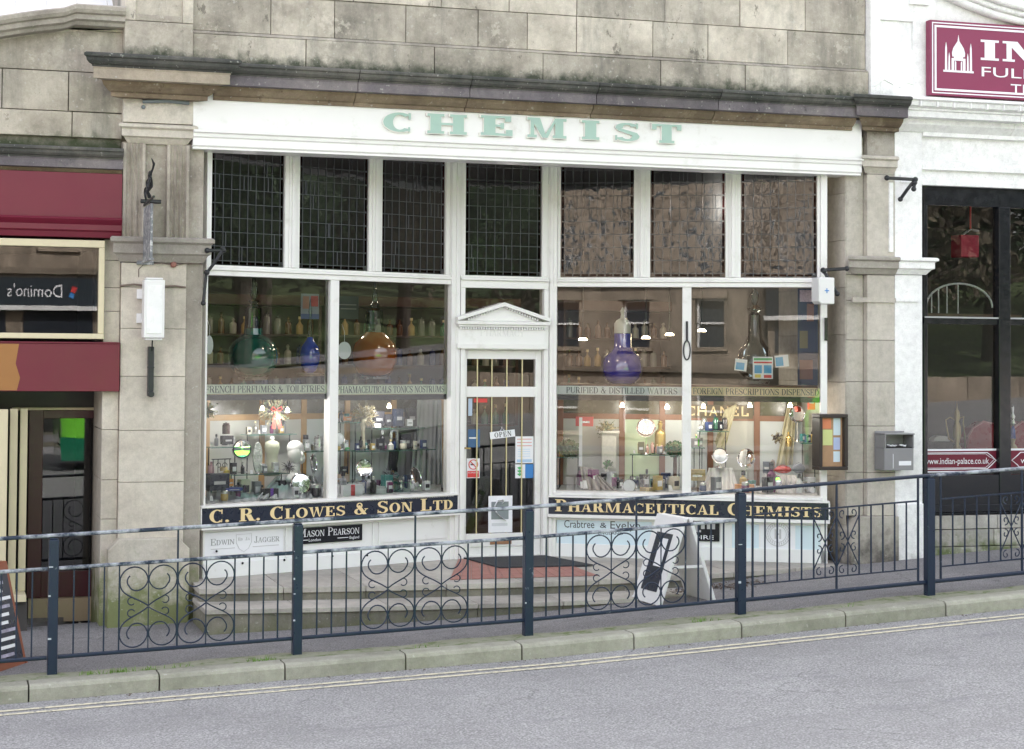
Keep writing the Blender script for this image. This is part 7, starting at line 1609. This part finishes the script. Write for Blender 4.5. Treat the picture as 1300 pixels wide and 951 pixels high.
# bus
GBUS = M('lime_bus_paint', (.18, .62, .05), .25, var=.04, coat=1); DBUS = M('dark_green_bus_paint', (.005, .16, .08), .3, coat=1); BW = M('bus_window', (.02, .025, .03), .06)
bz = g(3)-.13; bus = thing('green_bus', (8.5, -20.2, bz), 'lime green coach with dark green skirt standing across the road, mirrored in the glass', 'bus')
Tb = lambda u, n, z: Vector((5.55-u, -19.0+n, bz+z))
mb = MB(); A_ = [(-6.3, .5), (2.9, .5), (2.95, 1.3), (1.9, 3.2), (-6.3, 3.2)]; mb.poly(Tb, A_, -2.5, 0); bd = mb.build('body', GBUS, bus, bev=.12)
mb = MB(); mb.poly(Tb, [(-6.3, .22), (2.88, .22), (2.93, .72), (-1, .60), (-6.3, .8)], .001, .02); mb.box(Tb, -6.25, 2.88, -2.45, 0, .22, .499); mb.build('skirt', DBUS, bus)
mb = MB(); mb.box(Tb, -6.0, 1.5, .002, .02, 1.95, 2.85); mb.build('side_window', BW, bus, bev=.01)
mb = MB(); mb.hexa([Tb(2.80, -2.3, 1.6), Tb(2.80, -.2, 1.6), Tb(2.83, -.2, 1.6), Tb(2.83, -2.3, 1.6), Tb(2.03, -2.3, 3.0), Tb(2.03, -.2, 3.0), Tb(2.06, -.2, 3.0), Tb(2.06, -2.3, 3.0)]); mb.build('windscreen', BW, bus)
for k in range(4): mb = MB(); mb.box(Tb, -5.6+k*1.9, -4.6+k*1.9, .002, .012, 1.0, 1.5); mb.build('locker_door', GBUS, bus, bev=.004)
for u in (-4.7, 1.2):
    for n_ in (-2.2, -.12): mb = MB(); mb.axis(Tb(u, n_, .48), (0, 1, 0), [(.3, 0), (.48, .02), (.48, .24), (.3, .26)], 24); wh = mb.build('wheel', RUBBER, bus, smooth='auto'); mb = MB(); mb.axis(Tb(u, n_, .48), (0, 1, 0), [(.28, .2), (.25, .265), (.05, .27)], 18); mb.build('hub', SILV, wh)
for u in (2.93,): 
    for n_ in (-2.1, -.4): mb = MB(); mb.axis(Tb(u, n_, .8), (1, 0, 0), [(.12, 0), (.1, .03)], 14); mb.build('headlight', CHROME, bus)
# trees on the bank to the right
BARK = M('bark', (.06, .05, .04), .9, var=.3, scale=20, bump=1, bscale=30)
def tree(x, y, z, h, label, leafm, R_, n=2600, cz=.62):
    o = thing('tree', (x, y, z), label, 'tree', 'trees on the bank across the street'); b = Vector((x, y, z)); mb = MB()
    mb.tube([b, b+Vector((.1, .05, h*.3)), b+Vector((-.1, .1, h*.6)), b+Vector((0, 0, h*.92))], [h*.035, h*.026, h*.016, h*.004], 9)
    cl = []
    for i in range(13):
        a_ = i*2.4; s_ = b+Vector((0, 0, h*(.3+.045*i))); e = s_+Vector((math.cos(a_)*R_*(1-.04*i), math.sin(a_)*R_*(1-.04*i), h*.13)); mb.tube([s_, s_.lerp(e, .5)+Vector((0, 0, .2)), e], [h*.012, h*.007, h*.002], 5); cl += [e, s_.lerp(e, .6)]
    cl.append(b+Vector((0, 0, h*.95)))
    mb.build('trunk', BARK, o)
    mb = MB()
    for i in range(n):
        c_ = random.choice(cl)+Vector((random.gauss(0, 1)*R_*.24, random.gauss(0, 1)*R_*.24, random.gauss(0, 1)*h*.05)); w_ = random.uniform(.10, .24)
        d1 = Vector((random.uniform(-1, 1), random.uniform(-1, 1), random.uniform(-1, 1)))*w_; d2 = Vector((random.uniform(-1, 1), random.uniform(-1, 1), random.uniform(-1, 1)))*w_
        mb.add([c_-d1, c_+d2, c_+d1, c_-d2], [(0, 1, 2, 3)], random.uniform(.5, 1.4))
    mb.build('crown', leafm, o)
LF1 = M('yew_leaf', (.028, .05, .022), .7, tint=True); LF2 = M('holly_leaf', (.04, .075, .025), .6, tint=True); LF3 = M('brown_twigs', (.09, .075, .05), .8, tint=True)
mb = MB(); mb.add([(16, -30, -.6), (90, -10, 2), (90, -70, 9), (16, -60, 3.5), (30, -80, 9)], [(0, 1, 2, 4, 3)]); tag(mb.build('grass_bank', M('bank_grass', (.07, .10, .035), .9, var=.3)), kind='structure')
random.seed(3)
tl = ['dark yew standing first on the bank across the road', 'broad holly behind the first yew', 'bare brown tree on the bank', 'dark yew near the bend of the road', 'tall holly high on the bank', 'bare brown tree far to the right on the bank', 'wide yew at the far right of the bank', 'tall dark yew behind the wall', 'old holly at the top of the bank', 'last bare tree at the bend']
tl += ['young yew at the foot of the bank', 'broad evergreen beside the road bend', 'thick holly beyond the bend', 'dark yew furthest along the road', 'bushy evergreen above the bend', 'leaning bare tree above the wall']
for k, (x, y) in enumerate(((17, -38), (21, -33), (25, -40), (29, -30), (33, -37), (38, -30), (44, -34), (50, -31), (47, -42), (57, -36), (63, -34), (70, -38), (38, -38), (56, -46), (66, -48), (76, -44))):
    tree(x, y, .3+max(0, (x-15))*.05, random.uniform(9, 13), tl[k], [LF1, LF2, LF1, LF3][k % 4] if k != 2 else LF3, random.uniform(3.0, 4.2), 3000)
mb = MB()
for i in range(9000):
    x = random.uniform(14, 100); y = -52-random.uniform(0, 10)+(x-14)*.05; z = random.uniform(0, 12+3*math.sin(x*.4)+2*math.sin(x*1.1)); w_ = random.uniform(.25, .6); c_ = Vector((x, y, z))
    d1 = Vector((random.uniform(-1, 1), random.uniform(-1, 1), random.uniform(-1, 1)))*w_; d2 = Vector((random.uniform(-1, 1), random.uniform(-1, 1), random.uniform(-1, 1)))*w_
    mb.add([c_-d1, c_+d2, c_+d1, c_-d2], [(0, 1, 2, 3)], random.uniform(.5, 1.3))
tag(mb.build('far_wood', LF1), 'dark mass of woodland behind the bank across the street', 'wood', kind='stuff')
# low stone wall across the road
mb = MB(); u = 16.0
while u < 70:
    mb.box(lambda a_, n_, z_: Vector((a_, -27+n_+(a_-16)*.18, z_)), u, u+1.48, -.4, 0, -.6, g(20)+1.0+random.uniform(-.02, .02), random.uniform(.8, 1.15)); u += 1.5
tag(mb.build('boundary_wall', FARST), 'long low stone wall in front of the wooded bank across the road', 'wall')
# ------------------------------------------------------------------ light
w = bpy.data.worlds.new('World'); sc.world = w; w.use_nodes = True; nt = w.node_tree; bg = nt.nodes['Background']
sky = nt.nodes.new('ShaderNodeTexSky'); sky.sky_type = 'NISHITA'; sky.sun_disc = False
EL, AZ = math.radians(40), math.radians(22)          # AZ: compass style, 0 = +Y, clockwise
sky.sun_elevation = EL; sky.sun_rotation = AZ; sky.dust_density = 3; sky.ozone_density = 1.0; sky.air_density = 1.0
hs = nt.nodes.new('ShaderNodeHueSaturation'); hs.inputs['Saturation'].default_value = .34; hs.inputs['Value'].default_value = 1.0
nt.links.new(sky.outputs[0], hs.inputs['Color']); mt_ = nt.nodes.new('ShaderNodeMixRGB'); mt_.blend_type = 'MULTIPLY'; mt_.inputs[0].default_value = 1; mt_.inputs[2].default_value = (1.035, .99, .975, 1); nt.links.new(hs.outputs[0], mt_.inputs[1]); nt.links.new(mt_.outputs[0], bg.inputs[0]); bg.inputs[1].default_value = .15
sd = bpy.data.lights.new('sun', 'SUN'); sd.energy = 4.2; sd.angle = math.radians(1.5); sd.color = (1, .97, .93)
so = bpy.data.objects.new('sun', sd); COL.objects.link(so)
dirv = Vector((math.sin(AZ)*math.cos(EL), math.cos(AZ)*math.cos(EL), math.sin(EL)))
so.rotation_euler = dirv.to_track_quat('Z', 'Y').to_euler(); so.location = (0, -10, 20)
vs = sc.view_settings; vs.view_transform = 'Standard'; vs.look = 'None'; vs.gamma = 1; vs.use_curve_mapping = False; vs.exposure = 2.27
sc.render.engine = 'CYCLES'; sc.cycles.max_bounces = 8; sc.cycles.transparent_max_bounces = 16; sc.cycles.caustics_reflective = False; sc.cycles.caustics_refractive = False
sc.cycles.use_denoising = True; sc.cycles.sample_clamp_indirect = 4
